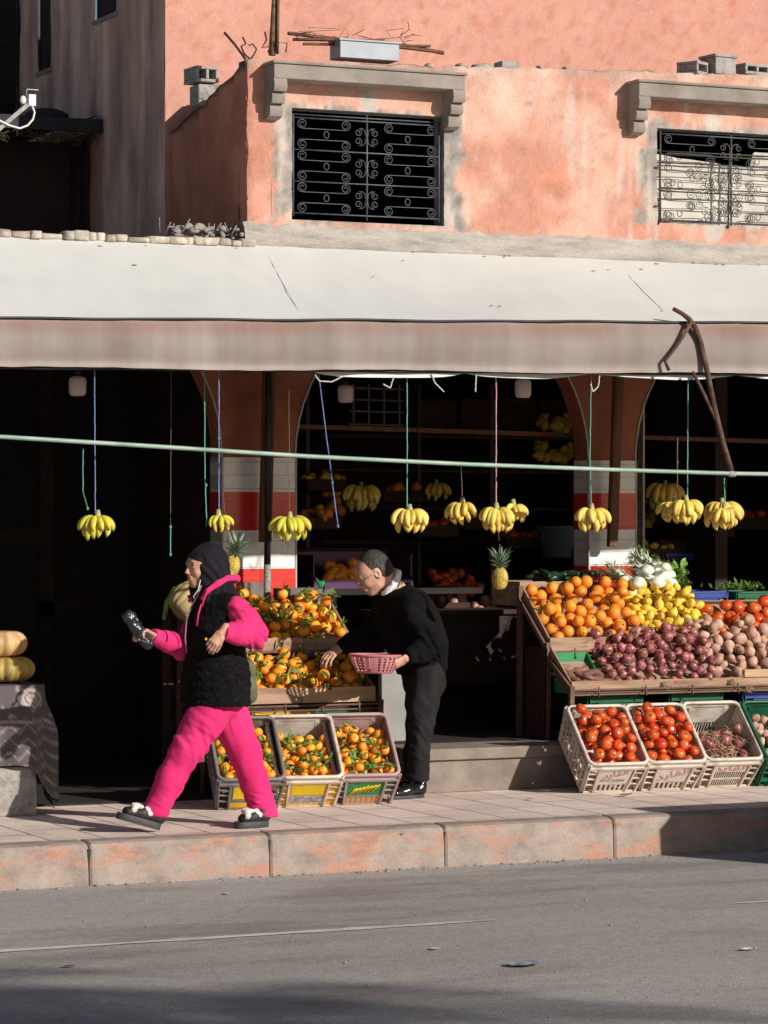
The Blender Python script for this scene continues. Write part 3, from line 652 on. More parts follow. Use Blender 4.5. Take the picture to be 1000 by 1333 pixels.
for (xa, xb, va, vb) in ((at(338, 318, YB).x, at(398, 412, YF).x, .02, .98), (at(795, 338, YB).x, at(882, 410, YF).x, .02, .98)):
    b = MB(); b.tube([on_awning(xa + (xb - xa) * k / 30, va + (vb - va) * k / 30, -.012 * math.sin(math.pi * (va + (vb - va) * k / 30)) - .0022) + Vector((0, 0, .004 * nz(k * .5))) for k in range(31)], .0016, 5)
    kid(aw, obj('seam', b, MATS['ledge_cement'], aw))
b = MB(); rgs = random.Random(9)
for k in range(26):
    x = rgs.uniform(-1.4, 4); v = rgs.uniform(.02, .95) ** 2; p = on_awning(x, v, -.010 * math.sin(math.pi * v) + .0035); s_ = rgs.uniform(.004, .012); b.ball(p, (s_ * 1.8, s_, .003), 6, 4)
kid(aw, obj('dirt_specks', b, MATS['smooth_cement'], aw))
# pale lining scallops under the right part
b = MB(); x0 = at(410, 480, YF).x; xs3 = lin(x0, 8.4, .03)
for x in xs3:
    s = abs(math.sin((x - x0) * 3.3 + .8 * nz(x * 2))) ** .7; b.v += [(x, YF + .045, lerpz(zb0, zb1, x) + .01), (x, YF + .04 + .012 * nz(x * 6), lerpz(zb0, zb1, x) - .006 - .032 * s)]
for i in range(len(xs3) - 1): b.f.append((2 * i, 2 * i + 2, 2 * i + 3, 2 * i + 1)); b.mi.append(0); b.sm.append(True)
kid(aw, obj('lining_flap', b, MATS['awning_canvas'], aw, fixn=False))
b = MB()
for x in (-3.5, -1.6, .3, 2.2, 4.1, 6.0): b.beam((x, YB, 3.25), (x, YF + .05, 2.60), .03, .03)
b.beam((-4.2, YF + .05, 2.59), (8.4, YF + .05, 2.63), .03, .03)
kid(aw, obj('frame', b, MATS['dark_iron'], aw))
# bent rusty strut in front
q = YF - .06; b = MB()
pts = [(877, 402), (888, 408), (897, 415), (905, 426), (912, 445), (920, 480), (930, 530), (941, 575), (952, 612)]
b.tube([at(px, py, q) for px, py in pts], [.013, .014, .017, .018] + [.017] * 5, 8); b.tube([at(900, 420, q - .01), at(884, 446, q - .01), at(866, 470, q), at(871, 482, q)], .011, 7); b.tube([at(902, 484, q + .02), at(918, 516, q + .02), at(932, 546, q)], .011, 7)
kid(aw, obj('strut', b, MATS['rust'], aw))
# green pipe along the front
b = MB(); pp = [(-60, 565), (0, 568.5), (200, 581), (400, 594), (600, 604), (800, 611.5), (955, 616.5), (1060, 618)]
b.tube([at(px, py, q) for px, py in pp], .0125, 10); b.tube([at(-400, 540, q), at(-60, 565, q)], .0125, 10); b.tube([at(1060, 618, q), at(1500, 625, q)], .0125, 10)
gp = thing('horizontal_pipe', 'pale green metal pipe running across below the awning', 'pipe', at(500, 600, q)); kid(gp, obj('pipe', b, MATS['green_pipe'], gp))
b = MB(); b.ball(at(953, 617, q), (.035, .022, .02)); mat('weld_grey', [(.22, .20, .19), (.42, .39, .36)], scale=30, rough=.7, bump=.5, bscale=60); kid(gp, obj('joint', b, MATS['weld_grey'], gp))
# ================================================================== PRODUCE
mat('mandarin_skin', [(.78, .22, .012), (.90, .33, .016), (.92, .42, .03)], scale=14, rough=.42, bump=.25, bscale=700, bdist=.002, rnd=.16, sss=.08, spec=.5)
mat('orange_skin', [(.74, .21, .02), (.84, .29, .03), (.86, .34, .04)], scale=10, rough=.42, bump=.25, bscale=600, bdist=.002, rnd=.12, sss=.08)
mat('lemon_skin', [(.70, .42, .035), (.80, .55, .06), (.84, .62, .12)], scale=14, rough=.4, bump=.3, bscale=400, bdist=.002, rnd=.10, sss=.08)
mat('tomato_skin', [(.56, .045, .012), (.66, .085, .016), (.70, .16, .03)], scale=12, rough=.24, rnd=.10, sss=.08, spec=.5)
mat('onion_skin', [(.13, .022, .030), (.30, .085, .085), (.52, .27, .20)], scale=16, stretch=(3, 3, .8), rough=.35, rnd=.25, bump=.25, bscale=50, bstretch=(4, 4, .6), bdist=.004, spec=.5)
mat('potato_skin', [(.30, .16, .11), (.48, .29, .21), (.62, .42, .32)], scale=18, rough=.75, rnd=.15, bump=.35, bscale=60, bdist=.004)
mat('sweet_potato_skin', [(.12, .055, .04), (.24, .12, .085), (.36, .2, .15)], scale=14, rough=.8, rnd=.15, bump=.5, bscale=50)
mat('dark_green_skin', [(.010, .025, .012), (.025, .055, .022)], scale=12, rough=.35, rnd=.2)
mat('leaf_green', [(.06, .13, .018), (.12, .22, .035), (.22, .32, .07)], scale=22, rough=.5, rnd=.3, trans=.25)
mat('calyx', [(.07, .12, .02), (.14, .20, .05)], scale=30, rough=.7)
mat('dry_stem', [(.30, .20, .10), (.50, .38, .22)], scale=30, rough=.85, rnd=.2)
mat('fennel_white', [(.62, .70, .50), (.80, .82, .72), (.86, .86, .80)], scale=9, stretch=(2, 2, .6), rough=.45, sss=.1, rnd=.06)
mat('fennel_green', [(.08, .20, .02), (.18, .34, .05), (.36, .5, .16)], scale=20, rough=.6, trans=.2)
mat('banana_skin', [(.62, .38, .05), (.80, .58, .12), (.84, .68, .20)], scale=12, rough=.5, rnd=.14, sss=.05, fine=.05)
mat('banana_unripe', [(.52, .42, .04), (.66, .58, .06), (.56, .56, .08)], scale=12, rough=.5, rnd=.12, sss=.05)
mat('banana_tip', [(.05, .035, .02), (.14, .10, .05)], scale=40, rough=.8)
mat('banana_stalk', [(.30, .32, .10), (.5, .46, .22)], scale=40, rough=.7)
mat('pineapple_skin', [(.26, .16, .03), (.50, .36, .07), (.62, .5, .14)], scale=26, rough=.6, bump=.5, bscale=90)
mat('pineapple_leaf', [(.11, .17, .10), (.24, .33, .22), (.40, .47, .36)], scale=12, rough=.55)

def new_mesh(mb, mats):
    me = bpy.data.meshes.new('m'); me.from_pydata(mb.v, [], mb.f); me.polygons.foreach_set('material_index', mb.mi); me.polygons.foreach_set('use_smooth', mb.sm)
    bm = bmesh.new(); bm.from_mesh(me); bmesh.ops.recalc_face_normals(bm, faces=bm.faces); bm.to_mesh(me); bm.free()
    for m in (mats if isinstance(mats, (list, tuple)) else [mats]): me.materials.append(m)
    return me
def leafmesh(L_, w, bend=.3, seed=0, n=5):
    b = MB(); rg = random.Random(seed); b0 = []
    for i in range(n + 1):
        t = i / n; ww = w * math.sin(math.pi * min(.999, t * .93 + .05)) ** .8 / 2; z = L_ * bend * (t * t) * rg.uniform(.8, 1.2); y = L_ * t
        b.v += [(-ww, y, z + ww * .45), (0, y, z), (ww, y, z + ww * .45)]
    for i in range(n):
        for k in range(2): b.f.append((3 * i + k, 3 * i + k + 1, 3 * i + k + 4, 3 * i + k + 3)); b.mi.append(0); b.sm.append(True)
    return b
def sprig(seed, nl=3, L_=.05):
    """twig with leaves: one child mesh of a fruit"""
    rg = random.Random(seed); b = MB(); b.tube([(0, 0, 0), (.004, 0, .012), (.012 * rg.uniform(-1, 1), .01, .028)], .0016, 5)
    for k in range(nl):
        lm = leafmesh(L_ * rg.uniform(.8, 1.25), .021 * rg.uniform(.8, 1.2), rg.uniform(-.5, .4), rg.random())
        M = Matrix.Translation((0, 0, .008 + .007 * k)) @ Euler((rg.uniform(-.3, .8), rg.uniform(-.5, .5), rg.uniform(0, 6.28) if k else rg.uniform(-1, 1))).to_matrix().to_4x4()
        b.add(lm.v, lm.f, 0, True, M)
    return b
def round_fruit(r, flat=.88, rib=0, dim=.12, n=14, m=10, lump=.02, seed=0):
    b = MB()
    def fn(v):
        d = v.normalized(); th = math.atan2(d.y, d.x); rad = math.hypot(d.x, d.y); k = 1 - dim * math.exp(-(rad / .28) ** 2) * (1 if d.z > 0 else .5)
        k *= 1 + rib * math.cos(th * 5 + seed) * rad * (d.z > -.2) + lump * nz(d.x * 2 + seed * 3, d.y * 2, d.z * 2)
        return Vector((d.x * r * k, d.y * r * k, d.z * r * flat * k))
    b.ball((0, 0, 0), 1, n, m, 0, None, fn); return b
def calyx(r, n=5, L_=.018):
    b = MB()
    for k in range(n):
        a = k * 6.28 / n + .3; c, s = math.cos(a), math.sin(a); px, py = -s, c; w = .004
        b.add([(px * w * .4, py * w * .4, r), (c * L_ * .5 + px * w, s * L_ * .5 + py * w, r + .004), (c * L_, s * L_, r + .0015), (c * L_ * .5 - px * w, s * L_ * .5 - py * w, r + .004), (-px * w * .4, -py * w * .4, r)], [(0, 1, 2, 3, 4)])
    b.tube([(0, 0, r - .004), (.002, .001, r + .010)], .0022, 5); return b
class Proto:
    """a kind of produce: body mesh + optional child meshes; every fruit is an object of its own"""
    def __init__(s, name, cat, variants): s.name = name; s.cat = cat; s.v = variants
    def put(s, loc, rot, sc, label, group, var=None):
        me, kids = s.v[var if var is not None else random.randrange(len(s.v))]
        o = bpy.data.objects.new(s.name, me); COL.objects.link(o); o.matrix_basis = Matrix.Translation(loc) @ rot.to_matrix().to_4x4() @ Matrix.Scale(sc, 4)
        tag(o, label, s.cat, group)
        for (nm, km) in kids:
            k = bpy.data.objects.new(nm, km); COL.objects.link(k); k.parent = o
        return o
R1 = .040
mand = []
for q in range(7):
    body = new_mesh(round_fruit(R1, .86, 0, .10, lump=.05, seed=q), MATS['mandarin_skin']); kids = []
    if q < 4:
        sp_ = sprig(q * 7 + 1, [1, 2, 3, 3][q], .05); sp_.v = [(x, y, z + R1 * .78) for x, y, z in sp_.v]; kids.append(('leaf', new_mesh(sp_, MATS['leaf_green'])))
    elif q == 4: kids.append(('calyx', new_mesh(calyx(R1 * .80, 5, .008), MATS['calyx'])))
    mand.append((body, kids))
MAND = Proto('mandarin', 'mandarin', mand)
ORNG = Proto('orange', 'orange', [(new_mesh(round_fruit(.043, .97, 0, .05, lump=.03, seed=q), MATS['orange_skin']), [('calyx', new_mesh(calyx(.040, 5, .007), MATS['calyx']))] if q == 0 else ([('leaf', new_mesh((lambda s_: (setattr(s_, 'v', [(x, y, z + .04) for x, y, z in s_.v]), s_)[1])(sprig(91, 1, .05)), MATS['leaf_green']))] if q == 1 else [])) for q in range(6)])
def lemon(r, seed):
    b = MB()
    def fn(v):
        d = v.normalized(); e = 1 + .30 * abs(d.z) ** 9; return Vector((d.x * r, d.y * r, d.z * r * 1.22 * e)) * (1 + .03 * nz(d.x * 3 + seed, d.y * 3, d.z * 3))
    b.ball((0, 0, 0), 1, 12, 12, 0, None, fn); return b
LEM = Proto('lemon', 'lemon', [(new_mesh(lemon(.030, q * 5), MATS['lemon_skin']), []) for q in range(4)])
TOM = Proto('tomato', 'tomato', [(new_mesh(round_fruit(.043, .82, .03 if q % 2 else .012, .16, 16, 10, seed=q), MATS['tomato_skin']), [('calyx', new_mesh(calyx(.030, 6, .019), MATS['calyx']))] if q < 3 else []) for q in range(5)])
def onion(r, seed):
    b = MB(); pr = [(0, -.86), (.35, -.84), (.72, -.66), (.97, -.25), (1, .05), (.9, .4), (.66, .68), (.36, .88), (.17, 1.02), (.11, 1.22), (.14, 1.34), (0, 1.34)]
    b.lathe([(a * r, z * r) for a, z in pr], 14, 0, None, lambda th, rr, z: 1 + .02 * math.sin(th * 3 + seed) + .03 * nz(th, seed, z * 20)); return b
def skinflake(seed):
    rg = random.Random(seed); b = MB()
    for k in range(4):
        a = rg.uniform(0, 6.28); b.tube([(0, 0, .035), (.008 * math.cos(a), .008 * math.sin(a), .055), (.035 * math.cos(a) * rg.uniform(.5, 1.4), .035 * math.sin(a), .06 * rg.uniform(.6, 1.2))], [.002, .002, .0008], 4)
    return b
ONI = Proto('red_onion', 'onion', [(new_mesh(onion(.037, q * 3.), MATS['onion_skin']), [('dry_stem', new_mesh(skinflake(q), MATS['dry_stem']))] if q < 2 else []) for q in range(5)])
def potato(r, q, el=1.3):
    b = MB(); b.ball((0, 0, 0), 1, 12, 9, 0, None, lambda v: Vector((v.x * r * el, v.y * r, v.z * r * .85)) * (1 + .22 * nz(v.x * 1.1 + q * 3, v.y * 1.3, v.z * 1.3))); return b
POT = Proto('potato', 'potato', [(new_mesh(potato(.034, q, 1.0 + .12 * q), MATS['potato_skin']), []) for q in range(4)])
def spud(q):
    rg = random.Random(q); b = MB(); n = 8; pts = []; rr = []
    for i in range(n + 1):
        t = i / n; pts.append((.15 * (t - .5), .02 * math.sin(t * 3 + q) + .01 * nz(t * 3, q), .012 * nz(t * 4, q, 3))); rr.append(.0045 + .021 * math.sin(math.pi * (t * .9 + .05)) ** .7 * rg.uniform(.85, 1.1))
    b.tube(pts, rr, 9); return b
SWP = Proto('sweet_potato', 'sweet potato', [(new_mesh(spud(q), MATS['sweet_potato_skin']), []) for q in range(3)])
CUC = Proto('cucumber', 'cucumber', [(new_mesh(spud(q + 9), MATS['dark_green_skin']), []) for q in range(2)])
def pack(xr, yr, floor, rad, layers, inside=None, nmax=200, cand=70, seed=1, obst=()):
    """drop balls one by one onto the lowest free spot of the sloping tray"""
    rg = random.Random(seed); P = [list(o) for o in obst]; out = []
    for it in range(nmax):
        best = None; r = rg.uniform(*rad); A = np.array(P) if P else None
        for c in range(cand):
            x = rg.uniform(*xr); y = rg.uniform(*yr)
            if inside and not inside(x, y, r): continue
            fz = floor(x, y); z = fz + r
            if A is not None:
                dx = A[:, 0] - x; dy = A[:, 1] - y; rr = A[:, 3] + r; d2 = dx * dx + dy * dy; mk = d2 < rr * rr * .96
                if mk.any(): z = max(z, float((A[mk, 2] + np.sqrt(rr[mk] ** 2 * .96 - d2[mk])).max()))
            h = z - r - fz
            if best is None or h < best[0]: best = (h, x, y, z)
        if best is None or best[0] > layers * 2 * rad[1] * .8: break
        P.append([best[1], best[2], best[3], r]); out.append((best[1], best[2], best[3], r))
    return out
def rrot(k=1.): return Euler((random.uniform(-k, k), random.uniform(-k, k), random.uniform(0, 6.28)))
def sun_rot(k):     # crown side up and a little towards the street
    return Euler((random.uniform(-.1, 1.3) * k, random.uniform(-.8, .8) * k, random.uniform(-3.1, 3.1)), 'ZXY') if False else (Euler((random.uniform(0, 1.5) * k, random.uniform(-.7, .7) * k, 0)).to_matrix() @ Euler((0, 0, random.uniform(0, 6.28))).to_matrix()).to_euler()
def fill(proto, balls, nominal, label, group, M=None, k=1., up=True):
    out = []
    for x, y, z, r in balls:
        p = M @ Vector((x, y, z)) if M else Vector((x, y, z))
        out.append(proto.put(p, sun_rot(k) if up else rrot(1.5), r / nominal, label, group))
    return out
# ================================================================== CRATES
mat('white_plastic', [(.34, .27, .21), (.60, .54, .46), (.72, .66, .59)], scale=9, rough=.55, fine=.06, finescale=90, bump=.15, bscale=60)
mat('grey_plastic', [(.13, .125, .125), (.22, .21, .205)], scale=9, rough=.55, fine=.06)
mat('pink_plastic', [(.34, .235, .235), (.46, .335, .34)], scale=9, rough=.5, fine=.06)
mat('yellow_plastic', [(.60, .34, .015), (.75, .46, .03)], scale=9, rough=.45, fine=.08)
mat('green_plastic', [(.010, .085, .04), (.02, .14, .065)], scale=9, rough=.45, fine=.08)
mat('bright_green_plastic', [(.01, .19, .06), (.02, .27, .085)], scale=9, rough=.45, fine=.06)
mat('blue_plastic', [(.02, .045, .22), (.045, .08, .34)], scale=9, rough=.45, fine=.06)
mat('purple_plastic', [(.035, .004, .045), (.07, .01, .08)], scale=9, rough=.45)
mat('sign_white', [(.55, .50, .46), (.72, .69, .66)], scale=14, rough=.6, fine=.08)
mat('sign_red', [(.42, .14, .10), (.60, .40, .34)], scale=40, rough=.6)
mat('sign_grey', [(.30, .26, .25), (.42, .38, .36)], scale=40, rough=.6)
mat('sign_yellow', [(.62, .42, .01), (.80, .60, .02)], scale=25, rough=.5)
mat('sign_blue', [(.04, .09, .26), (.5, .52, .56)], scale=50, stretch=(1, 1, 1), rough=.5)
mat('sign_green', [(.02, .16, .06), (.05, .30, .10)], scale=25, rough=.5)
CW, CL, CH = (.345, .385), (.46, .50), .262       # width / length at bottom and top, height
def crate_mb(fr='bars', slots=True, back_solid=.45):
    b = MB(); w0, w1 = CW[0] / 2, CW[1] / 2; y0b, y1b = 0., CL[0]; y0t, y1t = -.018, CL[1] - .018
    c0 = [Vector((-w0, y0b, 0)), Vector((w0, y0b, 0)), Vector((w0, y1b, 0)), Vector((-w0, y1b, 0))]
    c1 = [Vector((-w1, y0t, CH)), Vector((w1, y0t, CH)), Vector((w1, y1t, CH)), Vector((-w1, y1t, CH))]
    def W_(s, u, v):    # point on wall s
        a, c = c0[s], c0[(s + 1) % 4]; d, e = c1[s], c1[(s + 1) % 4]; return (a.lerp(c, u)).lerp(d.lerp(e, u), v)
    ctr = Vector((0, CL[0] / 2, CH / 2))
    def patch(s, u0, u1, v0, v1, th=.006, off=0., mi=0):
        n = (W_(s, 1, .5) - W_(s, 0, .5)).cross(W_(s, .5, 1) - W_(s, .5, 0)).normalized()
        q = [W_(s, u0, v0), W_(s, u1, v0), W_(s, u1, v1), W_(s, u0, v1)]
        if n.dot(q[0] - ctr) < 0: n = -n
        vs = [p + n * off for p in q] + [p + n * (off + th) for p in q]
        b.add(vs, [(0, 3, 2, 1), (4, 5, 6, 7), (0, 1, 5, 4), (1, 2, 6, 5), (2, 3, 7, 6), (3, 0, 4, 7)], mi)
    b.box((-w0 + .004, y0b + .004, 0), (w0 - .004, y1b - .004, .008))
    for s in range(4):
        L_ = (.36, .48)[s % 2]
        patch(s, 0, 1, 0, .07, .008); patch(s, 0, 1, .84, .90, .014); patch(s, 0.02, .98, .90, 1., .004)
        for u in (0, .98): patch(s, u, u + .02, .0, 1, .012)
        if s in (0, 2):
            for (a, c) in ((.17, .205), (.795, .83)): patch(s, a, c, 0, .86, .016, -.002)
            for v in (.3, .5, .68): patch(s, .02, .17, v, v + .025, .010); patch(s, .83, .98, v, v + .025, .010)
            patch(s, .02, .17, .07, .84, .003, -.004) if s == 2 else None
            if s == 2: patch(s, .2, .8, .40, .88, .004); [patch(s, .22 + k * .053, .235 + k * .053, .06, .4, .004) for k in range(11)]
            else:
                if fr == 'grid':
                    patch(s, .205, .795, .56, .84, .004)
                    patch(s, .205, .795, .30, .345, .006)
                    for k in range(15): patch(s, .215 + k * .04, .23 + k * .04, .07, .56, .004)
                else:
                    patch(s, .205, .795, .30, .345, .006)
                    for k in range(7): patch(s, .215 + k * .09, .255 + k * .09, .07, .30, .004)
        else:
            for k in range(9): u = .03 + k * .115; patch(s, u, u + .022, 0, .86, .012, -.002)
            for v in (.26, .45, .64): patch(s, .02, .98, v, v + .02, .006)
            patch(s, .02, .98, .55, .86, .002, -.004)
    # rolled rim
    rim = []; r = .045
    for (cx, cy, a0) in ((w1 - r, y0t + r, -90), (w1 - r, y1t - r, 0), (-w1 + r, y1t - r, 90), (-w1 + r, y0t + r, 180)):
        for k in range(6): a = R_(a0 + 90 * k / 5); rim.append((cx + r * math.cos(a), cy + r * math.sin(a), CH + .004))
    b.tube(rim, .0115, 8, closed=True, sq=.8)
    return b, W_
def text_mesh(s, size, m, M, name, parent, extr=.0006, bold=0.):
    cu = bpy.data.curves.new('t', 'FONT'); cu.body = s; cu.size = size; cu.align_x = 'CENTER'; cu.align_y = 'CENTER'; cu.extrude = extr; cu.offset = bold; cu.resolution_u = 3
    tmp = bpy.data.objects.new('t', cu); COL.objects.link(tmp); dg = bpy.context.evaluated_depsgraph_get(); me = bpy.data.meshes.new_from_object(tmp.evaluated_get(dg))
    COL.objects.unlink(tmp); bpy.data.objects.remove(tmp); me.transform(M); me.materials.clear(); me.materials.append(m)
    o = bpy.data.objects.new(name, me); COL.objects.link(o); o.parent = parent; return o
_cr = {}
def crate(loc, yaw, tilt, m, label, group, fr='bars', sign=None, scale=1., name='plastic_crate'):
    root = thing(name, label, 'crate', loc, group); root.rotation_euler = Euler((tilt, 0, yaw)); root.scale = (scale,) * 3
    if fr not in _cr: _cr[fr] = crate_mb(fr)
    b, W_ = _cr[fr]
    o = obj('body', b, m, root, world=False)
    sl = math.atan2(.018, CH)
    def panel(u0, u1, v0, v1, mm, off=.0075, nm='label'):
        q = [W_(0, u0, v0), W_(0, u1, v0), W_(0, u1, v1), W_(0, u0, v1)]; k = MB(); k.add([(p.x, p.y - off, p.z) for p in q] + [(p.x, p.y - off + .004, p.z) for p in q], [(0, 1, 2, 3), (7, 6, 5, 4), (0, 4, 5, 1), (1, 5, 6, 2), (2, 6, 7, 3), (3, 7, 4, 0)])
        return obj(nm, k, mm, root, world=False)
    def txt(s, size, u, v, mm, rot=0., sx=1.):
        p = W_(0, u, v); M = Matrix.Translation((p.x, p.y - .0095, p.z)) @ Matrix.Rotation(R_(90) + sl, 4, 'X') @ Matrix.Rotation(rot, 4, 'Z') @ Matrix.Diagonal((sx, 1, 1, 1))
        text_mesh(s, size, mm, M, 'lettering', root, bold=.0006)
    AR = '\uFEAA\uFEF3\uFE8E\uFED8\uFEDF\uFE8D'
    if sign == 'ar1': panel(.22, .78, .345, .84, MATS['sign_white']); txt(AR, .072, .50, .68, MATS['sign_red'], R_(14), 1.1); txt('SOCARIM', .034, .48, .46, MATS['sign_grey'], 0, 1.1)
    if sign == 'ar2': panel(.22, .78, .345, .84, MATS['sign_white']); txt(AR, .088, .50, .60, MATS['sign_red'], R_(16), 1.2)
    if sign == 'ar3': panel(.21, .79, .575, .84, MATS['sign_white']); txt(AR, .074, .50, .72, MATS['sign_red'], R_(3), 1.5)
    if sign == 'yel':
        panel(.21, .79, .07, .84, MATS['yellow_plastic'], .004, 'inner_panel'); panel(.235, .765, .44, .80, MATS['sign_yellow']); panel(.22, .78, .22, .38, MATS['sign_blue'], .0085)
        panel(.025, .165, .08, .83, MATS['yellow_plastic'], .002, 'inner_panel'); panel(.835, .975, .08, .83, MATS['yellow_plastic'], .002, 'inner_panel')
    if sign == 'yel2': panel(.21, .79, .07, .84, MATS['grey_plastic'], .004, 'inner_panel'); panel(.24, .78, .38, .84, MATS['sign_yellow']); panel(.21, .79, .09, .24, MATS['yellow_plastic'], .006)
    if sign == 'grn':
        panel(.21, .79, .34, .84, MATS['sign_green'], .006, 'inner_panel'); panel(.21, .79, .08, .26, MATS['yellow_plastic'], .001, 'inner_panel'); panel(.025, .165, .35, .83, MATS['green_plastic'], .001, 'inner_panel'); panel(.835, .975, .35, .83, MATS['green_plastic'], .001, 'inner_panel')
        k = MB(); rg = random.Random(4)
        for q in range(7):
            u = .30 + q * .06; p = W_(0, u, .5 + .02 * q); pts = [(p.x - .012, p.y - .0085, p.z - .028 + rg.uniform(-.006, .006)), (p.x + .01, p.y - .0095, p.z + .01), (p.x + .028, p.y - .0095, p.z + .030 + rg.uniform(-.01, .006))]
            k.tube(pts, [.004, .007, .003], 5)
        obj('brush_mark', k, MATS['sign_yellow'], root, world=False)
    return root, (Matrix.Translation(loc) @ Euler((tilt, 0, yaw)).to_matrix().to_4x4() @ Matrix.Scale(scale, 4))
def crate_in(x, y, r): return abs(x) < CW[0] / 2 - r * .9 + .008 and .0 + r * .8 < y < CL[0] - r * .8
def place(pxl, pxr, py, yaw):      # front bottom edge of the crate, read off the paving
    a = gnd(pxl, py); c = gnd(pxr, py - (pxr - pxl) * .045); return (a + c) / 2
TL = R_(41)
left = [((289, 352, 1055), 'grey_plastic', 'yel2', 'bars', 'dark grey tilted crate of mandarins half hidden by the walking woman'),
        ((362, 430, 1052), 'white_plastic', 'yel', 'bars', 'off white tilted crate with yellow and blue label holding mandarins'),
        ((434, 505, 1049), 'pink_plastic', 'grn', 'bars', 'pinkish tilted crate with green and yellow label holding leafy mandarins')]
CR = []
for i, (pp, m, sg, fr, lb) in enumerate(left):
    loc = place(*pp, 0); root, M = crate(loc, R_(-12), TL, MATS[m], lb, 'tilted plastic crates on the pavement', fr, sg); CR.append(loc)
    lv = [(.195, -.02), (.155, .02), (.185, -.04)][i]
    fl = lambda x, y, lv=lv: lv[0] - .055 + lv[1] * (y / .46) + .015 * nz(x * 9, y * 9, i)
    yl = [.45, .36, .44][i]
    balls = pack((-.2, .2), (.0, yl), fl, (.027, .035), 1.7, crate_in, 120, seed=i + 3)
    fill(MAND, balls, R1, ['mandarin in the grey crate beside the walking woman', 'mandarin in the white and yellow crate', 'mandarin in the pinkish crate by the man'][i], ['mandarins in the grey crate', 'mandarins in the white crate', 'mandarins in the pinkish crate'][i], M)
    for q in range(16):
        x = random.uniform(-.15, .15); y = random.uniform(.03, yl); lm = new_mesh(sprig(q + 50 * i, 3, .055), MATS['leaf_green']); o = bpy.data.objects.new('leaf_sprig', lm); COL.objects.link(o)
        o.matrix_basis = M @ Matrix.Translation((x, y, fl(x, y) + .085 + .015 * random.random())) @ rrot(.9).to_matrix().to_4x4(); tag(o, 'green mandarin leaf sprig lying on fruit in ' + ['the grey crate', 'the white and yellow crate', 'the pinkish crate'][i], 'leaves', 'leaf sprigs in crate of ' + ['grey', 'white', 'pinkish'][i] + ' plastic')
right = [((757, 825, 1033), 'white_plastic', 'ar1', 'bars', 'leftmost of the three dirty white crates, full of tomatoes'),
         ((832, 901, 1030), 'white_plastic', 'ar2', 'bars', 'middle dirty white crate of tomatoes with red writing'),
         ((907, 974, 1026), 'white_plastic', 'ar3', 'grid', 'white crate with red writing half filled with red onions'),
         ((984, 1052, 1024), 'green_plastic', None, 'bars', 'dark green tilted crate of potatoes at the right edge')]
for i, (pp, m, sg, fr, lb) in enumerate(right):
    loc = place(*pp, 0); root, M = crate(loc, R_(-6), TL, MATS[m], lb, 'tilted plastic crates on the pavement', fr, sg)
    if i < 2:
        fl = lambda x, y: .135 + .045 * math.sin(y * 6.5) + .02 * nz(x * 9, y * 9, i)
        fill(TOM, pack((-.2, .2), (.0, .45), fl, (.031, .040), 1.7, crate_in, 120, seed=i + 31), .043, ['red tomato in the leftmost white crate', 'red tomato in the middle white crate'][i], ['tomatoes in the left white crate', 'tomatoes in the middle white crate'][i], M)
    elif i == 2:
        fl = lambda x, y: .10 + .02 * nz(x * 9, y * 9, i)
        fill(ONI, pack((-.2, .2), (.0, .30), fl, (.028, .038), 1.5, crate_in, 46, seed=5), .037, 'red onion in the white crate with red writing', 'onions in the white crate', M)
        b = MB(); rg = random.Random(8)
        for q in range(70):
            p = Vector((rg.gauss(-.01, .06), rg.uniform(.05, .27), .185 + rg.random() * .03)); a = rg.uniform(0, 3.14); d = Vector((math.cos(a), math.sin(a), rg.uniform(-.2, .3))) * rg.uniform(.03, .07)
            b.tube([p - d, p + Vector((0, 0, .012)), p + d * .8 + Vector((rg.uniform(-.02, .02), 0, 0))], .0024, 5)
        b.v = [tuple(M @ Vector(v)) for v in b.v]; tag(obj('onion_straw', b, MATS['dry_stem']), 'dry onion stalks lying on the onions in the white crate', 'straw', kind='stuff')
    else: fill(POT, pack((-.2, .2), (.0, .42), lambda x, y: .13, (.028, .038), 1.1, crate_in, 40, seed=9), .034, 'pinkish potato in the green crate', 'potatoes in the green crate', M, up=False)
# ================================================================== STANDS
mat('fresh_wood', [(.40, .25, .145), (.52, .34, .20), (.60, .42, .27)], scale=7, stretch=(.5, 2, 4), rough=.75, bump=.2, bscale=30, bstretch=(1, 4, 8), fine=.05)
mat('worn_wood', [(.22, .13, .08), (.36, .23, .15), (.44, .30, .21)], scale=7, stretch=(.5, 2, 4), rough=.8, bump=.3, bscale=30, bstretch=(1, 4, 8), fine=.06)
mat('cardboard', [(.30, .21, .14), (.40, .29, .20)], scale=5, rough=.9, fine=.04)
mat('shelf_brown', [(.028, .012, .009), (.06, .026, .02)], scale=8, rough=.7, bump=.2, bscale=40)
mat('rust_rail', [(.10, .05, .035), (.2, .11, .08)], scale=20, rough=.7)
mat('pale_panel', [(.24, .235, .23), (.34, .335, .33)], scale=3, rough=.7, fine=.05)
mat('carton_brown', [(.045, .022, .014), (.075, .038, .024)], scale=3, rough=.9, rnd=.2)
mat('dark_crate', [(.02, .02, .02), (.045, .04, .038)], scale=5, rough=.7)
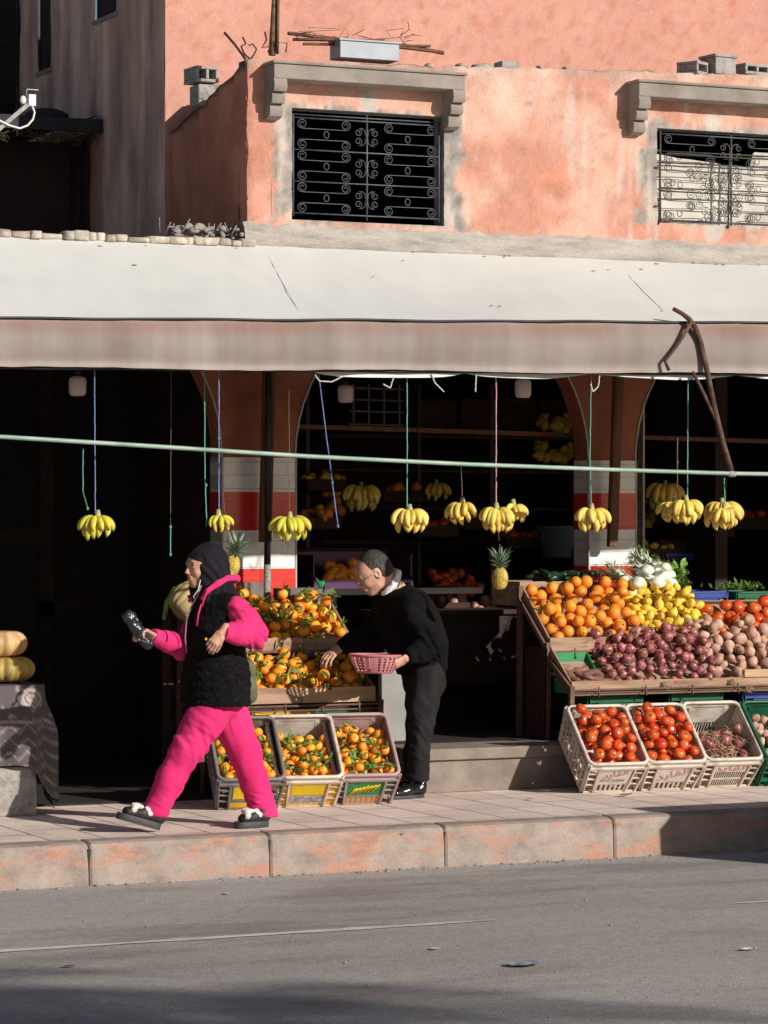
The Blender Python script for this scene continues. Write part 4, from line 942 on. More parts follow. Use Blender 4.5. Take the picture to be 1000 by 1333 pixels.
# left stand ---------------------------------------------------------
LX0 = at(240, 780, 2.66).x; LX1 = at(488, 900, 1.97).x
la = dict(Yf=1.97, Yb=2.31, zf=at(420, 894, 1.97).z, zb=at(400, 852, 2.30).z - .01)
lb_ = dict(Yf=2.33, Yb=2.68, zf=at(400, 829, 2.33).z, zb=at(380, 778, 2.65).z - .0)
st = thing('market_stand', 'stepped wooden stand of leafy mandarins between the woman and the man', 'stand', (LX0, 2.5, 0))
def tier(st, X0, X1, T, hb, m, segs=2, back=True):
    b = MB(); cuts = [X0 + (X1 - X0) * k / segs for k in range(segs + 1)]
    for k in range(segs):
        b = MB(); b.box((cuts[k] + .002, T['Yf'] - .012 - .004 * (k % 2), T['zf'] - hb), (cuts[k + 1] - .002, T['Yf'] + .006, T['zf'] - .004 * k)); kid(st, obj('front_board', b, m[k % len(m)], st, bev=.002))
    b = MB(); b.add([(X0, T['Yf'], T['zf'] - .085), (X1, T['Yf'], T['zf'] - .085), (X1, T['Yb'], T['zb'] - .09), (X0, T['Yb'], T['zb'] - .09)], [(0, 1, 2, 3)]); b.v += [(x, y, z - .01) for x, y, z in b.v]; b.f.append((7, 6, 5, 4)); b.mi.append(0); b.sm.append(False)
    kid(st, obj('tray', b, MATS['cardboard'], st))
    for x, s in ((X0, 1), (X1, -1)):
        b = MB(); b.add([(x, T['Yf'], T['zf'] - hb), (x, T['Yb'], T['zb'] - hb), (x, T['Yb'], T['zb'] + .01), (x, T['Yf'], T['zf'] - .005)] + [(x + s * .01, T['Yf'], T['zf'] - hb), (x + s * .01, T['Yb'], T['zb'] - hb), (x + s * .01, T['Yb'], T['zb'] + .01), (x + s * .01, T['Yf'], T['zf'] - .005)],
                        [(0, 1, 2, 3), (7, 6, 5, 4), (0, 4, 5, 1), (1, 5, 6, 2), (2, 6, 7, 3), (3, 7, 4, 0)]); kid(st, obj('side_board', b, m[0], st))
def rails(st, X0, X1, T, hb, n=4):
    b = MB(); y = T['Yf'] - .03; z = T['zf'] - hb
    b.beam((X0 - .02, y, z - .004), (X1 + .03, y, z - .004), .018, .010); b.beam((X0 - .02, y, z - .032), (X1 + .03, y, z - .032), .014, .008)
    for k in range(n): x = X0 + (X1 - X0) * (k + .5) / n; b.tube([(x, y - .005, z + .014), (x, y - .012, z - .05)], .006, 6)
    for x in (X0 - .02, X1 + .025): b.beam((x, y, z + .02), (x, y + .03, 0), .03, .03, up=(0, 1, 0))
    for x in (X0 - .02, X1 + .025): b.beam((x, T['Yb'], T['zb'] + .02), (x, T['Yb'] + .02, 0), .03, .03, up=(0, 1, 0)); b.beam((x, y, z), (x, T['Yb'], T['zb'] - .07), .025, .03)
    kid(st, obj('metal_frame', b, MATS['rust_rail'], st))
tier(st, LX0, LX1, la, .095, [MATS['worn_wood'], MATS['fresh_wood']], 2); tier(st, LX0, LX1 + .005, lb_, .085, [MATS['worn_wood'], MATS['worn_wood']], 3)
rails(st, LX0, LX1, la, .105); rails(st, LX0, LX1, lb_, .085)
b = MB()
for z in (.12, .42, .52): b.box((LX0, 2.02, z), (LX1, 2.66, z + .02))
b.box((LX0 + .02, 2.68, .0), (LX1 - .02, 2.71, .95)); b.box((LX0, 2.31, .4), (LX1, 2.33, lb_['zf'] - .12))
kid(st, obj('shelf', b, MATS['shelf_brown'], st))
b = MB(); b.box((LX0 + .08, 1.98, .30), (LX1 - .04, 2.02, .335)); kid(st, obj('crate_rest', b, MATS['shelf_brown'], st))
def floorf(T, dz=-.06, amp=.03, sd=0): return lambda x, y: T['zf'] + dz + (y - T['Yf']) / (T['Yb'] - T['Yf']) * (T['zb'] - T['zf']) + amp * fbm(x * 4 + sd, y * 4, 2)
inL = lambda x, y, r: LX0 + r < x < LX1 - r
ba = pack((LX0, LX1), (la['Yf'] + .03, la['Yb'] - .02), floorf(la, -.075, .03), (.030, .040), 1.3, inL, 190, seed=21)
fill(MAND, ba, R1, 'mandarin with leaves on the lower tier of the left stand', 'mandarins on the lower tier')
bb_ = pack((LX0, LX1), (lb_['Yf'] + .03, lb_['Yb'] - .02), floorf(lb_, -.07, .04, 5), (.031, .041), 1.3, inL, 190, seed=22)
fill(MAND, bb_, R1, 'mandarin with leaves on the upper tier of the left stand', 'mandarins on the upper tier')
for (T, nm, B) in ((la, 'lower', ba), (lb_, 'upper', bb_)):
    for q in range(46 if nm == 'upper' else 34):
        x, y, z, r = random.choice(B); me = new_mesh(sprig(q + 300, random.choice((2, 3, 4)), .06), MATS['leaf_green']); o = bpy.data.objects.new('leaf_sprig', me); COL.objects.link(o)
        o.matrix_basis = Matrix.Translation((x + random.uniform(-.04, .04), y - .02, z + r * .7)) @ rrot(.9).to_matrix().to_4x4(); tag(o, 'green leaf sprig among the mandarins of the %s tier' % nm, 'leaves', 'leaf sprigs on the %s tier' % nm)
# yellow and green crates below the lower board
for (pa, pb, m, lb) in ((330, 405, 'yellow_plastic', 'yellow crate showing below the lower mandarin board'), (408, 482, 'green_plastic', 'green crate showing below the lower mandarin board')):
    p = at((pa + pb) / 2, 935, 2.03); crate(Vector((p.x, 2.03, la['zf'] - .105 - .045 - CH)), 0, 0, MATS[m], lb, None, 'grid')
# grey fruit box, torn cardboard and plastic on the top tier
def open_box(name, x0, x1, y0, y1, z0, z1, m, label, cat, th=.006, lean=0., front=True):
    b = MB(); b.box((x0, y0, z0), (x1, y1, z0 + th)); b.box((x0, y0, z0), (x1, y0 + th, z1 if front else z0 + .05)); b.box((x0, y1 - th, z0), (x1, y1, z1 + lean))
    for xx in (x0, x1 - th): b.prism([(0, 0), (1, 0), (1, 1), (0, 1)], 0, 0) if False else b.add([(xx, y0 + th, z0), (xx, y1 - th, z0), (xx, y1 - th, z1), (xx, y0 + th, z1 if front else z0 + .05), (xx + th, y0 + th, z0), (xx + th, y1 - th, z0), (xx + th, y1 - th, z1), (xx + th, y0 + th, z1 if front else z0 + .05)], [(0, 1, 2, 3), (7, 6, 5, 4), (0, 4, 5, 1), (1, 5, 6, 2), (2, 6, 7, 3), (3, 7, 4, 0)])
    return tag(obj(name, b, m), label, cat)
p = at(380, 792, 2.70); q = at(440, 766, 2.70)
mat('grey_sack', [(.10, .085, .075), (.2, .17, .155)], scale=9, rough=.85, bump=.4, bscale=30)
open_box('cardboard_box', p.x, q.x, 2.72, 3.0, p.z, q.z, MATS['grey_sack'], 'grey cardboard box behind the upper mandarins near the man', 'box')
mat('white_card', [(.45, .42, .37), (.62, .58, .52)], scale=5, rough=.9)
b = MB(); a = at(405, 806, 2.6); c = at(447, 790, 2.69); b.box((a.x - .1, 2.70, a.z - .10), (LX1 - .02, 2.71, c.z + .03)); b.box((LX1 - .02, 2.6, a.z - .12), (LX1 - .012, 2.70, c.z + .03)); tag(obj('card_divider', b, MATS['white_card']), 'pale cardboard divider at the right end of the upper mandarins', 'cardboard')
b = MB(); a = at(318, 800, 2.7); c = at(343, 758, 2.7); b.box((a.x, 2.7, a.z), (c.x, 2.72, c.z)); tag(obj('cardboard_flap', b, MATS['grey_sack']), 'torn grey cardboard flap behind the woman on the upper tier', 'cardboard')
mat('green_film', [(.02, .35, .12), (.05, .55, .22)], scale=12, rough=.35)
b = MB(); rg = random.Random(3); c = at(418, 765, 2.69)
for k in range(9):
    a = rg.uniform(-.4, 3.6); L_ = rg.uniform(.03, .075); lm = leafmesh(L_, .018, .4, k); b.add(lm.v, lm.f, 0, True, Matrix.Translation(c) @ Euler((rg.uniform(.2, 1.2), rg.uniform(-.5, .5), a)).to_matrix().to_4x4())
tag(obj('plastic_tie', b, MATS['green_film']), 'bright green plastic strip knotted on top of the box', 'plastic strip')
# squash and brown frame at the left end
def pumpkin(loc, r, flat, m, label, group, ribs=14, stem=True, sx=1.):
    t = thing('pumpkin', label, 'pumpkin', loc, group); b = MB(); n = ribs * 6
    def fn(th, rr, z): return 1 - .075 * abs(math.cos(th * ribs / 2)) ** 4
    pr = [(math.sin(math.pi * i / 20) ** .8 * r * (1 if i else 0), -math.cos(math.pi * i / 20) * r * flat * (1 - .25 * math.exp(-(min(i, 20 - i) / 3.) ** 2))) for i in range(21)]
    b.lathe(pr, n, 0, Matrix.Diagonal((sx, 1, 1, 1)), fn); obj('skin', b, m, t, world=False)
    if stem: b = MB(); b.tube([(0, 0, r * flat * .75), (.004, 0, r * flat * .95), (.015, .005, r * flat * 1.1)], [.018, .013, .015], 7); obj('stem', b, MATS['dry_stem'], t, world=False)
    return t
mat('pumpkin_pale', [(.26, .28, .20), (.56, .31, .11), (.62, .52, .38)], scale=7, stretch=(1, 1, .35), rough=.5, fine=.1, finescale=40)
mat('pumpkin_green', [(.18, .19, .05), (.46, .30, .08), (.55, .40, .14)], scale=8, stretch=(1, 1, .35), rough=.5, fine=.1, finescale=40)
mat('squash_tan', [(.36, .26, .10), (.5, .4, .2)], scale=5, rough=.55)
tb = at(246, 782, 2.55); t = pumpkin(tb, .115, 1.15, MATS['squash_tan'], 'tan ribbed squash on the stand behind the woman\'s face', None, stem=False); t.rotation_euler = (.2, .9, .3)
b = MB(); a = at(213, 806, 2.6); b.tube([a, at(218, 784, 2.6), at(228, 768, 2.6), at(240, 762, 2.6)], [.012, .02, .022, .02], 9); tag(obj('long_squash', b, MATS['fennel_green']), 'curved pale green squash neck beside the tan squash', 'squash')
b = MB(); y = 2.72
b.beam(at(217, 800, y), (at(217, 800, y).x + .0, y, 0), .05, .03, up=(0, 1, 0)); b.beam(at(233, 800, y), (at(233, 800, y).x + .12, y, 0), .03, .03, up=(0, 1, 0)); b.beam(at(214, 802, y), at(240, 800, y), .04, .03)
b.beam((at(217, 940, y).x, y, .35), (at(245, 880, y).x + .1, y, .75), .03, .02, up=(0, 1, 0)); b.beam((at(217, 1000, y).x, y, .75), (at(245, 880, y).x + .1, y, .1), .03, .02, up=(0, 1, 0))
tag(obj('trestle', b, MATS['shelf_brown']), 'dark reddish wooden trestle at the left end of the stand', 'trestle')
# right stand --------------------------------------------------------
RX0 = at(745, 890, 1.97).x; RX1 = 5.3
ra = dict(Yf=1.97, Yb=2.26, zf=at(870, 884, 1.97).z, zb=at(850, 838, 2.25).z)
rb = dict(Yf=2.28, Yb=2.64, zf=at(780, 829, 2.28).z, zb=at(760, 766, 2.62).z)
st2 = thing('market_stand', 'stepped wooden stand of oranges, lemons, onions and potatoes on the right', 'stand', (RX0, 2.5, 0))
tier(st2, RX0 - .01, RX1, ra, .075, [MATS['worn_wood']], 2); rails(st2, RX0, RX1, ra, .05, 9)
tier(st2, RX0, RX1, rb, .085, [MATS['worn_wood']], 3); rails(st2, RX0, RX1, rb, .085, 9)
b = MB(); b.box((RX0 + .02, 2.1, 0), (RX1, 2.14, ra['zf'] - .16)); b.box((RX0 + .02, 2.14, .3), (RX1, 2.6, .32)); b.box((RX0 + .02, 2.66, 0), (RX1, 2.69, 1.05)); b.box((RX0 + .1, 1.98, .30), (RX1, 2.02, .335)); b.box((RX0 + .01, 2.3, .1), (RX0 + .03, 2.65, .85))
kid(st2, obj('shelf', b, MATS['shelf_brown'], st2))
b = MB(); a = at(905, 872, 1.965); b.box((a.x + .36, 1.945, ra['zf'] + .0), (RX1, 1.965, ra['zf'] + .05)); kid(st2, obj('front_board', b, MATS['fresh_wood'], st2, bev=.002))
for (pa, m, lb) in ((800, 'green_plastic', 'green crate below the sweet potatoes on the right stand'), (905, 'green_plastic', 'green crate below the red onions on the right stand'), (1000, 'blue_plastic', 'blue crate under the stand at the right edge')):
    p = at(pa, 935, 2.04); crate(Vector((p.x, 2.04, ra['zf'] - .05 - .05 - CH)), 0, 0, MATS[m], lb, None, 'grid')
bxA = lambda px, py, Y: at(px, py, Y).x
XL1 = bxA(843, 829, 2.28); XL2 = bxA(938, 820, 2.28); XO1 = bxA(792, 885, 1.97); XO2 = bxA(925, 878, 1.97)
up = lambda a, c: (lambda x, y, r: a + r < x < c - r * .4)
wob = lambda y, s: .05 * nz(y * 7, s)
fO = lambda x, y: floorf(rb, -.09, .025, 1)(x, y) + .035 * math.sin(3.14 * min(1, max(0, (x - RX0) / (XL1 - RX0))))
oo = pack((RX0, XL1 + .05), (2.30, 2.64), fO, (.038, .045), 1.35, lambda x, y, r: RX0 + r < x < XL1 - r * .3 + wob(y, 1), 170, seed=41)
fill(ORNG, oo, .043, 'orange in the heap on the upper left of the right stand', 'oranges on the right stand')
fL = lambda x, y: floorf(rb, -.075, .02, 2)(x, y) + .045 * math.sin(3.14 * min(1, max(0, (x - XL1) / (XL2 - XL1)))) - .02
ll = pack((XL1 - .05, XL2 + .05), (2.30, 2.64), fL, (.027, .033), 1.5, lambda x, y, r: XL1 + r * .3 + wob(y, 1) < x < XL2 - r * .3, 260, seed=42)
fill(LEM, ll, .032, 'yellow lemon in the heap between oranges and tomatoes', 'lemons on the right stand', up=False)
fT = lambda x, y: floorf(rb, -.085, .02, 3)(x, y) - .02
tt = pack((XL2, RX1), (2.30, 2.52), fT, (.040, .046), 1.1, lambda x, y, r: XL2 + r * .5 < x < 4.9, 100, seed=43)
fill(TOM, tt, .043, 'red tomato in the heap beside the lemons', 'tomatoes on the right stand')
fN = lambda x, y: floorf(ra, -.068, .02, 4)(x, y) + .10 * sstep(0, .35, x - XO1) * math.sin(3.14 * min(1, max(.0, (y - 1.97) / .36))) - .0
nn_ = pack((XO1, XO2 + .1), (1.985, 2.29), fN, (.029, .040), 1.4, lambda x, y, r: XO1 + r + .08 * (y - 2) < x < XO2 + wob(y, 4) + .1 * (2.5 - y), 290, cand=120, seed=44)
fill(ONI, nn_, .037, 'red onion in the heap on the lower tier', 'onions on the right stand', up=False)
fP = lambda x, y: floorf(ra, -.07, .03, 5)(x, y) + .10 * math.sin(3.14 * min(1, max(.0, (y - 1.97) / .44)))
pp_ = pack((XO2, RX1), (2.0, 2.34), fP, (.027, .040), 1.35, lambda x, y, r: XO2 + r + wob(y, 4) + .1 * (2.5 - y) - .02 < x < 4.9, 240, seed=45)
fill(POT, pp_, .034, 'pinkish brown potato heaped beside the red onions', 'potatoes on the right stand', up=False)
sw = pack((RX0 + .04, XO1 + .02), (2.0, 2.20), lambda x, y: ra['zf'] - .07 + (y - 2) * .25, (.021, .028), 1.6, lambda x, y, r: RX0 + .05 < x < XO1 + .0, 60, seed=46)
for x, y, z, r in sw: SWP.put(Vector((x, y, z)), Euler((random.uniform(-.2, .2), random.uniform(-.25, .25), random.uniform(-.7, .7))), .9, 'small brown sweet potato in front of the green crate', 'sweet potatoes')
p = at(757, 868, 2.36); open_box('green_crate', RX0 + .02, XO1 + .0, 2.0, 2.25, ra['zf'] - .09, at(757, 849, 2.25).z, MATS['bright_green_plastic'], 'bright green box behind the sweet potatoes', 'box', .008, front=False)
b = MB(); rg = random.Random(5)
for k in range(60):
    x = rg.uniform(XO1, XO2); y = rg.uniform(2.0, 2.45); p = Vector((x, y, fN(x, y) + .10 + rg.random() * .025)); a = rg.uniform(0, 6.28); d = Vector((math.cos(a), math.sin(a), rg.uniform(-.3, .3))) * rg.uniform(.015, .035)
    b.tube([p - d, p + Vector((0, 0, .006)), p + d], .0018, 4)
for (px, py) in ((868, 893), (955, 890), (975, 898)):
    c = at(px, py, 1.94)
    for k in range(14): a = rg.uniform(0, 6.28); b.tube([c + Vector((rg.uniform(-.03, .03), 0, .03)), c + Vector((.03 * math.cos(a), -.01, .02 * math.sin(a))), c + Vector((rg.uniform(-.05, .05), 0, -.03 * rg.random()))], .0018, 4)
tag(obj('onion_straw', b, MATS['dry_stem']), 'dry stalks and roots scattered over the heap of red onions', 'straw', kind='stuff')
for k in range(26):
    p = at(random.uniform(698, 765), random.uniform(742, 756), 2.8); CUC.put(Vector((p.x, random.uniform(2.72, 2.9), p.z - .02)), Euler((0, random.uniform(-.3, .3), random.uniform(0, 3))), .95, 'dark green cucumber piled behind the oranges', 'cucumbers behind the oranges')
open_box('wooden_box', at(677, 780, 2.7).x, at(765, 780, 2.7).x, 2.7, 3.1, at(700, 790, 2.7).z, at(700, 757, 2.7).z, MATS['worn_wood'], 'orange brown wooden box of cucumbers behind the oranges', 'box')
# fennel
def fennel(loc, s, rot, label):
    t = thing('fennel', label, 'fennel', loc, 'fennel bulbs behind the lemons'); t.rotation_euler = rot; t.scale = (s,) * 3
    b = MB(); b.lathe([(.012, -.045), (.034, -.04), (.047, -.015), (.045, .012), (.032, .035), (.018, .05)], 16, 0, Matrix.Diagonal((1.1, .8, 1, 1)), lambda th, r, z: 1 + .07 * math.cos(th * 4 + z * 20)); obj('bulb', b, MATS['fennel_white'], t, world=False)
    b = MB(); rg = random.Random(int(loc[0] * 1e4))
    for k in range(5): a = k * 1.25; b.tube([(.012 * math.cos(a), .012 * math.sin(a), .04), (.022 * math.cos(a), .022 * math.sin(a), .09), (.045 * math.cos(a), .045 * math.sin(a), .15)], [.010, .008, .006], 7)
    obj('stalk', b, MATS['fennel_white'], t, world=False)
    b = MB()
    for k in range(60):
        a = rg.uniform(0, 6.28); h = rg.uniform(.10, .2); p = Vector((.05 * math.cos(a), .05 * math.sin(a), h)); d = Vector((rg.gauss(0, 1), rg.gauss(0, 1), rg.uniform(0, 1))).normalized() * .035; b.tube([p, p + d * .6, p + d], [.0022, .0016, .0008], 3)
    obj('frond', b, MATS['fennel_green'], t, world=False)
for (px, py, s, rx, ry, Y) in ((815, 757, 1.0, 1.3, .3, 3.1), (838, 748, 1.0, 1.0, .7, 3.16), (824, 772, .8, 1.5, 0, 3.06), (848, 757, 1.0, 1.3, .5, 3.14), (862, 750, 1.0, 1.4, -.2, 3.2), (873, 760, .95, 1.5, .2, 3.14), (852, 738, .8, 1.2, -.3, 3.26), (837, 735, .75, .9, .3, 3.3), (858, 766, .7, 1.5, .9, 3.08), (846, 730, .5, 1.0, .2, 3.32), (806, 748, .9, 1.5, .6, 3.2), (830, 758, .9, 1.5, -.4, 3.0), (856, 758, .95, 1.6, .0, 3.0), (872, 748, .8, 1.4, .5, 3.28), (842, 742, .85, 1.5, -.1, 3.08), (866, 738, .7, 1.5, .1, 3.12)):
    fennel(at(px, py, Y - .40), s * 1.1, (-rx * .9, ry, .2), 'white fennel bulb with green fronds heaped behind the lemons')
def leaf_heap(name, c, ext, n, L_, w, m, label, cat, sd):
    b = MB(); rg = random.Random(sd)
    for k in range(n):
        lm = leafmesh(L_ * rg.uniform(.6, 1.2), w * rg.uniform(.7, 1.2), rg.uniform(-.6, .6), k, 4)
        b.add(lm.v, lm.f, 0, True, Matrix.Translation(c + Vector((rg.gauss(0, ext[0]), rg.gauss(0, ext[1]), rg.gauss(0, ext[2])))) @ Euler((rg.uniform(-.5, 1.5), rg.uniform(-.9, .9), rg.uniform(0, 6.28))).to_matrix().to_4x4())
    return tag(obj(name, b, m), label, cat)
leaf_heap('green_leaves', at(876, 748, 2.95), (.03, .04, .028), 90, .07, .035, MATS['fennel_green'], 'bunch of bright green leaves behind the fennel bulbs', 'greens', 1)
leaf_heap('green_leaves', at(885, 762, 2.8), (.03, .04, .02), 80, .05, .02, MATS['leaf_green'], 'small dark green leaves right of the fennel bulbs', 'greens', 2)
leaf_heap('green_leaves', at(965, 765, 2.9), (.12, .05, .008), 120, .05, .02, MATS['leaf_green'], 'dark greens lying in the crates at the right back', 'greens', 3)
for (pa, m, lb) in ((868, 'green_plastic', 'green crate just behind the lemons'), (920, 'blue_plastic', 'blue crate of turnips between two green crates'), (984, 'green_plastic', 'green crate at the right back of the stand')):
    p = at(pa, 787, 2.72); root, M = crate(Vector((p.x, 2.72, p.z - .13)), 0, 0, MATS[m], lb, 'crates along the back of the right stand', 'grid', None, .80)
    o = pack((-.17, .17), (.03, .43), lambda x, y: .17, (.028, .036), .4, crate_in, 30, seed=pa); fill(POT, [(x, y, z, r) for x, y, z, r in o], .034, 'pale turnip inside the ' + lb.split(' of')[0].replace(' just', '').replace(' at the', ' at'), 'turnips in crate ' + str(m).replace('_plastic', '') + (' right' if pa > 950 else ''), M, up=False)
# counter and panels behind the man ------------------------------------
ct = thing('counter', 'low dark shop counter behind the man', 'counter', (at(590, 900, 3.5).x, 3.5, .26))
a = at(560, 795, 3.5); c = at(700, 795, 3.5)
b = MB(); b.box((a.x - .35, 3.5, a.z - .03), (c.x + .1, 4.0, a.z + .0)); kid(ct, obj('top', b, MATS['shelf_brown'], ct))
b = MB(); b.box((a.x - .32, 3.53, at(600, 890, 3.53).z), (c.x + .08, 3.56, a.z - .031)); kid(ct, obj('front_panel', b, MATS['dark_brown'], ct))
b = MB(); b.box((a.x - .3, 3.6, .27), (a.x - .26, 3.95, a.z - .031)); b.box((c.x + .02, 3.6, .27), (c.x + .06, 3.95, a.z - .031)); b.box((a.x - .25, 3.9, .27), (c.x, 3.93, a.z - .031)); kid(ct, obj('leg', b, MATS['black_and_shade'], ct))
b = MB(); a = at(497, 850, 2.55); c = at(556, 985, 2.55); b.box((a.x, 2.55, .0), (c.x, 2.60, a.z)); tag(obj('side_panel', b, MATS['pale_panel'], bev=.004), 'pale grey upright panel beside the mandarin stand behind the man', 'panel')
# ---- dim things inside the middle shop ---------------------------------
def box_thing(name, px0, px1, py0, py1, Y, d, m, label, cat, group=None):
    a = at(px0, py1, Y); c = at(px1, py0, Y); t = thing(name, label, cat, (a.x, Y, a.z), group); b = MB(); b.box((a.x, Y, a.z), (c.x, Y + d, c.z)); obj('carton_body', b, m, t, bev=.004)
    b = MB(); w = (c.x - a.x); b.box((a.x + .01, Y - .006, c.z - .015), (c.x - .01, Y - .001, c.z + .012)); b.box((a.x + w * .05, Y - .008, a.z + .02), (a.x + w * .95, Y - .003, a.z + (c.z - a.z) * .22)); obj('lid', b, m, t); return t
for i, px in enumerate((548, 600, 653, 705)): box_thing('fruit_carton', px, px + 46, 522, 568, 5.4, .35, MATS['carton_brown'], ['brown fruit carton leftmost on the high inner shelf', 'second brown carton from the left on the inner shelf', 'third brown carton from the left on the inner shelf', 'brown carton on the inner shelf closest to the right pillar'][i], 'carton', 'cartons on the high shelf')
sh_ = thing('shelf_rack', 'dark metal shelf rack inside the middle shop', 'shelf', at(600, 600, 5.35))
for y in (568, 612, 660, 705):
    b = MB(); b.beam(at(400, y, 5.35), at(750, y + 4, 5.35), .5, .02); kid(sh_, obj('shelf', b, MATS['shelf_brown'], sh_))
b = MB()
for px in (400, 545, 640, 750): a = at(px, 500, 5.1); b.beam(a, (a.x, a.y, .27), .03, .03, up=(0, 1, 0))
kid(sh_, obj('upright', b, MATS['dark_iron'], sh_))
gr = MB()
for px in (460, 480, 500, 520): a = at(px, 500, 5.3); gr.beam(a, at(px, 560, 5.3), .012, .012, up=(0, 1, 0))
for py in (505, 520, 535, 552): gr.beam(at(455, py, 5.3), at(525, py + 2, 5.3), .012, .012)
tag(obj('wire_rack', gr, MATS['weld_grey']), 'small wire rack high in the middle shop', 'rack')
def dim_heap(proto, pxr, pyr, Y, n, nom, label, group, sc=1.):
    for k in range(n):
        px = random.uniform(*pxr); py = random.uniform(*pyr); Yy = Y + (pyr[1] - py) * .008; proto.put(at(px, py, Yy), rrot(1.5), sc, label, group)
dim_heap(LEM, (705, 745), (545, 562), 5.2, 14, .03, 'dim yellow lemon on the high inner shelf by the pillar', 'lemons on the inner shelf', 1.3)
dim_heap(LEM, (700, 748), (578, 603), 5.2, 18, .03, 'dim yellow lemon on the lower inner shelf by the pillar', 'lemons on the lower inner shelf', 1.2)
dim_heap(LEM, (832, 850), (612, 682), 4.6, 26, .03, 'dim lemon in net right of the right pillar', 'lemons right of the pillar', 1.2)
dim_heap(ORNG, (415, 445), (622, 668), 5.0, 14, .043, 'dim orange hanging in a net inside the shop', 'oranges in the inner net', .9)
dim_heap(TOM, (560, 625), (745, 775), 4.2, 34, .043, 'dim red apple heaped on the inner shop table', 'apples on the inner table', .9)
dim_heap(POT, (570, 650), (778, 815), 3.9, 34, .034, 'dim brown potato heaped inside the shop behind the man', 'potatoes inside the shop', 1.1)
a = at(409, 765, 3.7); c = at(538, 716, 3.7); pc = thing('purple_crate', 'dark purple plastic crate of oranges behind the man\'s head', 'crate', (a.x, 3.7, a.z))
b = MB(); b.box((a.x, 3.7, a.z), (c.x, 3.715, a.z + .05)); b.box((a.x, 4.1, a.z), (c.x, 4.115, c.z)); b.box((a.x, 3.715, a.z), (a.x + .012, 4.1, c.z - .03)); b.box((c.x - .012, 3.715, a.z), (c.x, 4.1, c.z - .03)); b.box((a.x, 3.7, a.z - .01), (c.x, 4.1, a.z)); b.tube([(a.x, 3.7, a.z + .06), (a.x, 4.1, c.z), (c.x, 4.1, c.z), (c.x, 3.7, a.z + .06)], .012, 6)
kid(pc, obj('body', b, MATS['purple_plastic'], pc))
dim_heap(ORNG, (420, 460), (732, 760), 3.8, 16, .043, 'dim orange in the purple crate', 'oranges in the purple crate', .95)
b = MB(); b.box((a.x - .1, 3.65, a.z - .05), (c.x + .5, 4.6, a.z - .012)); b.box((a.x, 4.4, .3), (c.x, 4.5, a.z - .05)); tag(obj('inner_table', b, MATS['black_and_shade']), 'dark table under the purple crate inside the shop', 'table')
a = at(725, 700, 4.4); b = MB(); b.lathe([(.10, -.14), (.15, .08), (.158, .085), (.145, .075), (.10, -.12), (0, -.12)], 28, 0, Matrix.Translation(a)); mat('tub_grey', [(.10, .13, .16), (.16, .2, .24)], scale=4, rough=.5); tag(obj('plastic_tub', b, MATS['tub_grey']), 'round bluish plastic tub left of the right pillar', 'tub')
for (x0, x1, y0, y1, m, lb) in ((858, 905, 705, 735, 'carton_brown', 'brown carton of bananas right of the right pillar'), (865, 910, 722, 730, 'blue_plastic', 'flat blue tray under the carton'), (850, 915, 738, 764, 'carton_brown', 'brown carton standing behind the greens'), (845, 895, 655, 668, 'carton_brown', 'thin carton on the shelf behind the bananas')):
    box_thing('carton', x0, x1, y0, y1, 3.9 + (.3 if m == 'carton_brown' else .2), .3, MATS[m], lb, 'carton')
for k, (px, py) in enumerate(((700, 500), (560, 640), (640, 615))): pass
# more dim fruit boxes stepping up inside the shop
k_ = 0
for (px0, py, Y, n, nom, pr, kind) in ((392, 690, 4.3, 9, .043, ORNG, 'orange'), (545, 700, 4.6, 8, .043, TOM, 'red apple'), (600, 690, 4.6, 8, .034, POT, 'kiwi like brown fruit'), (660, 715, 4.5, 9, .043, TOM, 'red apple'), (400, 640, 4.8, 8, .03, LEM, 'yellow fruit'), (500, 655, 4.9, 8, .043, ORNG, 'orange'), (560, 800, 4.0, 9, .034, POT, 'potato'), (842, 730, 4.1, 8, .03, LEM, 'yellow fruit'), (905, 700, 4.6, 8, .043, ORNG, 'orange'), (960, 690, 4.6, 8, .043, TOM, 'red apple')):
    a = at(px0, py, Y); c = at(px0 + 52, py - 16, Y); k_ += 1
    open_box('fruit_box', a.x, c.x, Y, Y + .28, a.z, c.z, MATS['carton_brown'], 'dim open carton of %s inside the shop, box %s from the street' % (kind + 's', ['low', 'high'][k_ % 2]) if False else 'dim open carton of %ss in the shade inside the shop' % kind, 'box')['group'] = 'open cartons of %ss inside the shop' % kind
    for q in range(n): pr.put(Vector((random.uniform(a.x + .03, c.x - .03), Y + random.uniform(.03, .22), c.z + random.uniform(-.01, .03))), rrot(1.5), .9, 'dim %s in an open carton inside the shop' % kind, 'dim %ss inside the shop' % kind)
# lamps ----------------------------------------------------------------
mat('bulb_plastic', [(.50, .44, .40), (.6, .54, .50)], scale=3, rough=.35)
for (px, py, Y, lb) in ((101, 502, 2.1, 'unlit pale lamp under the awning at the far left'), (450, 512, 3.0, 'unlit pale lamp hanging in shade inside the middle arch'), (681, 505, 1.9, 'unlit pinkish lamp under the awning near the right pillar')):
    c = at(px, py, Y); t = thing('lamp', lb, 'lamp', c); b = MB(); b.lathe([(0, -.062), (.038, -.060), (.05, -.045), (.052, .03), (.045, .048), (.02, .055), (0, .056)], 20, 0, Matrix.Translation(c)); obj('shade', b, MATS['bulb_plastic'], t)
    b = MB(); b.tube([c + Vector((0, 0, .055)), c + Vector((0, 0, .09))], .018, 8); b.tube([c + Vector((0, 0, .09)), c + Vector((0, 0, .4))], .004, 5); obj('cord', b, MATS['black_pipe'], t)
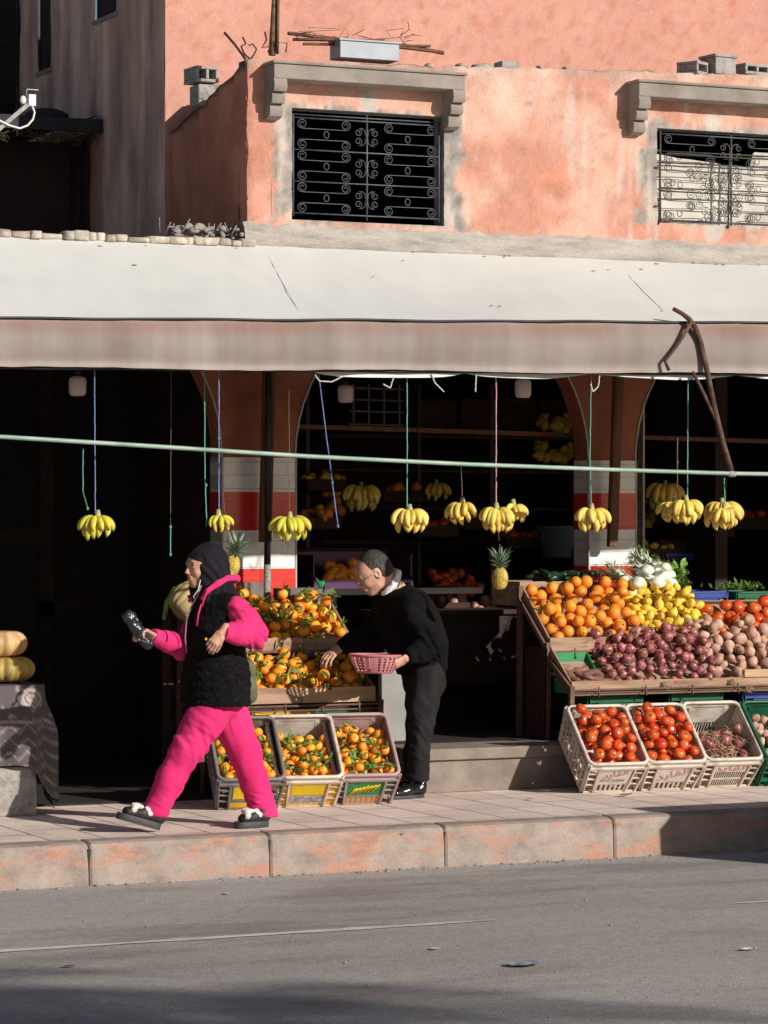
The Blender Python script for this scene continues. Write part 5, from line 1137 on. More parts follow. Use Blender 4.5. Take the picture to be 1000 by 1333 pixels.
# ================================================================== BANANAS
def banana_mb(L_, r, bend, seed):
    rg = random.Random(seed); n = 10; pts = []; rr = []; a = 0; p = Vector((0, 0, 0)); d = .0
    for i in range(n + 1):
        t = i / n; pts.append(tuple(p)); a = bend * (t - .2); p = p + Vector((0, math.sin(a), -math.cos(a))) * (L_ / n)
        k = [.42, .5, .82, 1, 1.05, 1.06, 1.05, 1, .9, .66, .3][i]; rr.append(r * k)
    b = MB(); b.tube(pts, rr, 7); b.tube([pts[-1], tuple(Vector(pts[-1]) + (Vector(pts[-1]) - Vector(pts[-2])) * .5)], [r * .3, r * .22], 5, 1); return b
BM = [new_mesh(banana_mb(.142, .0205, -1.95, q), [MATS['banana_skin'], MATS['banana_tip']]) for q in range(2)]
BU = [new_mesh(banana_mb(.142, .0205, -1.8, q), [MATS['banana_unripe'], MATS['banana_tip']]) for q in range(2)]
def bunch(c, w, n, label, green=False, s=1., rows=2, yaw=0., group='banana bunches hanging along the shop front', fan=1.25):
    t = thing('banana_bunch', label, 'bananas', c, group); t.rotation_euler = (0, 0, yaw - TH); t.scale = (s,) * 3
    b = MB(); b.tube([(0, 0, .035), (.003, 0, .0), (0, 0, -.02)], [.012, .018, .024], 8); obj('stalk', b, MATS['banana_stalk'], t, world=False)
    rg = random.Random(int(c[0] * 997) + n)
    for row in range(rows):
        m = n if row == 0 else max(3, n - 2)
        for i in range(m):
            u = (i + .5 + rg.uniform(-.2, .2)) / m * 2 - 1; az = u * fan                       # around the front of the stalk
            o = bpy.data.objects.new('banana', rg.choice(BU if green else BM)); COL.objects.link(o); o.parent = t
            out = 1.38 - .42 * row + .22 * (abs(u) - .5) + rg.uniform(-.10, .10)                                         # lift away from vertical
            az2 = az * 1.15 + rg.uniform(-.1, .1)
            M = Matrix.Rotation(math.pi + az2, 4, 'Z') @ Matrix.Rotation(out * (1.0 if abs(u) < 2 else 1), 4, 'X')
            o.matrix_basis = Matrix.Translation((.012 * math.sin(az), -.010 * math.cos(az), -.012 - .014 * row)) @ M @ Matrix.Rotation(rg.uniform(-.35, .35), 4, 'Z') @ Matrix.Scale(rg.uniform(.84, 1.05) * (w / .24), 4)
    return t
def cord(pts, m, label, r=.0035, knots=(), cat='cord'):
    b = MB(); P = []; rg = random.Random(int(pts[0].x * 1e3)); n = 26
    for i in range(n + 1):
        t = i / n * (len(pts) - 1); k = min(int(t), len(pts) - 2); p = pts[k].lerp(pts[k + 1], t - k); P.append(p + Vector((rg.uniform(-1, 1), rg.uniform(-1, 1), 0)) * .0012)
    b.tube(P, [r * rg.uniform(.85, 1.15) for _ in P], 6)
    for q in knots: b.ball(pts[0].lerp(pts[-1], q), (.008, .008, .010), 7, 5)
    return tag(obj('cord', b, m), label, cat)
mat('blue_cord', [(.05, .10, .30), (.25, .34, .58)], scale=160, rough=.7); mat('green_cord', [(.03, .28, .20), (.20, .48, .38)], scale=160, rough=.7)
mat('red_cord', [(.42, .06, .10), (.65, .5, .48)], scale=160, rough=.7); mat('string_brown', [(.10, .06, .04), (.25, .18, .13)], scale=160, rough=.8); mat('white_cord', [(.5, .48, .44), (.65, .62, .58)], scale=100, rough=.7)
YC = 1.02
def C(px, py, Y=YC): return at(px, py, Y)
B_ = [  # px, py of stalk, Y, width, n, green, label, yaw
    (127, 672, YC, .235, 7, True, 'leftmost banana bunch hanging over the dark doorway', -.2), (284, 671, YC, .17, 5, True, 'narrow banana bunch hanging above the woman\'s head', .5),
    (377, 674, 1.15, .25, 9, True, 'wide banana bunch hanging in front of the left tiled pillar', 0.), (533, 664, YC, .235, 7, False, 'banana bunch on the green cord above the man\'s head', .25),
    (602, 655, 1.25, .22, 6, False, 'banana bunch on a thin string beside the red cord', -.6), (646, 662, YC, .25, 9, False, 'banana bunch on the red cord above the pineapple', .1),
    (668, 657, 1.5, .18, 6, False, 'shaded banana bunch behind the one on the red cord', .8), (770, 663, YC, .235, 8, False, 'banana bunch hanging in front of the right tiled pillar', 0.),
    (878, 654, 1.2, .22, 7, False, 'left of the two touching banana bunches on the right', -.5), (893, 652, YC, .235, 9, False, 'right of the two touching banana bunches on the right', .1),
    (943, 662, YC, .22, 8, False, 'rightmost banana bunch hanging from the green pipe', 0.)]
for (px, py, Y, w, n, g, lb, yw) in B_: bunch(C(px, py, Y), w, n, lb, g, yaw=yw)
for (px, py, Y, w, n, lb, yw) in ((470, 634, 4.4, .30, 8, 'dim banana bunch deep inside behind the blue cord', .1), (568, 630, 4.6, .22, 5, 'small dim banana bunch deep inside the middle shop', .3), (866, 632, 3.6, .32, 8, 'dim banana bunch behind the right pillar', 0.), (940, 655, 2.3, .30, 8, 'shaded banana bunch behind the rightmost one', 0.)): bunch(C(px, py, Y), w, n, lb, False, yaw=yw, group=None)
def top(px, Y): return at(px, 474, Y)
cord([top(123, YC), C(124, 668)], MATS['blue_cord'], 'blue cord holding the leftmost banana bunch', knots=(.52,))
cord([C(108, 583, YC - .1), C(108, 640, YC - .1), C(114, 662, YC)], MATS['green_cord'], 'thin green cord looped from the pipe at far left', .003, (1.,))
cord([top(285, YC), C(285, 668)], MATS['blue_cord'], 'blue cord holding the narrow banana bunch', knots=(.5,))
cord([top(266, 1.3), C(267, 623, 1.2), C(269, 685, 1.1)], MATS['green_cord'], 'green cord beside the blue cord above the woman', .003, (.75,))
cord([top(223, 1.6), C(222, 690, 1.6)], MATS['string_brown'], 'thin brown string left of the woman', .0018); cord([C(222, 686, 1.6), C(222, 722, 1.6)], MATS['green_cord'], 'short green cord end left of the woman', .0032, (0., 1.))
cord([top(376, 1.15), C(377, 672, 1.15)], MATS['string_brown'], 'thin brown string in front of the left pillar', .002)
cord([top(413, YC), C(440, 685)], MATS['blue_cord'], 'slanting blue cord with a loose end', .0032, (.73, 1.))
cord([top(530, YC), C(530, 662)], MATS['green_cord'], 'green cord above the man\'s head', .0035, (.68,)); cord([C(600, 600, 1.25), C(602, 652, 1.25)], MATS['string_brown'], 'thin string of the banana bunch beside the red cord', .0025)
cord([top(646, YC), C(646, 660)], MATS['red_cord'], 'red and white cord in the middle of the shop front', .0038, (.7,)); cord([top(770, YC), C(768, 600), C(770, 660)], MATS['green_cord'], 'green cord in front of the right pillar', .0032)
cord([top(896, YC), C(895, 650)], MATS['green_cord'], 'pale green cord above the touching banana bunches', .0035, (.8,)); cord([C(882, 570, 1.2), C(882, 650, 1.2)], MATS['string_brown'], 'knotted brown string left of the pale green cord', .003, (.4,))
cord([C(943, 622), C(944, 660)], MATS['green_cord'], 'short cord from the pipe to the rightmost bananas', .0035, (.3,))
for (pts, lb) in ((((410, 488), (416, 496), (432, 497), (446, 490)), 'white cord end drooping at the arch edge'), (((562, 487), (566, 498), (578, 510)), 'white cord scrap left of the middle'), (((620, 488), (619, 510)), 'short white cord scrap in the middle'), (((499, 500), (508, 505), (513, 490)), 'curled white cord scrap near the green cord'), (((781, 484), (779, 503), (772, 510), (769, 500)), 'white hook shaped cord above the right pillar')):
    cord([C(*p, YF + .03) for p in pts], MATS['white_cord'], lb, .004)
# pineapples
def pineapple(c, s, label, rot=(0, 0, 0)):
    t = thing('pineapple', label, 'pineapple', c); t.scale = (s,) * 3; t.rotation_euler = rot
    b = MB(); n, m = 80, 60; 
    for i in range(m + 1):
        ph = math.pi * i / m
        for k in range(n):
            th = 2 * math.pi * k / n; h = math.cos(ph); rr = math.sin(ph) ** .75 * .052; u = th * 8 / (2 * math.pi) * 1.; v = h * 5.0; d = abs(math.sin(math.pi * (u + v) )) * abs(math.sin(math.pi * (u - v)))
            rr *= 1 + .15 * d ** .6 - .04; b.v.append((rr * math.cos(th), rr * math.sin(th), h * .076))
    for i in range(m):
        for k in range(n): b.f.append((i * n + k, (i + 1) * n + k, (i + 1) * n + (k + 1) % n, i * n + (k + 1) % n)); b.mi.append(0); b.sm.append(True)
    obj('body', b, MATS['pineapple_skin'], t, world=False)
    b = MB(); rg = random.Random(2)
    for k in range(44):
        f = k / 44; a = k * 2.4; L_ = (.065 + .07 * f) * rg.uniform(.85, 1.1); lean = 1.05 - .85 * f; lm = leafmesh(L_, .017, .35, k, 6)
        M = Matrix.Translation((0, 0, .066 + .04 * f)) @ Matrix.Rotation(a, 4, 'Z') @ Matrix.Rotation(math.pi / 2 - lean, 4, 'X'); b.add([(x, y, -z) for x, y, z in lm.v], lm.f, 0, True, M)
    obj('crown', b, MATS['pineapple_leaf'], t, world=False); return t
pc_ = C(651, 753); pineapple(pc_, .86, 'pineapple hanging below the bananas on the red cord'); cord([C(647, 676), C(650, 704)], MATS['string_brown'], 'thin string from banana bunch to pineapple', .0016)
pineapple(C(300, 738, 1.25), .95, 'pineapple hanging behind the woman\'s head', (.15, .25, 0)); cord([C(290, 640, 1.25), C(297, 715, 1.25)], MATS['string_brown'], 'thin string holding the pineapple behind the woman', .0018)
# ================================================================== ROOF EDGE, TERRACE, SMALL THINGS
mat('concrete_block', [(.20, .19, .175), (.34, .32, .30), (.40, .38, .36)], scale=14, rough=.95, bump=.7, bscale=70, fine=.15, finescale=120)
mat('pale_stone', [(.22, .17, .13), (.42, .37, .31), (.58, .54, .47)], scale=9, rough=.95, bump=.8, bscale=40, rnd=.15, fine=.15, finescale=90)
rg = random.Random(12)
# stones lining the terrace edge
x = at(-40, 300, YB).x
while x < bx0 + .02:
    w = rg.uniform(.05, .17); h = rg.uniform(.035, .06); zb_ = lerpz(zt0, zt1, x) - .01; c = Vector((x + w / 2, YB - .03 + rg.uniform(-.01, .02), zb_ + h / 2)); b = MB()
    b.ball((0, 0, 0), (w * .56, .07, h * .62), 10, 7, 0, None, lambda v: Vector((math.copysign(abs(v.x / (w * .56)) ** .35 * w * .54, v.x), math.copysign(abs(v.y / .07) ** .4 * .06, v.y), math.copysign(abs(v.z / (h * .62)) ** .35 * h * .5, v.z))) * (1 + .3 * nz(v.x * 14 + x * 9, v.y * 14, v.z * 14)))
    b.v = [(p[0] + c.x, p[1] + c.y, p[2] + c.z) for p in b.v]
    tag(obj('stone', b, MATS['pale_stone']), 'pale rubble stone in the row along the terrace edge above the awning', 'stone', 'stones along the terrace edge'); x += w * .93
b = MB()
for k in range(70): b.ball((rg.uniform(bx0 - .45, bx0 - .02), YB + rg.uniform(-.02, .25), 3.38 + rg.uniform(0, .07)), (rg.uniform(.01, .045), rg.uniform(.01, .03), rg.uniform(.008, .025)), 6, 5, 0, None, None)
for k in range(26): a = Vector((rg.uniform(bx0 - .6, bx0 - .05), YB + rg.uniform(.0, .2), 3.40)); b.tube([a, a + Vector((rg.uniform(-.06, .06), 0, rg.uniform(.02, .10)))], .004, 4)
tag(obj('debris', b, MATS['cement']), 'heap of rubble and twigs at the foot of the balcony corner', 'rubble', kind='stuff')
# cinder blocks
def cinder(c, size, rz, label, holes=2, ax='front', grp=None, rx=0.):
    t = thing('cinder_block', label, 'block', c, grp); t.rotation_euler = (rx, 0, rz); w, d, h = size; b = MB(); tk = .020
    if holes:
        b.box((-w / 2, -d / 2, 0), (w / 2, d / 2, tk)); b.box((-w / 2, -d / 2, h - tk), (w / 2, d / 2, h))
        for k in range(holes + 1): u = -w / 2 + (w - tk) * k / holes; b.box((u, -d / 2 + .002, tk), (u + tk, d / 2 - .002, h - tk))
    else: b.box((-w / 2, -d / 2, 0), (w / 2, d / 2, h - .02)); b.box((-w / 2 - .01, -d / 2 - .01, h - .02), (w / 2 + .01, d / 2 + .01, h))
    obj('block', b, MATS['concrete_block'], t, bev=.004, world=False); return t
yc = YB + .75
c = at(262, 109, yc); cinder(c, (.155, .2, .10), .05, 'small hollow cinder block on top of the sloping balcony side wall', 2)
b = MB(); c = at(262, 132, yc); b.box((c.x - .05, yc - .08, c.z - .03), (c.x + .10, yc + .08, c.z + .10)); tag(obj('mortar_lump', b, MATS['concrete_block'], bev=.01), 'rough grey mortar base under the small cinder block', 'mortar')
for (px, py, sz, ho, rz, lb) in ((902, 88, (.15, .16, .085), 1, .5, 'hollow cinder block left of the upright grey block on the wall'), (935, 89, (.165, .17, .13), 0, .1, 'upright solid grey block on the balcony wall at right'), (976, 91, (.21, .17, .072), 2, .15, 'double hollow cinder block at the right edge of the balcony wall')):
    c = at(px, py, YB + .08); cinder(Vector((c.x, YB + .08, ztop(c.x) - .006)), sz, rz, lb, ho)
b = MB(); c = at(659, 76, YB + .07); b.box((c.x - .06, YB + .01, ztop(c.x) - .005), (c.x + .065, YB + .13, ztop(c.x) + .05)); tag(obj('brick_piece', b, MATS['concrete_block'], bev=.008), 'broken grey block piece on the middle of the balcony wall', 'block')
for (px, w) in ((628, .14), (600, .08), (560, .07), (700, .03), (735, .025)):
    c = at(px, 76, YB + .06); b = MB(); b.ball((0, 0, 0), (w / 2, .05, .022), 9, 6, 0, Matrix.Translation((c.x, YB + .06, ztop(c.x) + .008)), lambda v: v * (1 + .4 * nz(v.x * 30, v.y * 30, px))); tag(obj('stone', b, MATS['concrete_block']), 'grey stone fragment lying on the balcony wall top', 'stone', 'stone fragments on the balcony wall')
# rebar and wood at the corner
def bar(pts, r, m, nm, lb, cat, Y=YB + .06): b = MB(); b.tube([at(px, py, Y) for px, py in pts], r, 6); return tag(obj(nm, b, MATS[m]), lb, cat)
mat('dark_rebar', [(.02, .014, .012), (.05, .035, .03)], scale=30, rough=.8)
bar([(322, 80), (306, 58), (292, 42)], .008, 'dark_rebar', 'steel_rod', 'straight dark steel rod sticking out at the balcony corner', 'steel rod')
bar([(327, 78), (318, 70), (314, 60), (320, 57), (316, 48)], .006, 'dark_rebar', 'steel_rod', 'crooked dark steel rod next to the straight one', 'steel rod')
bar([(326, 77), (330, 72), (334, 64), (329, 57), (324, 59)], .005, 'dark_rebar', 'steel_rod', 'curled dark steel rod right of the crooked one', 'steel rod')
bar([(349, 68), (352, 60), (341, 62), (347, 52), (345, 41)], .0055, 'dark_rebar', 'steel_rod', 'bent dark steel rod beside the wooden pole', 'steel rod')
bar([(362, 70), (360, 55), (374, 56), (372, 68)], .0045, 'dark_rebar', 'steel_rod', 'small looped dark rod right of the wooden pole', 'steel rod')
b = MB(); b.tube([at(354, 72, YB + .1), at(359, -10, YB + .1)], .022, 9); tag(obj('wooden_pole', b, MATS['old_wood']), 'upright weathered wooden pole at the balcony corner', 'pole')
b = MB(); b.tube([at(361, 70, YB + .07), at(362.5, -10, YB + .07)], .010, 7); tag(obj('rusty_pipe', b, MATS['pole_wood']), 'thin reddish rod standing beside the wooden pole', 'rod')
for (p, q, w, h, lb) in (((375, 43), (577, 68), .035, .018, 'long reddish brown batten lying over the balcony wall'), ((382, 51), (500, 53), .05, .014, 'upper flat brown board on the balcony wall'), ((395, 57), (560, 60), .03, .014, 'lower brown board on the balcony wall'), ((520, 58), (578, 69), .03, .02, 'short brown stick right of the white tray')):
    b = MB(); b.beam(at(*p, YB + .14), at(*q, YB + .04), w, h); tag(obj('wooden_board', b, MATS['pole_wood'], bev=.002), lb, 'board')
b = MB(); rg = random.Random(4)
for k in range(16):
    px = rg.uniform(385, 540); p0 = at(px, rg.uniform(45, 56), YB + .1); b.tube([p0, p0 + Vector((rg.uniform(-.1, .1), 0, rg.uniform(.0, .05))), p0 + Vector((rg.uniform(-.2, .2), 0, rg.uniform(-.02, .07)))], .0016, 4)
b.tube([at(530, 60, YB + .05), at(520, 48, YB + .05), at(533, 38, YB + .05), at(531, 28, YB + .05)], .003, 5)
tag(obj('wire_tangle', b, MATS['rust']), 'tangle of thin rusty wires over the boards', 'wires')
b = MB(); c = at(443, 72, YB + .02); d = at(520, 56, YB + .02); b.box((c.x, YB + .02, c.z - .01), (d.x, YB + .18, d.z - .008)); b.box((c.x - .01, YB + .01, d.z - .008), (d.x + .01, YB + .19, d.z + .006)); mat('white_tray', [(.30, .33, .38), (.40, .44, .48)], scale=5, rough=.5); tag(obj('plastic_tray', b, MATS['white_tray'], bev=.004), 'bluish white plastic tray on the balcony wall', 'tray')
# left terrace: shed roof, antenna arm, lattice and far wall
mat('tarp_dark', [(.012, .013, .018), (.03, .034, .045)], scale=4, rough=.7, bump=.5, bscale=12, bdist=.03)
mat('straw', [(.04, .028, .015), (.12, .09, .05)], scale=30, rough=.9)
ys0, ys1 = yat(134, wx0), yat(134, wx0) + 2.5; zr_ = zat(134, 160, wx0)
sr = thing('lean_to_roof', 'dark tarp covered lean-to roof on the shaded gable wall at far left', 'roof', (wx0 - .5, ys0, zr_))
b = MB(); n = 24; 
for i in range(n + 1):
    for k in range(7):
        y = ys0 + (ys1 - ys0) * i / n; u = k / 6; b.v.append((wx0 - .02 - u * 1.2, y, zr_ + .03 - u * .12 + .03 * fbm(y * 2, u * 3) + (.02 if u == 0 else 0)))
for i in range(n):
    for k in range(6): a = i * 7 + k; b.f.append((a, a + 1, a + 8, a + 7)); b.mi.append(0); b.sm.append(True)
b.box((wx0 - 1.25, ys0 - .02, zr_ - .07), (wx0 - .01, ys0 + .02, zr_ + .02)); b.box((wx0 - 1.26, ys0, zr_ - .2), (wx0 - 1.22, ys1, zr_ - .06))
b.ball((wx0 - .35, ys0 + .15, zr_ + .04), (.16, .12, .06))
kid(sr, obj('tarp', b, MATS['tarp_dark'], sr, fixn=False))
b = MB(); rg = random.Random(6)
for k in range(160): a = Vector((wx0 - rg.uniform(.02, 1.2), ys0 + rg.uniform(-.05, .1), zr_ - .06 - rg.uniform(0, .06))); b.tube([a, a + Vector((rg.uniform(-.09, .09), rg.uniform(-.03, .03), rg.uniform(-.07, .01)))], .0035, 4)
kid(sr, obj('straw_fringe', b, MATS['straw'], sr))
b = MB(); b.box((wx0 - 2.2, 8.6, 3.3), (wx0, 8.7, 6.3)); b.box((wx0 - .04, ys0 + .25, 3.36), (wx0 - .02, ys1, zr_ - .05)); b.box((wx0 - 1.6, ys0 + .4, 3.36), (wx0 - .1, ys0 + .42, zr_ - .1)); kid(sr, obj('shed_wall', b, MATS['dark_brown'], sr))
la_ = thing('lattice_screen', 'dark lattice screen at the far left above the terrace', 'lattice', (wx0 - .6, 6.4, zlow)); b = MB()
yl_ = 6.6; p0 = at(-30, 112, yl_); p1 = at(30, -20, yl_)
for k in range(12): u = p0.x + (p1.x - p0.x) * k / 11; b.beam((u, yl_, p0.z - .25), (u, yl_, p1.z + .5), .012, .012, up=(0, 1, 0)); 
for k in range(22): z = p0.z + k * .09; b.beam((p0.x - .2, yl_ + .012, z), (p1.x, yl_ + .012, z + .05), .010, .010)
kid(la_, obj('slats', b, MATS['black_and_shade'], la_))
b = MB(); b.box((p0.x - 1, yl_ + .1, 3.3), (p1.x + .2, yl_ + .16, p0.z + .02)); kid(la_, obj('low_wall', b, MATS['dark_brown'], la_))
b = MB(); b.box((p0.x + .16, yl_ + .06, p0.z - .1), (p1.x + .3, yl_ + .09, p1.z + .6)); mat('blue_grey_board', [(.05, .055, .065), (.09, .095, .11)], scale=6, rough=.8); kid(la_, obj('backing_board', b, MATS['blue_grey_board'], la_))
fb = thing('distant_building', 'pale distant building behind the lattice at the far left', 'building', (-6, 16, 0)); b = MB(); b.box((-9, 16, 0), (at(60, 60, 16).x, 22, at(5, 66, 16).z)); kid(fb, obj('wall', b, MATS['pale_stone'], fb)); b = MB()
for k in range(5): b.box((-3.9 - k * 1.1, 15.98, 5.2), (-3.3 - k * 1.1, 16.02, 6.0))
kid(fb, obj('window', b, MATS['black_and_shade'], fb)); b = MB(); b.box((-9, 24, 0), (0, 25, 9.2)); kid(fb, obj('back_block', b, MATS['grey_render'], fb))
an = thing('antenna_arm', 'grey antenna arm with white receiver and white cable at the left edge', 'antenna', at(20, 150, 1.6)); Y = 2.15; b = MB()
b.beam(at(-30, 192, Y), at(36, 136, Y), .024, .024); kid(an, obj('arm', b, MATS['weld_grey'], an))
b = MB(); b.ball(at(30, 130, Y), (.020, .018, .026)); b.box(tuple(at(38, 137, Y - .01)), tuple(at(44, 124, Y + .03))); b.tube([at(34, 124, Y), at(35, 116, Y), at(50, 117, Y)], .0025, 5); mat('white_gloss', [(.62, .61, .58), (.72, .71, .69)], scale=9, rough=.35); kid(an, obj('receiver', b, MATS['white_gloss'], an))
b = MB(); b.tube([at(*p, Y - .02) for p in ((-20, 154), (0, 157), (12, 163), (26, 167), (36, 163), (43, 155), (45, 146), (42, 138))], .0062, 8); kid(an, obj('cable', b, MATS['white_gloss'], an))
# ================================================================== PUMPKIN TABLE
YP = 1.50
tb = thing('low_table', 'improvised table of crates and a concrete block under the patterned cloth', 'table', at(20, 1062, YP))
xr_ = at(58, 1000, YP).x; xl_ = at(-60, 1000, YP).x; zt_ = at(30, 892, YP).z
b = MB(); b.box((xl_, YP + .02, .0), (at(50, 1000, YP).x, YP + .45, at(40, 1030, YP).z + .14)); kid(tb, obj('concrete_block', b, MATS['concrete_block'], tb, bev=.012))
b = MB(); z0 = at(40, 1030, YP).z + .142; b.box((xl_, YP + .05, z0), (at(22, 1000, YP).x, YP + .09, z0 + .11)); b.box((xl_, YP + .10, z0), (at(45, 1000, YP).x, YP + .4, z0 + .02)); b.box((xl_, YP + .03, z0 + .19), (at(50, 1000, YP).x, YP + .4, z0 + .205)); b.box((at(42, 1000, YP).x, YP + .06, z0), (at(52, 1000, YP).x, YP + .12, z0 + .19)); b.box((xl_, YP + .3, z0), (xl_ + .4, YP + .33, zt_ - .03)); b.box((xl_, YP + .05, zt_ - .06), (xr_ - .02, YP + .42, zt_ - .012))
for k in range(4): b.beam((at(25, 0, YP).x, YP + .05, z0 + .03 + k * .035), (at(50, 0, YP).x, YP + .16, z0 + .015 + k * .02), .02, .02)
kid(tb, obj('wooden_crate', b, MATS['worn_wood'], tb))
mat('patterned_cloth', [(.9, .9, .9), (1, 1, 1), (1.05, 1.05, 1.05)], scale=20, rough=.95, attr=True, bump=.5, bscale=260, bdist=.003, fine=.12, finescale=260)
def cloth_col(u, v):   # u along, v down (metres)
    base = (.115, .092, .105); cr = (.52, .45, .38); k = 0
    r1 = math.hypot((u % .30) - .15, (v - .075) * 1.1); k = max(k, sstep(.011, .005, abs(r1 - .05)), sstep(.012, .006, abs(r1 - .022)))
    k = max(k, .8 * sstep(.010, .005, abs(v - .205 - .004 * math.sin(u * 60))))
    if v > .22: zz = abs(((u * 11) % 1) - .5) * .10; k = max(k, .55 * sstep(.010, .004, abs(((v - .22) % .075) - .0 - zz)))
    if v < .2: k = max(k, .7 * sstep(.3, .55, fbm(u * 26, v * 26, 4)) )
    if v > .36: base = (.10, .09, .085)
    k *= .75 + .4 * fbm(u * 30, v * 30); return mixc(base, cr, max(0, min(1, k)))
b = MB(); cols = []; path = []
for i in range(60): path.append((xl_ + (xr_ - xl_) * i / 59, YP - .005, 0))
for i in range(1, 26): a = i / 25; path.append((xr_ + .02 * math.sin(a * 3), YP + .45 * a, 0))
L0 = 0; pts = []
for i, p in enumerate(path):
    if i: L0 += math.hypot(p[0] - path[i - 1][0], p[1] - path[i - 1][1])
    drop = .45 + .015 * nz(L0 * 8)
    if i > 46: drop = .45 + .21 * sstep(46, 62, i) + .03 * nz(L0 * 20)
    if i > 66: drop = .72 - .25 * sstep(66, 84, i)
    row = []
    for k in range(34):
        v = k / 33 * drop; fold = sstep(.02, .3, v); w = .016 * math.sin(L0 * 38 + 2 * nz(L0 * 3)) * fold + .02 * nz(L0 * 6, v * 3) * fold
        out = .045 * fold * (1 + .2 * (i > 50)); cx = 0
        if i < 60: x, y = p[0] + .03 * fold * sstep(40, 59, i), p[1] - w - out * .5
        else: x, y = p[0] + w + out * .8 + .02 * fold + .0, p[1] - .03 * fold
        b.v.append((x, y, zt_ - v)); cols.append(cloth_col(L0, v))
n = len(path)
for i in range(n - 1):
    for k in range(33): a = i * 34 + k; b.f.append((a, a + 1, a + 35, a + 34)); b.mi.append(0); b.sm.append(True)
o0 = len(b.v); b.v += [(xl_, YP, zt_ + .001), (xr_ + .0, YP, zt_ + .001), (xr_ + .0, YP + .45, zt_ + .001), (xl_, YP + .45, zt_ + .001)]; cols += [(.10, .085, .09)] * 4; b.f.append((o0, o0 + 1, o0 + 2, o0 + 3)); b.mi.append(0); b.sm.append(False)
tag(obj('patterned_cloth', b, MATS['patterned_cloth'], cols=cols, fixn=False), 'dark purple grey patterned cloth draped over the table under the pumpkins', 'cloth')
a = at(8, 868, YP + .22); r = .165; pumpkin(Vector((a.x, YP + .22, zt_ + .082)), r, .52, MATS['pumpkin_green'], 'greenish yellow ribbed pumpkin lying directly on the patterned cloth', None, 16, False)
pumpkin(Vector((a.x - .03, YP + .22, zt_ + .082 + .145)), .15, .58, MATS['pumpkin_pale'], 'pale mottled pumpkin stacked on top of the greenish one', None, 14, False)
# ================================================================== LITTER
mat('litter_white', [(.5, .49, .47), (.7, .69, .67)], scale=30, rough=.7); mat('litter_blue', [(.10, .16, .33), (.5, .52, .56)], scale=26, rough=.3)
def litter(px, py, w, h, m, label, sd, z=-.22):
    g = gnd(px, py, z); b = MB(); rg = random.Random(sd); n = 7; vs = []
    for i in range(n):
        for k in range(5): vs.append((g.x + w * (i / (n - 1) - .5) * (1 - .25 * abs(k - 2) * rg.random()), g.y + h * (k / 4 - .5) * (1 - abs(i / 3 - 1) ** 2 * .7), z + .006 + .022 * abs(nz(i * .9 + sd, k * .9)) * (w > .06) + .004))
    b.add(vs, [(i * 5 + k, i * 5 + k + 1, i * 5 + k + 6, i * 5 + k + 5) for i in range(n - 1) for k in range(4)], 0, True); return tag(obj('litter', b, m), label, 'litter')
litter(683, 1258, .17, .12, MATS['litter_blue'], 'crumpled blue and clear plastic wrapper on the road', 1); litter(296, 1165, .035, .06, MATS['litter_white'], 'small white scrap on the road near the kerb', 2); litter(567, 1237, .05, .05, MATS['litter_white'], 'round white scrap on the road in the middle', 3)
litter(91, 1260, .06, .04, MATS['straw'], 'small brown scrap on the road at left', 4); litter(976, 1238, .10, .04, MATS['litter_white'], 'flat white paper strip on the road at right', 5)
litter(689, 1042, .05, .05, MATS['calyx'], 'yellow green leaf scrap on the paving in front of the step', 6, 0.); litter(815, 1037, .09, .06, MATS['leaf_green'], 'green leaf scrap in front of the first white crate', 7, 0.)
rg = random.Random(77); b = MB()
for k in range(160):
    px, py = rg.uniform(-50, 1050), rg.uniform(1125, 1333); g = gnd(px, py, -.22); s = rg.uniform(.002, .005) * (1.6 if rg.random() < .05 else 1)
    b.ball((g.x, g.y, -.22 + s * .4), (s, s * 1.1, s * .6), 5, 4)
tag(obj('gravel', b, MATS['concrete_block']), 'scattered grit and tiny pebbles on the asphalt', 'grit', kind='stuff')
b = MB()
for k in range(260):
    x = rg.uniform(-4, 5); y = -rg.random() ** 2 * .12 - .004; s = rg.uniform(.004, .012); b.ball((x, y, -.22 + s * .3), (s * 1.6, s, s * .5), 5, 4)
tag(obj('kerb_dirt', b, MATS['cement']), 'dirt and grit collected along the foot of the kerb', 'dirt', kind='stuff')
# ================================================================== OUT OF FRAME (only their shadows reach the picture)
hc = thing('handcart', 'plank sided handcart added out of view at right to cast the kerb shadow', 'cart', (3.0, -1.2, -.22)); 
b = MB(); hx = 2.60;  # assumed cart, placed and sized for its shadow on kerb and paving
for k in range(4): z = .14 + k * .145; b.box((hx, -1.05, z), (hx + 1.7, -1.03, z + .14)); b.box((hx, -1.69, z), (hx + 1.7, -1.67, z + .14)); b.box((hx, -1.67, z), (hx + .02, -1.05, z + .14)); b.box((hx + 1.68, -1.67, z), (hx + 1.7, -1.05, z + .14))
b.box((hx, -1.67, .11), (hx + 1.7, -1.05, .135)); kid(hc, obj('cart_body', b, MATS['old_wood'], hc))
b = MB(); b.box((hx + .01, -1.62, -.22), (hx + .08, -1.06, .11)); b.box((hx + .5, -1.10, -.1), (hx + 1.2, -1.06, .11)); b.box((hx + .08, -1.08, -.22), (hx + .5, -1.06, .11)); kid(hc, obj('leg', b, MATS['old_wood'], hc))
for y in (-1.02, -1.70): b = MB(); b.lathe([(.0, -.02), (.24, -.02), (.26, 0), (.24, .02), (0, .02)], 24, 0, Matrix.Translation((hx + 1.0, y, .04)) @ Matrix.Rotation(R_(90), 4, 'X')); kid(hc, obj('wheel', b, MATS['black_and_shade'], hc))
mat('palm_bark', [(.12, .085, .06), (.22, .17, .12)], scale=8, rough=.95, bump=.6, bscale=20)
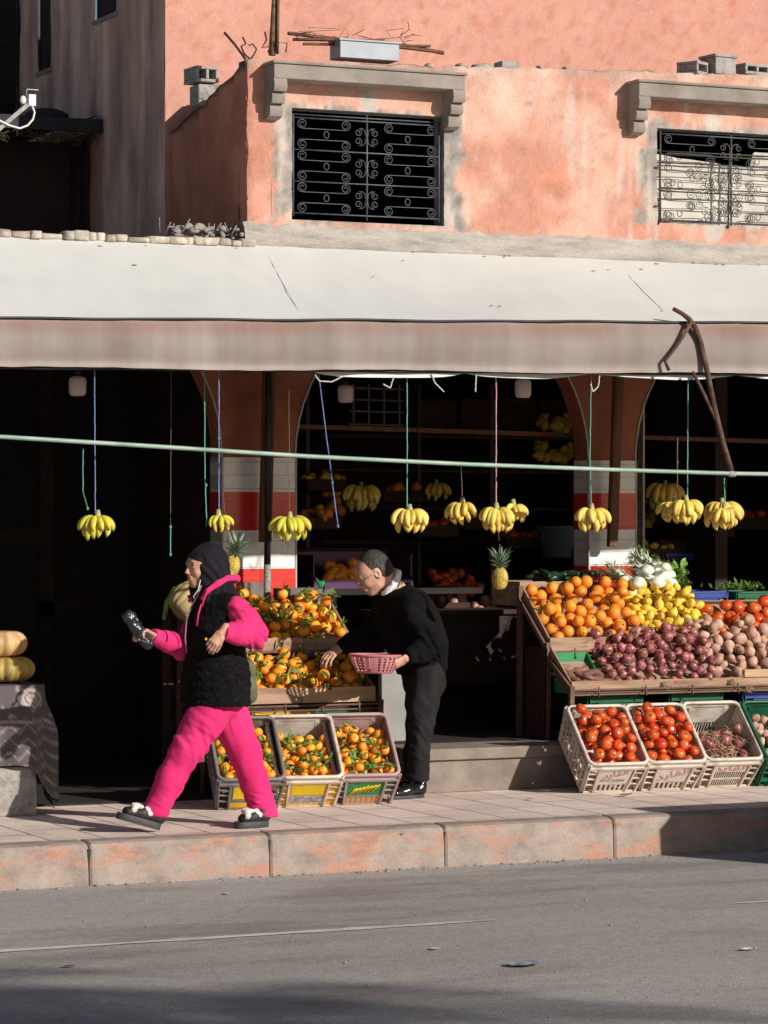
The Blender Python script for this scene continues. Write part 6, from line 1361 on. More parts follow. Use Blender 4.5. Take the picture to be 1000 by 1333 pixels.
def palm(gx, gy, hgt, sd, lb):     # gx,gy: where the middle of its crown shadow falls
    L_ = (hgt + .22) / math.tan(SUN_EL); x, y = gx + SUNAZ.x * L_, gy + SUNAZ.y * L_; t = thing('palm_tree', lb, 'palm', (x, y, -.22), 'street palms across the road'); rg = random.Random(sd)
    b = MB(); b.tube([(x, y, -.3), (x + .05, y, hgt * .5), (x, y, hgt)], [.24, .19, .17], 14); kid(t, obj('trunk', b, MATS['palm_bark'], t)); b = MB()
    for k in range(40):
        a = k * 2.4; up_ = 1.1 - 1.7 * (k / 40); L2 = rg.uniform(1.7, 2.2); P = []; p = Vector((x, y, hgt)); 
        for i in range(14): e = up_ - i * .13; d = Vector((math.cos(a) * math.cos(e), math.sin(a) * math.cos(e), math.sin(e))); P.append(p.copy()); p = p + d * L2 / 14
        b.tube(P, [.018 - .001 * i for i in range(14)], 4)
        for i in range(2, 13):
            for s in (-1, 1):
                for q in (0, .5):
                    c = P[i].lerp(P[i + 1], q) if i < 13 else P[i]; sd_ = Vector((-math.sin(a), math.cos(a), 0)) * s; fw = (P[i] - P[i - 1]).normalized(); tip = c + sd_ * .38 + fw * .22 + Vector((0, 0, -.16)); w = fw * .022
                    b.add([c - w, c + w, tip], [(0, 1, 2)])
    kid(t, obj('crown', b, MATS['leaf_green'], t, fixn=False))
g = gnd(60, 1345, -.22); palm(g.x, g.y - .25, 6.2, 1, 'date palm across the road throwing the shadow at lower left'); g = gnd(430, 1345, -.22); palm(g.x, g.y - .6, 6.6, 2, 'date palm across the road throwing the shadow at the bottom middle')
# ================================================================== PEOPLE
def V3(*a): return np.array(a, dtype=float)
class SDF:
    def __init__(s): s.p = []
    def ell(s, c, r, k=.02, op=0, M=None): s.p.append(('e', np.array(c, float), np.array(r, float), k, op, M)); return s
    def rc(s, a, b, ra, rb, k=.02, op=0, M=None, ax=None, q=1.): s.p.append(('c', np.array(a, float), np.array(b, float), ra, rb, k, op, M, None if ax is None else np.array(ax, float) / np.linalg.norm(ax), q)); return s
    def chain(s, pts, rr, k=.02, **kw):
        for i in range(len(pts) - 1): s.rc(pts[i], pts[i + 1], rr[i], rr[i + 1], k, **kw)
        return s
    def cut(s, c, n, R=.2): s.p.append(('h', np.array(c, float), np.array(n, float) / np.linalg.norm(n), R)); return s
    def bounds(s, q):
        if q[0] == 'e': lo, hi = q[1] - q[2], q[1] + q[2]; M = q[5]; pad = q[3]
        elif q[0] == 'c':
            r = max(q[3], q[4]) * max(1, q[9]); lo = np.minimum(q[1], q[2]) - r; hi = np.maximum(q[1], q[2]) + r; M = q[7]; pad = q[5]
        else: return q[1] - q[3], q[1] + q[3]
        if M is not None:
            cs = np.array([[x, y, z] for x in (lo[0], hi[0]) for y in (lo[1], hi[1]) for z in (lo[2], hi[2])]); Mm = np.array(M); cs = cs @ Mm[:3, :3].T + Mm[:3, 3]; lo, hi = cs.min(0), cs.max(0)
        return lo - pad - .012, hi + pad + .012
    def mesh(s, vx, disp=None):
        B = [s.bounds(q) for q in s.p if q[0] != 'h' and (q[4] if q[0] == 'e' else q[6]) == 0]
        lo = np.min([b[0] for b in B], 0) - vx * 2; hi = np.max([b[1] for b in B], 0) + vx * 2; n = np.ceil((hi - lo) / vx).astype(int) + 1
        D = np.full(n, .05, dtype=np.float32); ax = [lo[i] + vx * np.arange(n[i]) for i in range(3)]
        for q in s.p:
            l, h = s.bounds(q); i0 = np.clip(((l - lo) / vx).astype(int), 0, n); i1 = np.clip(np.ceil((h - lo) / vx).astype(int) + 1, 0, n)
            if (i1 <= i0).any(): continue
            sl = tuple(slice(i0[i], i1[i]) for i in range(3)); X = np.stack(np.meshgrid(*[ax[i][sl[i]] for i in range(3)], indexing='ij'), -1); cur = D[sl]
            if q[0] == 'h':
                pl = ((X - q[1]) @ q[2]); rad = np.linalg.norm(X - q[1], axis=-1); D[sl] = np.where(rad < q[3], np.maximum(cur, pl), cur); continue
            M = q[5] if q[0] == 'e' else q[7]
            if M is not None: Mi = np.array(M.inverted()); X = X @ Mi[:3, :3].T + Mi[:3, 3]
            if q[0] == 'e':
                w = X - q[1]; k0 = np.linalg.norm(w / q[2], axis=-1); k1 = np.linalg.norm(w / q[2] ** 2, axis=-1) + 1e-9; d = k0 * (k0 - 1) / k1; k, op = q[3], q[4]
            else:
                ba = q[2] - q[1]; t = np.clip(((X - q[1]) @ ba) / (ba @ ba + 1e-12), 0, 1); w = X - q[1] - t[..., None] * ba
                if q[8] is not None: c = w @ q[8]; w = w - (c * (1 - 1 / q[9]))[..., None] * q[8]
                d = np.linalg.norm(w, axis=-1) - (q[3] + (q[4] - q[3]) * t); k, op = q[5], q[6]
            d = d.astype(np.float32)
            if op == 0: hh = np.maximum(k - np.abs(cur - d), 0) / k; D[sl] = np.minimum(cur, d) - hh * hh * k / 4
            else: hh = np.maximum(k - np.abs(cur + d), 0) / k; D[sl] = np.maximum(cur, -d) + hh * hh * k / 4
        # surface nets
        ins = D < 0; c = [D[:-1 or None][tuple(slice(o, (None if o else -1)) for o in (0, 0, 0))]]
        co = [(a, b, c_) for a in (0, 1) for b in (0, 1) for c_ in (0, 1)]; S = {o: D[o[0]:n[0] - 1 + o[0], o[1]:n[1] - 1 + o[1], o[2]:n[2] - 1 + o[2]] for o in co}
        cnt = np.zeros(S[(0, 0, 0)].shape, np.int32); acc = np.zeros(cnt.shape + (3,), np.float32)
        for o in co:
            for a in range(3):
                if o[a]: continue
                p = list(o); p[a] = 1; A, Bv = S[o], S[tuple(p)]; m = (A < 0) != (Bv < 0); t = np.where(m, A / np.where(m, A - Bv, 1), 0); base = np.array(o, np.float32)
                acc += m[..., None] * base; acc[..., a] += m * t; cnt += m
        mk = cnt > 0; idx = -np.ones(cnt.shape, np.int64); idx[mk] = np.arange(mk.sum()); ijk = np.argwhere(mk); v = (ijk + acc[mk] / cnt[mk][:, None]) * vx + lo; F_ = []
        for a in range(3):
            b_, c_ = (a + 1) % 3, (a + 2) % 3; A = np.take(ins, range(n[a] - 1), a); Bv = np.take(ins, range(1, n[a]), a); m = A != Bv; E = np.argwhere(m); E = E[(E[:, b_] > 0) & (E[:, c_] > 0) & (E[:, b_] < n[b_] - 1) & (E[:, c_] < n[c_] - 1)]
            q = []
            for (db, dc) in ((0, 0), (1, 0), (1, 1), (0, 1)): e = E.copy(); e[:, b_] -= db; e[:, c_] -= dc; q.append(idx[e[:, 0], e[:, 1], e[:, 2]])
            q = np.stack(q, 1); fl = A[E[:, 0], E[:, 1], E[:, 2]]; q[~fl] = q[~fl][:, ::-1]; F_.append(q)
        f = np.concatenate(F_); f = f[(f >= 0).all(1)]
        if disp is not None:
            fn = np.cross(v[f[:, 2]] - v[f[:, 0]], v[f[:, 3]] - v[f[:, 1]]); N = np.zeros_like(v)
            for k in range(4): np.add.at(N, f[:, k], fn)
            N /= np.linalg.norm(N, axis=1)[:, None] + 1e-9; dd = np.array([disp(p) for p in v]); v = v + N * dd[:, None]
        return v, f
def sobj(name, parts, m, parent, sub=0, smooth=2):
    V = []; Fc = []; o = 0
    for v, f in parts: V += v.tolist(); Fc += (f + o).tolist(); o += len(v)
    me = bpy.data.meshes.new(name)
    if parent: off = parent.matrix_basis.translation; V = [(a - off.x, b - off.y, c - off.z) for a, b, c in V]
    me.from_pydata(V, [], Fc); me.polygons.foreach_set('use_smooth', [True] * len(Fc)); me.update()
    ob = link(name, me, m, parent)
    if smooth: md = ob.modifiers.new('smooth', 'SMOOTH'); md.factor = .5; md.iterations = smooth
    return ob
skin_w = mat('skin_warm', [(.46, .235, .155), (.54, .29, .20), (.58, .32, .235)], scale=14, rough=.5, sss=.15, bump=.1, bscale=300, bdist=.002)
skin_m = mat('skin_fair', [(.52, .28, .20), (.60, .345, .255), (.64, .38, .29)], scale=14, rough=.48, sss=.15, bump=.1, bscale=300, bdist=.002)
skin_d = mat('skin_hand', [(.30, .15, .10), (.40, .21, .145)], scale=20, rough=.5, sss=.1)
mat('lips', [(.30, .09, .075), (.38, .13, .11)], scale=20, rough=.4); mat('eye_dark', [(.012, .008, .006), (.02, .015, .012)], scale=9, rough=.15); mat('eye_white', [(.6, .57, .54), (.7, .68, .66)], scale=9, rough=.2)
mat('black_scarf', [(.008, .006, .010), (.016, .013, .020)], scale=5, rough=.85, bump=.35, bscale=400, bdist=.002, spec=.2)
mat('black_fur', [(.002, .002, .002), (.006, .0055, .006), (.016, .015, .017)], scale=34, stretch=(1, 1, 1.6), rough=.8, bump=1., bscale=170, bdist=.012, spec=.15, fine=.5, finescale=200)
mat('pink_fleece', [(.60, .022, .135), (.68, .032, .165), (.72, .042, .185)], scale=4, rough=.9, bump=.3, bscale=420, bdist=.002, spec=.15, sheen=.05)
mat('pink_shade', [(.55, .018, .13), (.66, .03, .17)], scale=4, rough=.8)
mat('shoe_black', [(.010, .010, .011), (.022, .022, .024)], scale=20, rough=.55, bump=.2, bscale=100); mat('sole_dark', [(.025, .028, .032), (.05, .055, .06)], scale=12, rough=.6)
mat('fluffy_white', [(.58, .54, .50), (.80, .77, .74)], scale=60, rough=.9, bump=1., bscale=150, bdist=.01)
mat('black_bag', [(.006, .007, .010), (.016, .019, .026), (.035, .04, .05)], scale=26, rough=.28, bump=.4, bscale=30, bdist=.008, spec=.5)
mat('black_wool', [(.0035, .0035, .004), (.008, .008, .009)], scale=8, rough=.95, bump=.4, bscale=500, bdist=.002, spec=.12)
mat('dark_trousers', [(.009, .009, .0095), (.021, .020, .021)], scale=6, rough=.85, bump=.3, bscale=300, bdist=.002, spec=.2)
mat('white_shirt', [(.78, .79, .83), (.86, .87, .89)], scale=8, rough=.7); mat('grey_hair', [(.012, .010, .009), (.035, .030, .026), (.10, .09, .082)], scale=26, stretch=(1.5, 6, .8), rough=.75, bump=.5, bscale=90, bstretch=(1, 5, .6), bdist=.003)
mat('polished_black', [(.006, .006, .007), (.012, .012, .013)], scale=9, rough=.14, spec=.7); mat('glasses_metal', [(.30, .26, .22), (.4, .36, .3)], scale=9, rough=.3, metal=.8)
mat('basket_pink', [(.55, .20, .22), (.66, .28, .30)], scale=9, rough=.45, trans=.15)
def head_sdf(S, M, s=1., female=False):
    E = lambda c, r, k=.02, op=0: S.ell([q * s for q in c], [q * s for q in r], k * s, op, M); C_ = lambda a, b, ra, rb, k=.02, op=0: S.rc([q * s for q in a], [q * s for q in b], ra * s, rb * s, k * s, op, M)
    E((-.012, 0, .030), (.098, .076, .098)); E((.030, 0, -.035), (.064, .058, .072), .04); E((.045, 0, .03), (.055, .06, .06), .03)
    E((.074, 0, -.088), (.021, .022, .018), .03); C_((.02, -.045, -.07), (.072, -.012, -.09), .014, .013, .03); C_((.02, .045, -.07), (.072, .012, -.09), .014, .013, .03)
    C_((.094, -.030, .028), (.094, .030, .028), .009, .009, .02); E((.072, -.034, -.022), (.024, .022, .026), .02); E((.072, .034, -.022), (.024, .022, .026), .02)
    for y in (-.031, .031): E((.108, y, .010), (.016, .017, .011), .012, 1); E((.088, y, .010), (.0125, .0145, .0115), .004)
    C_((.099, 0, .016), (.121, 0, -.022), .0065, .0095, .010); E((.112, -.010, -.026), (.009, .007, .007), .008); E((.112, .010, -.026), (.009, .007, .007), .008)
    E((.094, 0, -.052), (.016, .022, .020), .015); C_((.1045, -.014, -.048), (.1045, .014, -.048), .0052, .0052, .006); C_((.102, -.013, -.061), (.102, .013, -.061), .0062, .0062, .006)
    C_((.113, -.018, -.0545), (.113, .018, -.0545), .004 if not female else .007, .004 if not female else .007, .003, 1)
    for y in (-.076, .076):
        E((-.002, y, .0), (.020, .010, .033), .008); E((.004, y * 1.10, .002), (.010, .006, .018), .004, 1)
def face_bits(M, s, parent, skinless=False, browm='eye_dark', brow_r=.0035):
    off = parent.matrix_basis.translation; Mo = Matrix.Translation(-off) @ M @ Matrix.Scale(s, 4)
    for y in (-.031, .031):
        b = MB(); b.ball((.092, y, .010), (.0095, .0125, .0062), 10, 8, 0); b.ball((.0985, y, .010), (.0042, .0050, .0056), 8, 6, 1); b.v = [tuple(Mo @ Vector(v)) for v in b.v]
        obj('eye', b, [MATS['eye_white'], MATS['eye_dark']], parent, world=False)
        b = MB(); b.tube([(.098, y - .017, .017), (.1015, y, .0205), (.097, y + .017, .016)], .0018, 5); b.tube([(.098, y * .45, .027), (.1035, y, .036), (.094, y * 1.62, .030)], [brow_r * .9, brow_r, brow_r * .5], 6, sq=.8); b.v = [tuple(Mo @ Vector(v)) for v in b.v]; obj('eyebrow', b, MATS[browm], parent, world=False)
    b = MB(); b.tube([(.1000, -.020, -.053), (.1085, -.010, -.0475), (.1105, 0, -.0485), (.1085, .010, -.0475), (.1000, .020, -.053)], [.0022, .0042, .0044, .0042, .0022], 6, sq=.8); b.tube([(.0985, -.018, -.056), (.1065, -.008, -.063), (.1085, 0, -.064), (.1065, .008, -.063), (.0985, .018, -.056)], [.002, .0048, .005, .0048, .002], 6, sq=.8); b.v = [tuple(Mo @ Vector(v)) for v in b.v]; obj('lips', b, MATS['lips'], parent, world=False)
def frame(o, fwd, up):
    f = Vector(fwd).normalized(); u = Vector(up); s = u.cross(f).normalized(); u = f.cross(s); return Matrix(((f.x, s.x, u.x, o[0]), (f.y, s.y, u.y, o[1]), (f.z, s.z, u.z, o[2]), (0, 0, 0, 1)))
def hand_sdf(S, wrist, fdir, pnormal, side, curl=(.5, .5, .55, .6), thumb=(.5, .6), s=1., spread=.06, k=.007):
    """hand from the wrist along fdir; pnormal = direction the palm faces; side = +1/-1 which edge carries the thumb"""
    M = frame(wrist, fdir, -Vector(pnormal))          # x along fingers, z = back of hand, y = across
    def P(x, y, z): return [x * s, y * s * side, z * s]
    def C_(a, b, ra, rb, kk=k): S.rc(P(*a), P(*b), ra * s, rb * s, kk, 0, M)
    C_((-.06, 0, 0), (.0, 0, 0), .026, .024, .015)
    S.rc(P(.005, 0, 0), P(.075, .0, .002), .0150 * s, .0155 * s, .012, 0, M, (0, 1, 0), 2.35); 
    Ls = [(.042, .026, .021), (.046, .030, .022), (.043, .028, .021), (.033, .021, .018)]
    for i in range(4):
        y = .030 - .0205 * i; x = .083 - .003 * abs(i - 1) ** 1.5; p = Vector((x, y, .002)); ang = 0; rr = [.0098, .0092, .0084, .0076][0:4]; yaw = (1.5 - i) * spread
        for j in range(3):
            ang += curl[i] * (.9 if j == 0 else 1.1); L_ = Ls[i][j]; d = Vector((math.cos(ang) * math.cos(yaw), math.sin(yaw) * math.cos(ang), -math.sin(ang))); q = p + d * L_
            C_(tuple(p), tuple(q), rr[j] * (.92 if i == 3 else 1), rr[j + 1] * (.92 if i == 3 else 1), .004); p = q
    p = Vector((.022, .028, -.006)); a0, a1 = thumb; d = Vector((math.cos(a0), math.sin(a0), -.35)).normalized(); q = p + d * .042; C_(tuple(p), tuple(q), .0145, .0115, .012); d2 = Vector((math.cos(a0 - a1 * .5), math.sin(a0 - a1 * .5), -.55)).normalized(); r_ = q + d2 * .030; C_(tuple(q), tuple(r_), .0112, .0100, .005); d3 = Vector((math.cos(a0 - a1), math.sin(a0 - a1), -.6)).normalized(); C_(tuple(r_), tuple(r_ + d3 * .024), .0100, .0080, .004)
    return M
def fold(amp, fx, fz, sd=0.):
    def f(p): return amp * (noise.noise(Vector((p[0] * fx + sd, p[1] * fx, p[2] * fz))) + .5 * noise.noise(Vector((p[0] * fx * 2.3, p[1] * fx * 2.3 + sd, p[2] * fz * 2.3))))
    return f
def creases(base, spots):
    """spots: (centre, direction along which ridges follow each other, wavelength, amplitude, radius)"""
    def f(p):
        v = base(p)
        for c, d, wl, am, R in spots:
            dx, dy, dz = p[0] - c[0], p[1] - c[1], p[2] - c[2]; r2 = (dx * dx + dy * dy + dz * dz) / (R * R)
            if r2 < 4: t = (dx * d[0] + dy * d[1] + dz * d[2]) / wl; u_ = (dx * d[2] - dz * d[0]) / wl * .28; g_ = noise.noise(Vector((t * 1.05 + u_, u_ * .9, dy / wl * .25 + am * 900))); v += am * 2.0 * math.exp(-r2 * .7) * (.55 - 2.4 * abs(g_)) * (.6 + .8 * noise.noise(Vector((p[0] * 8, p[1] * 8, p[2] * 8 + 5))))
        return v
    return f
# ------------------------------------------------------------------ woman
wroot = thing('person', 'woman walking left in black headscarf, black fur vest and bright pink tracksuit', 'person', gnd(265, 1078))
def A(px, py, Y): return at(px, py, Y)
H = lambda v: [v.x, v.y, v.z]
WY = .45; fw = Vector((-.985, -.17, 0)).normalized()
Mh = frame(A(266, 739, WY), fw + Vector((0, 0, -.04)), (0, 0, 1))
neck = A(277, 772, WY); chest = A(282, 800, WY); hipc = A(287, 900, WY)
shL, shR = A(309, 792, .27), A(268, 790, .61); elL, wrL = A(332, 828, .20), A(291, 823, .13); elR, wrR = A(238, 843, .56), A(199, 828, .46)
hpL, hpR = A(289, 905, .38), A(290, 905, .53); knL, anL = A(244, 975, .38), A(205, 1054, .42); knR, anR = A(319, 980, .50), A(341, 1054, .43)
S = SDF(); head_sdf(S, Mh, .94, True); S.rc(H(Mh @ Vector((-.02, 0, -.06))), H(neck + Vector((0, 0, -.05))), .05, .055, .03); hd = S.mesh(.0042)
S = SDF(); S.chain([H(neck), H(chest), H(A(284, 850, WY)), H(hipc)], [.06, .10, .10, .12], .06, ax=(0, 1, 0), q=1.3)
S.chain([H(shL), H(elL), H(wrL)], [.035, .032, .024], .02).chain([H(shR), H(elR), H(wrR)], [.045, .035, .024], .03).rc(H(chest), H(shL), .05, .035, .02).rc(H(chest), H(shR), .05, .035, .02)
S.chain([H(hpL), H(knL), H(anL)], [.07, .05, .035], .04).chain([H(hpR), H(knR), H(anR)], [.07, .05, .035], .04).rc(H(hipc), H(hpL), .08, .07, .04).rc(H(hipc), H(hpR), .08, .07, .04); bd = S.mesh(.009)
S = SDF(); hL = A(287, 825, .12); dL = (A(270, 845, .115) - hL).normalized()
hand_sdf(S, hL, dL + Vector((0, 0, -.1)), Vector((.45, .85, -.1)), 1, (.55, .6, .65, .7), (.35, .4), .80, .02); h1 = S.mesh(.0033)
S = SDF(); hR = A(201, 829, .46); dR = (A(180, 818, .44) - hR).normalized()
hand_sdf(S, hR, dR, Vector((-.1, -.25, -1)), -1, (.75, .75, .75, .75), (.9, .9), .92); h2 = S.mesh(.0033)
bodyW = sobj('body', [hd, bd, h1, h2], skin_w, wroot, smooth=1)
face_bits(Mh, .94, wroot)
# hijab
S = SDF(); L = lambda x, y, z: [x, y, z]
S.ell((-.028, 0, .022), (.108, .094, .118), .03, 0, Mh); S.ell((-.02, 0, -.07), (.085, .085, .09), .06, 0, Mh); S.rc((-.05, 0, -.05), (-.12, 0, -.155), .085, .07, .06, 0, Mh, (0, 1, 0), 1.25); S.rc((0, 0, -.11), (-.02, 0, -.19), .075, .085, .04, 0, Mh, (0, 1, 0), 1.2)
S.ell((.105, 0, -.012), (.075, .068, .092), .012, 1, Mh); S.ell((.075, 0, -.05), (.06, .054, .072), .012, 1, Mh)
def scarf(p):
    q = Mh.inverted() @ Vector(p); a = math.atan2(q.z, q.x); r = math.hypot(q.x + .02, q.z); return .0035 * math.sin((q.z * .6 - q.x) * 85 + 6 * noise.noise(Vector(p) * 6)) * (1 if q.z < .08 else .3) + .003 * noise.noise(Vector(p) * 15)
sobj('headscarf', [S.mesh(.0045, scarf)], MATS['black_scarf'], wroot, smooth=1)
S = SDF(); S.ell((.004, 0, .040), (.092, .074, .086), .02, 0, Mh); S.ell((.125, 0, -.02), (.062, .09, .088), .008, 1, Mh); S.ell((0, 0, -.08), (.2, .2, .085), .01, 1, Mh)
sobj('hair', [S.mesh(.004)], MATS['eye_dark'], wroot)

# vest
S = SDF(); ax_ = (-.17, .985, 0)
S.chain([H(A(277, 786, WY)), H(A(278, 815, WY)), H(A(279, 850, WY)), H(A(281, 882, WY)), H(A(280, 914, WY))], [.095, .124, .134, .160, .178], .05, ax=ax_, q=1.28)
S.rc(H(A(300, 790, .32)), H(A(290, 800, .36)), .070, .075, .05); S.rc(H(A(270, 790, .58)), H(A(272, 805, .56)), .07, .07, .05); S.rc(H(A(298, 800, .42)), H(A(298, 860, .44)), .075, .09, .05)
S.cut(H(A(280, 918, WY)), (0, 0, -1), .6); S.ell(H(Mh @ Vector((.0, 0, -.10))), (.075, .085, .05), .02, 1)
S.rc(H(shL + Vector((.02, -.05, -.02))), H(shL + Vector((.0, -.12, -.04))), .06, .07, .02, 1)
def fur(p): return .0045 * noise.noise(Vector(p) * 45) + .006 * noise.noise(Vector((p[0] * 9, p[1] * 9, p[2] * 16))) + .0035 * math.sin(p[2] * 130 + 3 * noise.noise(Vector(p) * 6)) * .6
sobj('fur_vest', [S.mesh(.006, fur)], MATS['black_fur'], wroot, smooth=0)
# sleeves
cuf = (wrL - elL).normalized(); S = SDF(); mid = elL.lerp(wrL, .55)
S.chain([H(shL + Vector((0, .01, -.005))), H(shL.lerp(elL, .5) + Vector((.005, 0, 0))), H(elL)], [.068, .067, .063], .04); S.chain([H(elL), H(mid), H(wrL)], [.063, .058, .043], .04); S.cut(H(wrL + cuf * .004), H(cuf), .09)
f1 = creases(fold(.006, 9, 9), [(elL, (.6, 0, .8), .034, .009, .12), (shL, (.3, 0, -.95), .05, .007, .1), (mid, (.5, 0, .85), .03, .005, .08)])
sobj('sleeve', [S.mesh(.0055, f1)], MATS['pink_fleece'], wroot)
cuR = (wrR - elR).normalized(); S = SDF(); S.chain([H(shR), H(elR), H(elR.lerp(wrR, .5)), H(wrR)], [.070, .058, .052, .040], .04); S.cut(H(wrR + cuR * .004), H(cuR), .08)
sobj('sleeve', [S.mesh(.0055, creases(fold(.006, 9, 9, 4.), [(elR, (.9, 0, .3), .035, .009, .1)]))], MATS['pink_fleece'], wroot)
# trousers
S = SDF()
S.rc(H(A(283, 892, WY)), H(A(284, 915, WY)), .12, .12, .05, ax=(0, 1, 0), q=1.15)
S.chain([H(hpL), H(A(267, 938, .38)), H(knL), H(A(222, 1015, .40)), H(A(202, 1056, .42))], [.100, .102, .085, .073, .074], .05)
S.chain([H(hpR), H(A(304, 945, .50)), H(knR), H(A(331, 1015, .46)), H(A(342, 1060, .43))], [.100, .097, .080, .072, .078], .05)
S.cut(H(A(201, 1063, .42)), (-.10, 0, -.99), .16); S.cut(H(A(342, 1063, .43)), (0, 0, -1), .16)
f2 = creases(fold(.010, 8, 4.5, 2.), [(knL, (.75, 0, .66), .05, .007, .16), (A(262, 945, .3), (.3, 0, .95), .05, .006, .12), (A(335, 1045, .4), (-.2, 0, 1), .032, .009, .10), (A(300, 930, .4), (.8, 0, .6), .06, .006, .12), (A(215, 1035, .4), (.4, 0, 1), .04, .005, .1)])
sobj('trousers', [S.mesh(.0065, f2)], MATS['pink_fleece'], wroot)
# hood, strings
S = SDF(); hp = [(263, 779, .30), (270, 769, .275), (283, 760, .285), (296, 753, .33), (305, 752, .40), (308, 753, .47), (303, 756, .55), (291, 762, .60), (277, 770, .60), (268, 779, .57)]
S.chain([H(A(*q)) for q in hp], [.010, .012, .015, .017, .018, .018, .017, .015, .012, .010], .012)
sobj('hood', [S.mesh(.0055, fold(.004, 14, 14))], MATS['pink_fleece'], wroot)
def wire(nm, pts, r, m): b = MB(); b.tube(pts, r, 6); return obj(nm, b, MATS[m], wroot)
Yd = .245
wire('drawstring', [A(293, 752, .30), A(272, 765, .27), A(266, 778, .262), A(263, 790, .255), A(262, 787, .25), A(258, 800, .252), A(256, 815, .25)], .0055, 'pink_shade')
wire('drawstring', [A(246, 776, .46), A(248, 780, .44), A(247, 783, .43)], .011, 'pink_shade')
wire('zip', [A(262, 762, .33), A(257, 776, .33), A(250, 787, .33), A(243, 805, .38), A(241, 830, .42), A(243, 850, .42)], .0036, 'weld_grey')
wire('earphone_cable', [A(261, 755, .34), A(258, 768, .33), A(252, 776, .34), A(254, 783, .35)], .003, 'white_gloss')
b = MB(); b.ball(A(268, 832, .055), (.008, .006, .008)); obj('ring', b, MATS['yellow_plastic'], wroot)
# shoes
def shoe(anchor, toe, up, sc, parent, mats, plat=.028, nm='shoe', fluffy=True, wid=1.0):
    f = (toe - anchor); M = frame(anchor, f, up); Ls = f.length; t = None; S = SDF()
    S.rc((.02, 0, plat + .028), (Ls * .45, 0, plat + .030), .036, .036, .02, 0, M, (0, 1, 0), 1.0 * wid); S.rc((Ls * .45, 0, plat + .024), (Ls - .045, 0, plat + .014), .037, .030, .03, 0, M, (0, 1, 0), 1.25 * wid)
    S.rc((.0, 0, plat + .03), (.0, 0, plat + .062), .036, .036, .02, 0, M); S.cut(H(M @ Vector((0, 0, plat - .004))), H(-(M.to_3x3() @ Vector((0, 0, 1)))), .4)
    o = sobj(nm, [S.mesh(.0045)], mats[0], parent)
    n = 28; P = []; 
    for i in range(n):
        a = 2 * math.pi * i / n; cx = math.cos(a); P.append((Ls / 2 - .005 + (Ls / 2 + .014) * math.copysign(abs(cx) ** .75, cx), (.042 + .006 * math.sin(max(0, cx) * 2)) * wid * math.copysign(abs(math.sin(a)) ** .75, math.sin(a))))
    b = MB(); vs = [M @ Vector((x, y, 0)) for x, y in P] + [M @ Vector((x * 1.0, y * 1.06, plat * .5)) for x, y in P] + [M @ Vector((x, y, plat + .002)) for x, y in P]
    b.add(vs, [tuple(range(n - 1, -1, -1)), tuple(range(2 * n, 3 * n))] + [(i + q * n, (i + 1) % n + q * n, (i + 1) % n + (q + 1) * n, i + (q + 1) * n) for i in range(n) for q in (0, 1)])
    off = parent.matrix_basis.translation; b.v = [(x - off.x, y - off.y, z - off.z) for x, y, z in b.v]; obj('sole', b, mats[1], o, world=False)
    if fluffy:
        S = SDF(); rg = random.Random(5)
        for k in range(14): S.ell((Ls * (.30 + .42 * rg.random()), rg.uniform(-.03, .03), plat + .062 - .02 * rg.random()), (.018, .014, .013), .012, 0, M)
        for k in range(10): S.ell((Ls * .5 + Ls * .35 * rg.uniform(-1, 1), rg.choice((-1, 1)) * .036, plat + .03 + .012 * rg.random()), (.014, .008, .012), .01, 0, M)
        v, f_ = S.mesh(.005, lambda p: .003 * noise.noise(Vector(p) * 60)); me = bpy.data.meshes.new('m'); me.from_pydata([(a - off.x, b2 - off.y, c - off.z) for a, b2, c in v.tolist()], [], f_.tolist()); me.polygons.foreach_set('use_smooth', [True] * len(f_)); oo_ = link('fluffy_tongue', me, MATS['fluffy_white'], o)
    return o
hL_ = gnd(203, 1083); shoe(hL_ + Vector((0, 0, .012)), A(153, 1066, .40), (-.25, 0, 1), 1, wroot, [MATS['shoe_black'], MATS['sole_dark']], .036)
hR_ = gnd(360, 1080); shoe(Vector((hR_.x, .40, .0)), Vector((A(308, 1077, .37).x, .37, 0.0)), (0, 0, 1), 1, wroot, [MATS['shoe_black'], MATS['sole_dark']], .034)
# shoulder bag at her back
b = MB(); P = [A(313, 838, .50), A(322, 852, .55), A(329, 872, .58), A(332, 900, .58)]; b.tube(P, [.012, .018, .02, .02], 8, sq=.5); Mb = A(331, 903, .60)
S = SDF(); S.rc(H(A(322, 868, .60)), H(A(324, 905, .60)), .045, .05, .03); bag = tag(sobj('shoulder_bag', [S.mesh(.007, fold(.006, 12, 12))], mat('khaki_bag', [(.06, .065, .03), (.16, .16, .09)], scale=9, rough=.7), None), 'small khaki bag hanging at the walking woman\'s back', 'bag')
# packet in her hand
c0, c1 = A(168, 803, .42), A(192, 838, .42); S = SDF(); S.rc(H(c0), H(c1), .034, .034, .02, ax=(0, 1, 0), q=.6); S.ell(H(c0), (.035, .022, .025), .02); S.rc(H(c0 + Vector((-.012, 0, .01))), H(c0 + Vector((.022, 0, .012))), .016, .014, .01)
v, f = S.mesh(.005, lambda p: .006 * noise.noise(Vector(p) * 38) + .004 * noise.noise(Vector(p) * 80)); tag(sobj('wrapped_packet', [(v, f)], MATS['black_bag'], None, smooth=0), 'crumpled shiny black wrapped packet in the walking woman\'s hand', 'packet')
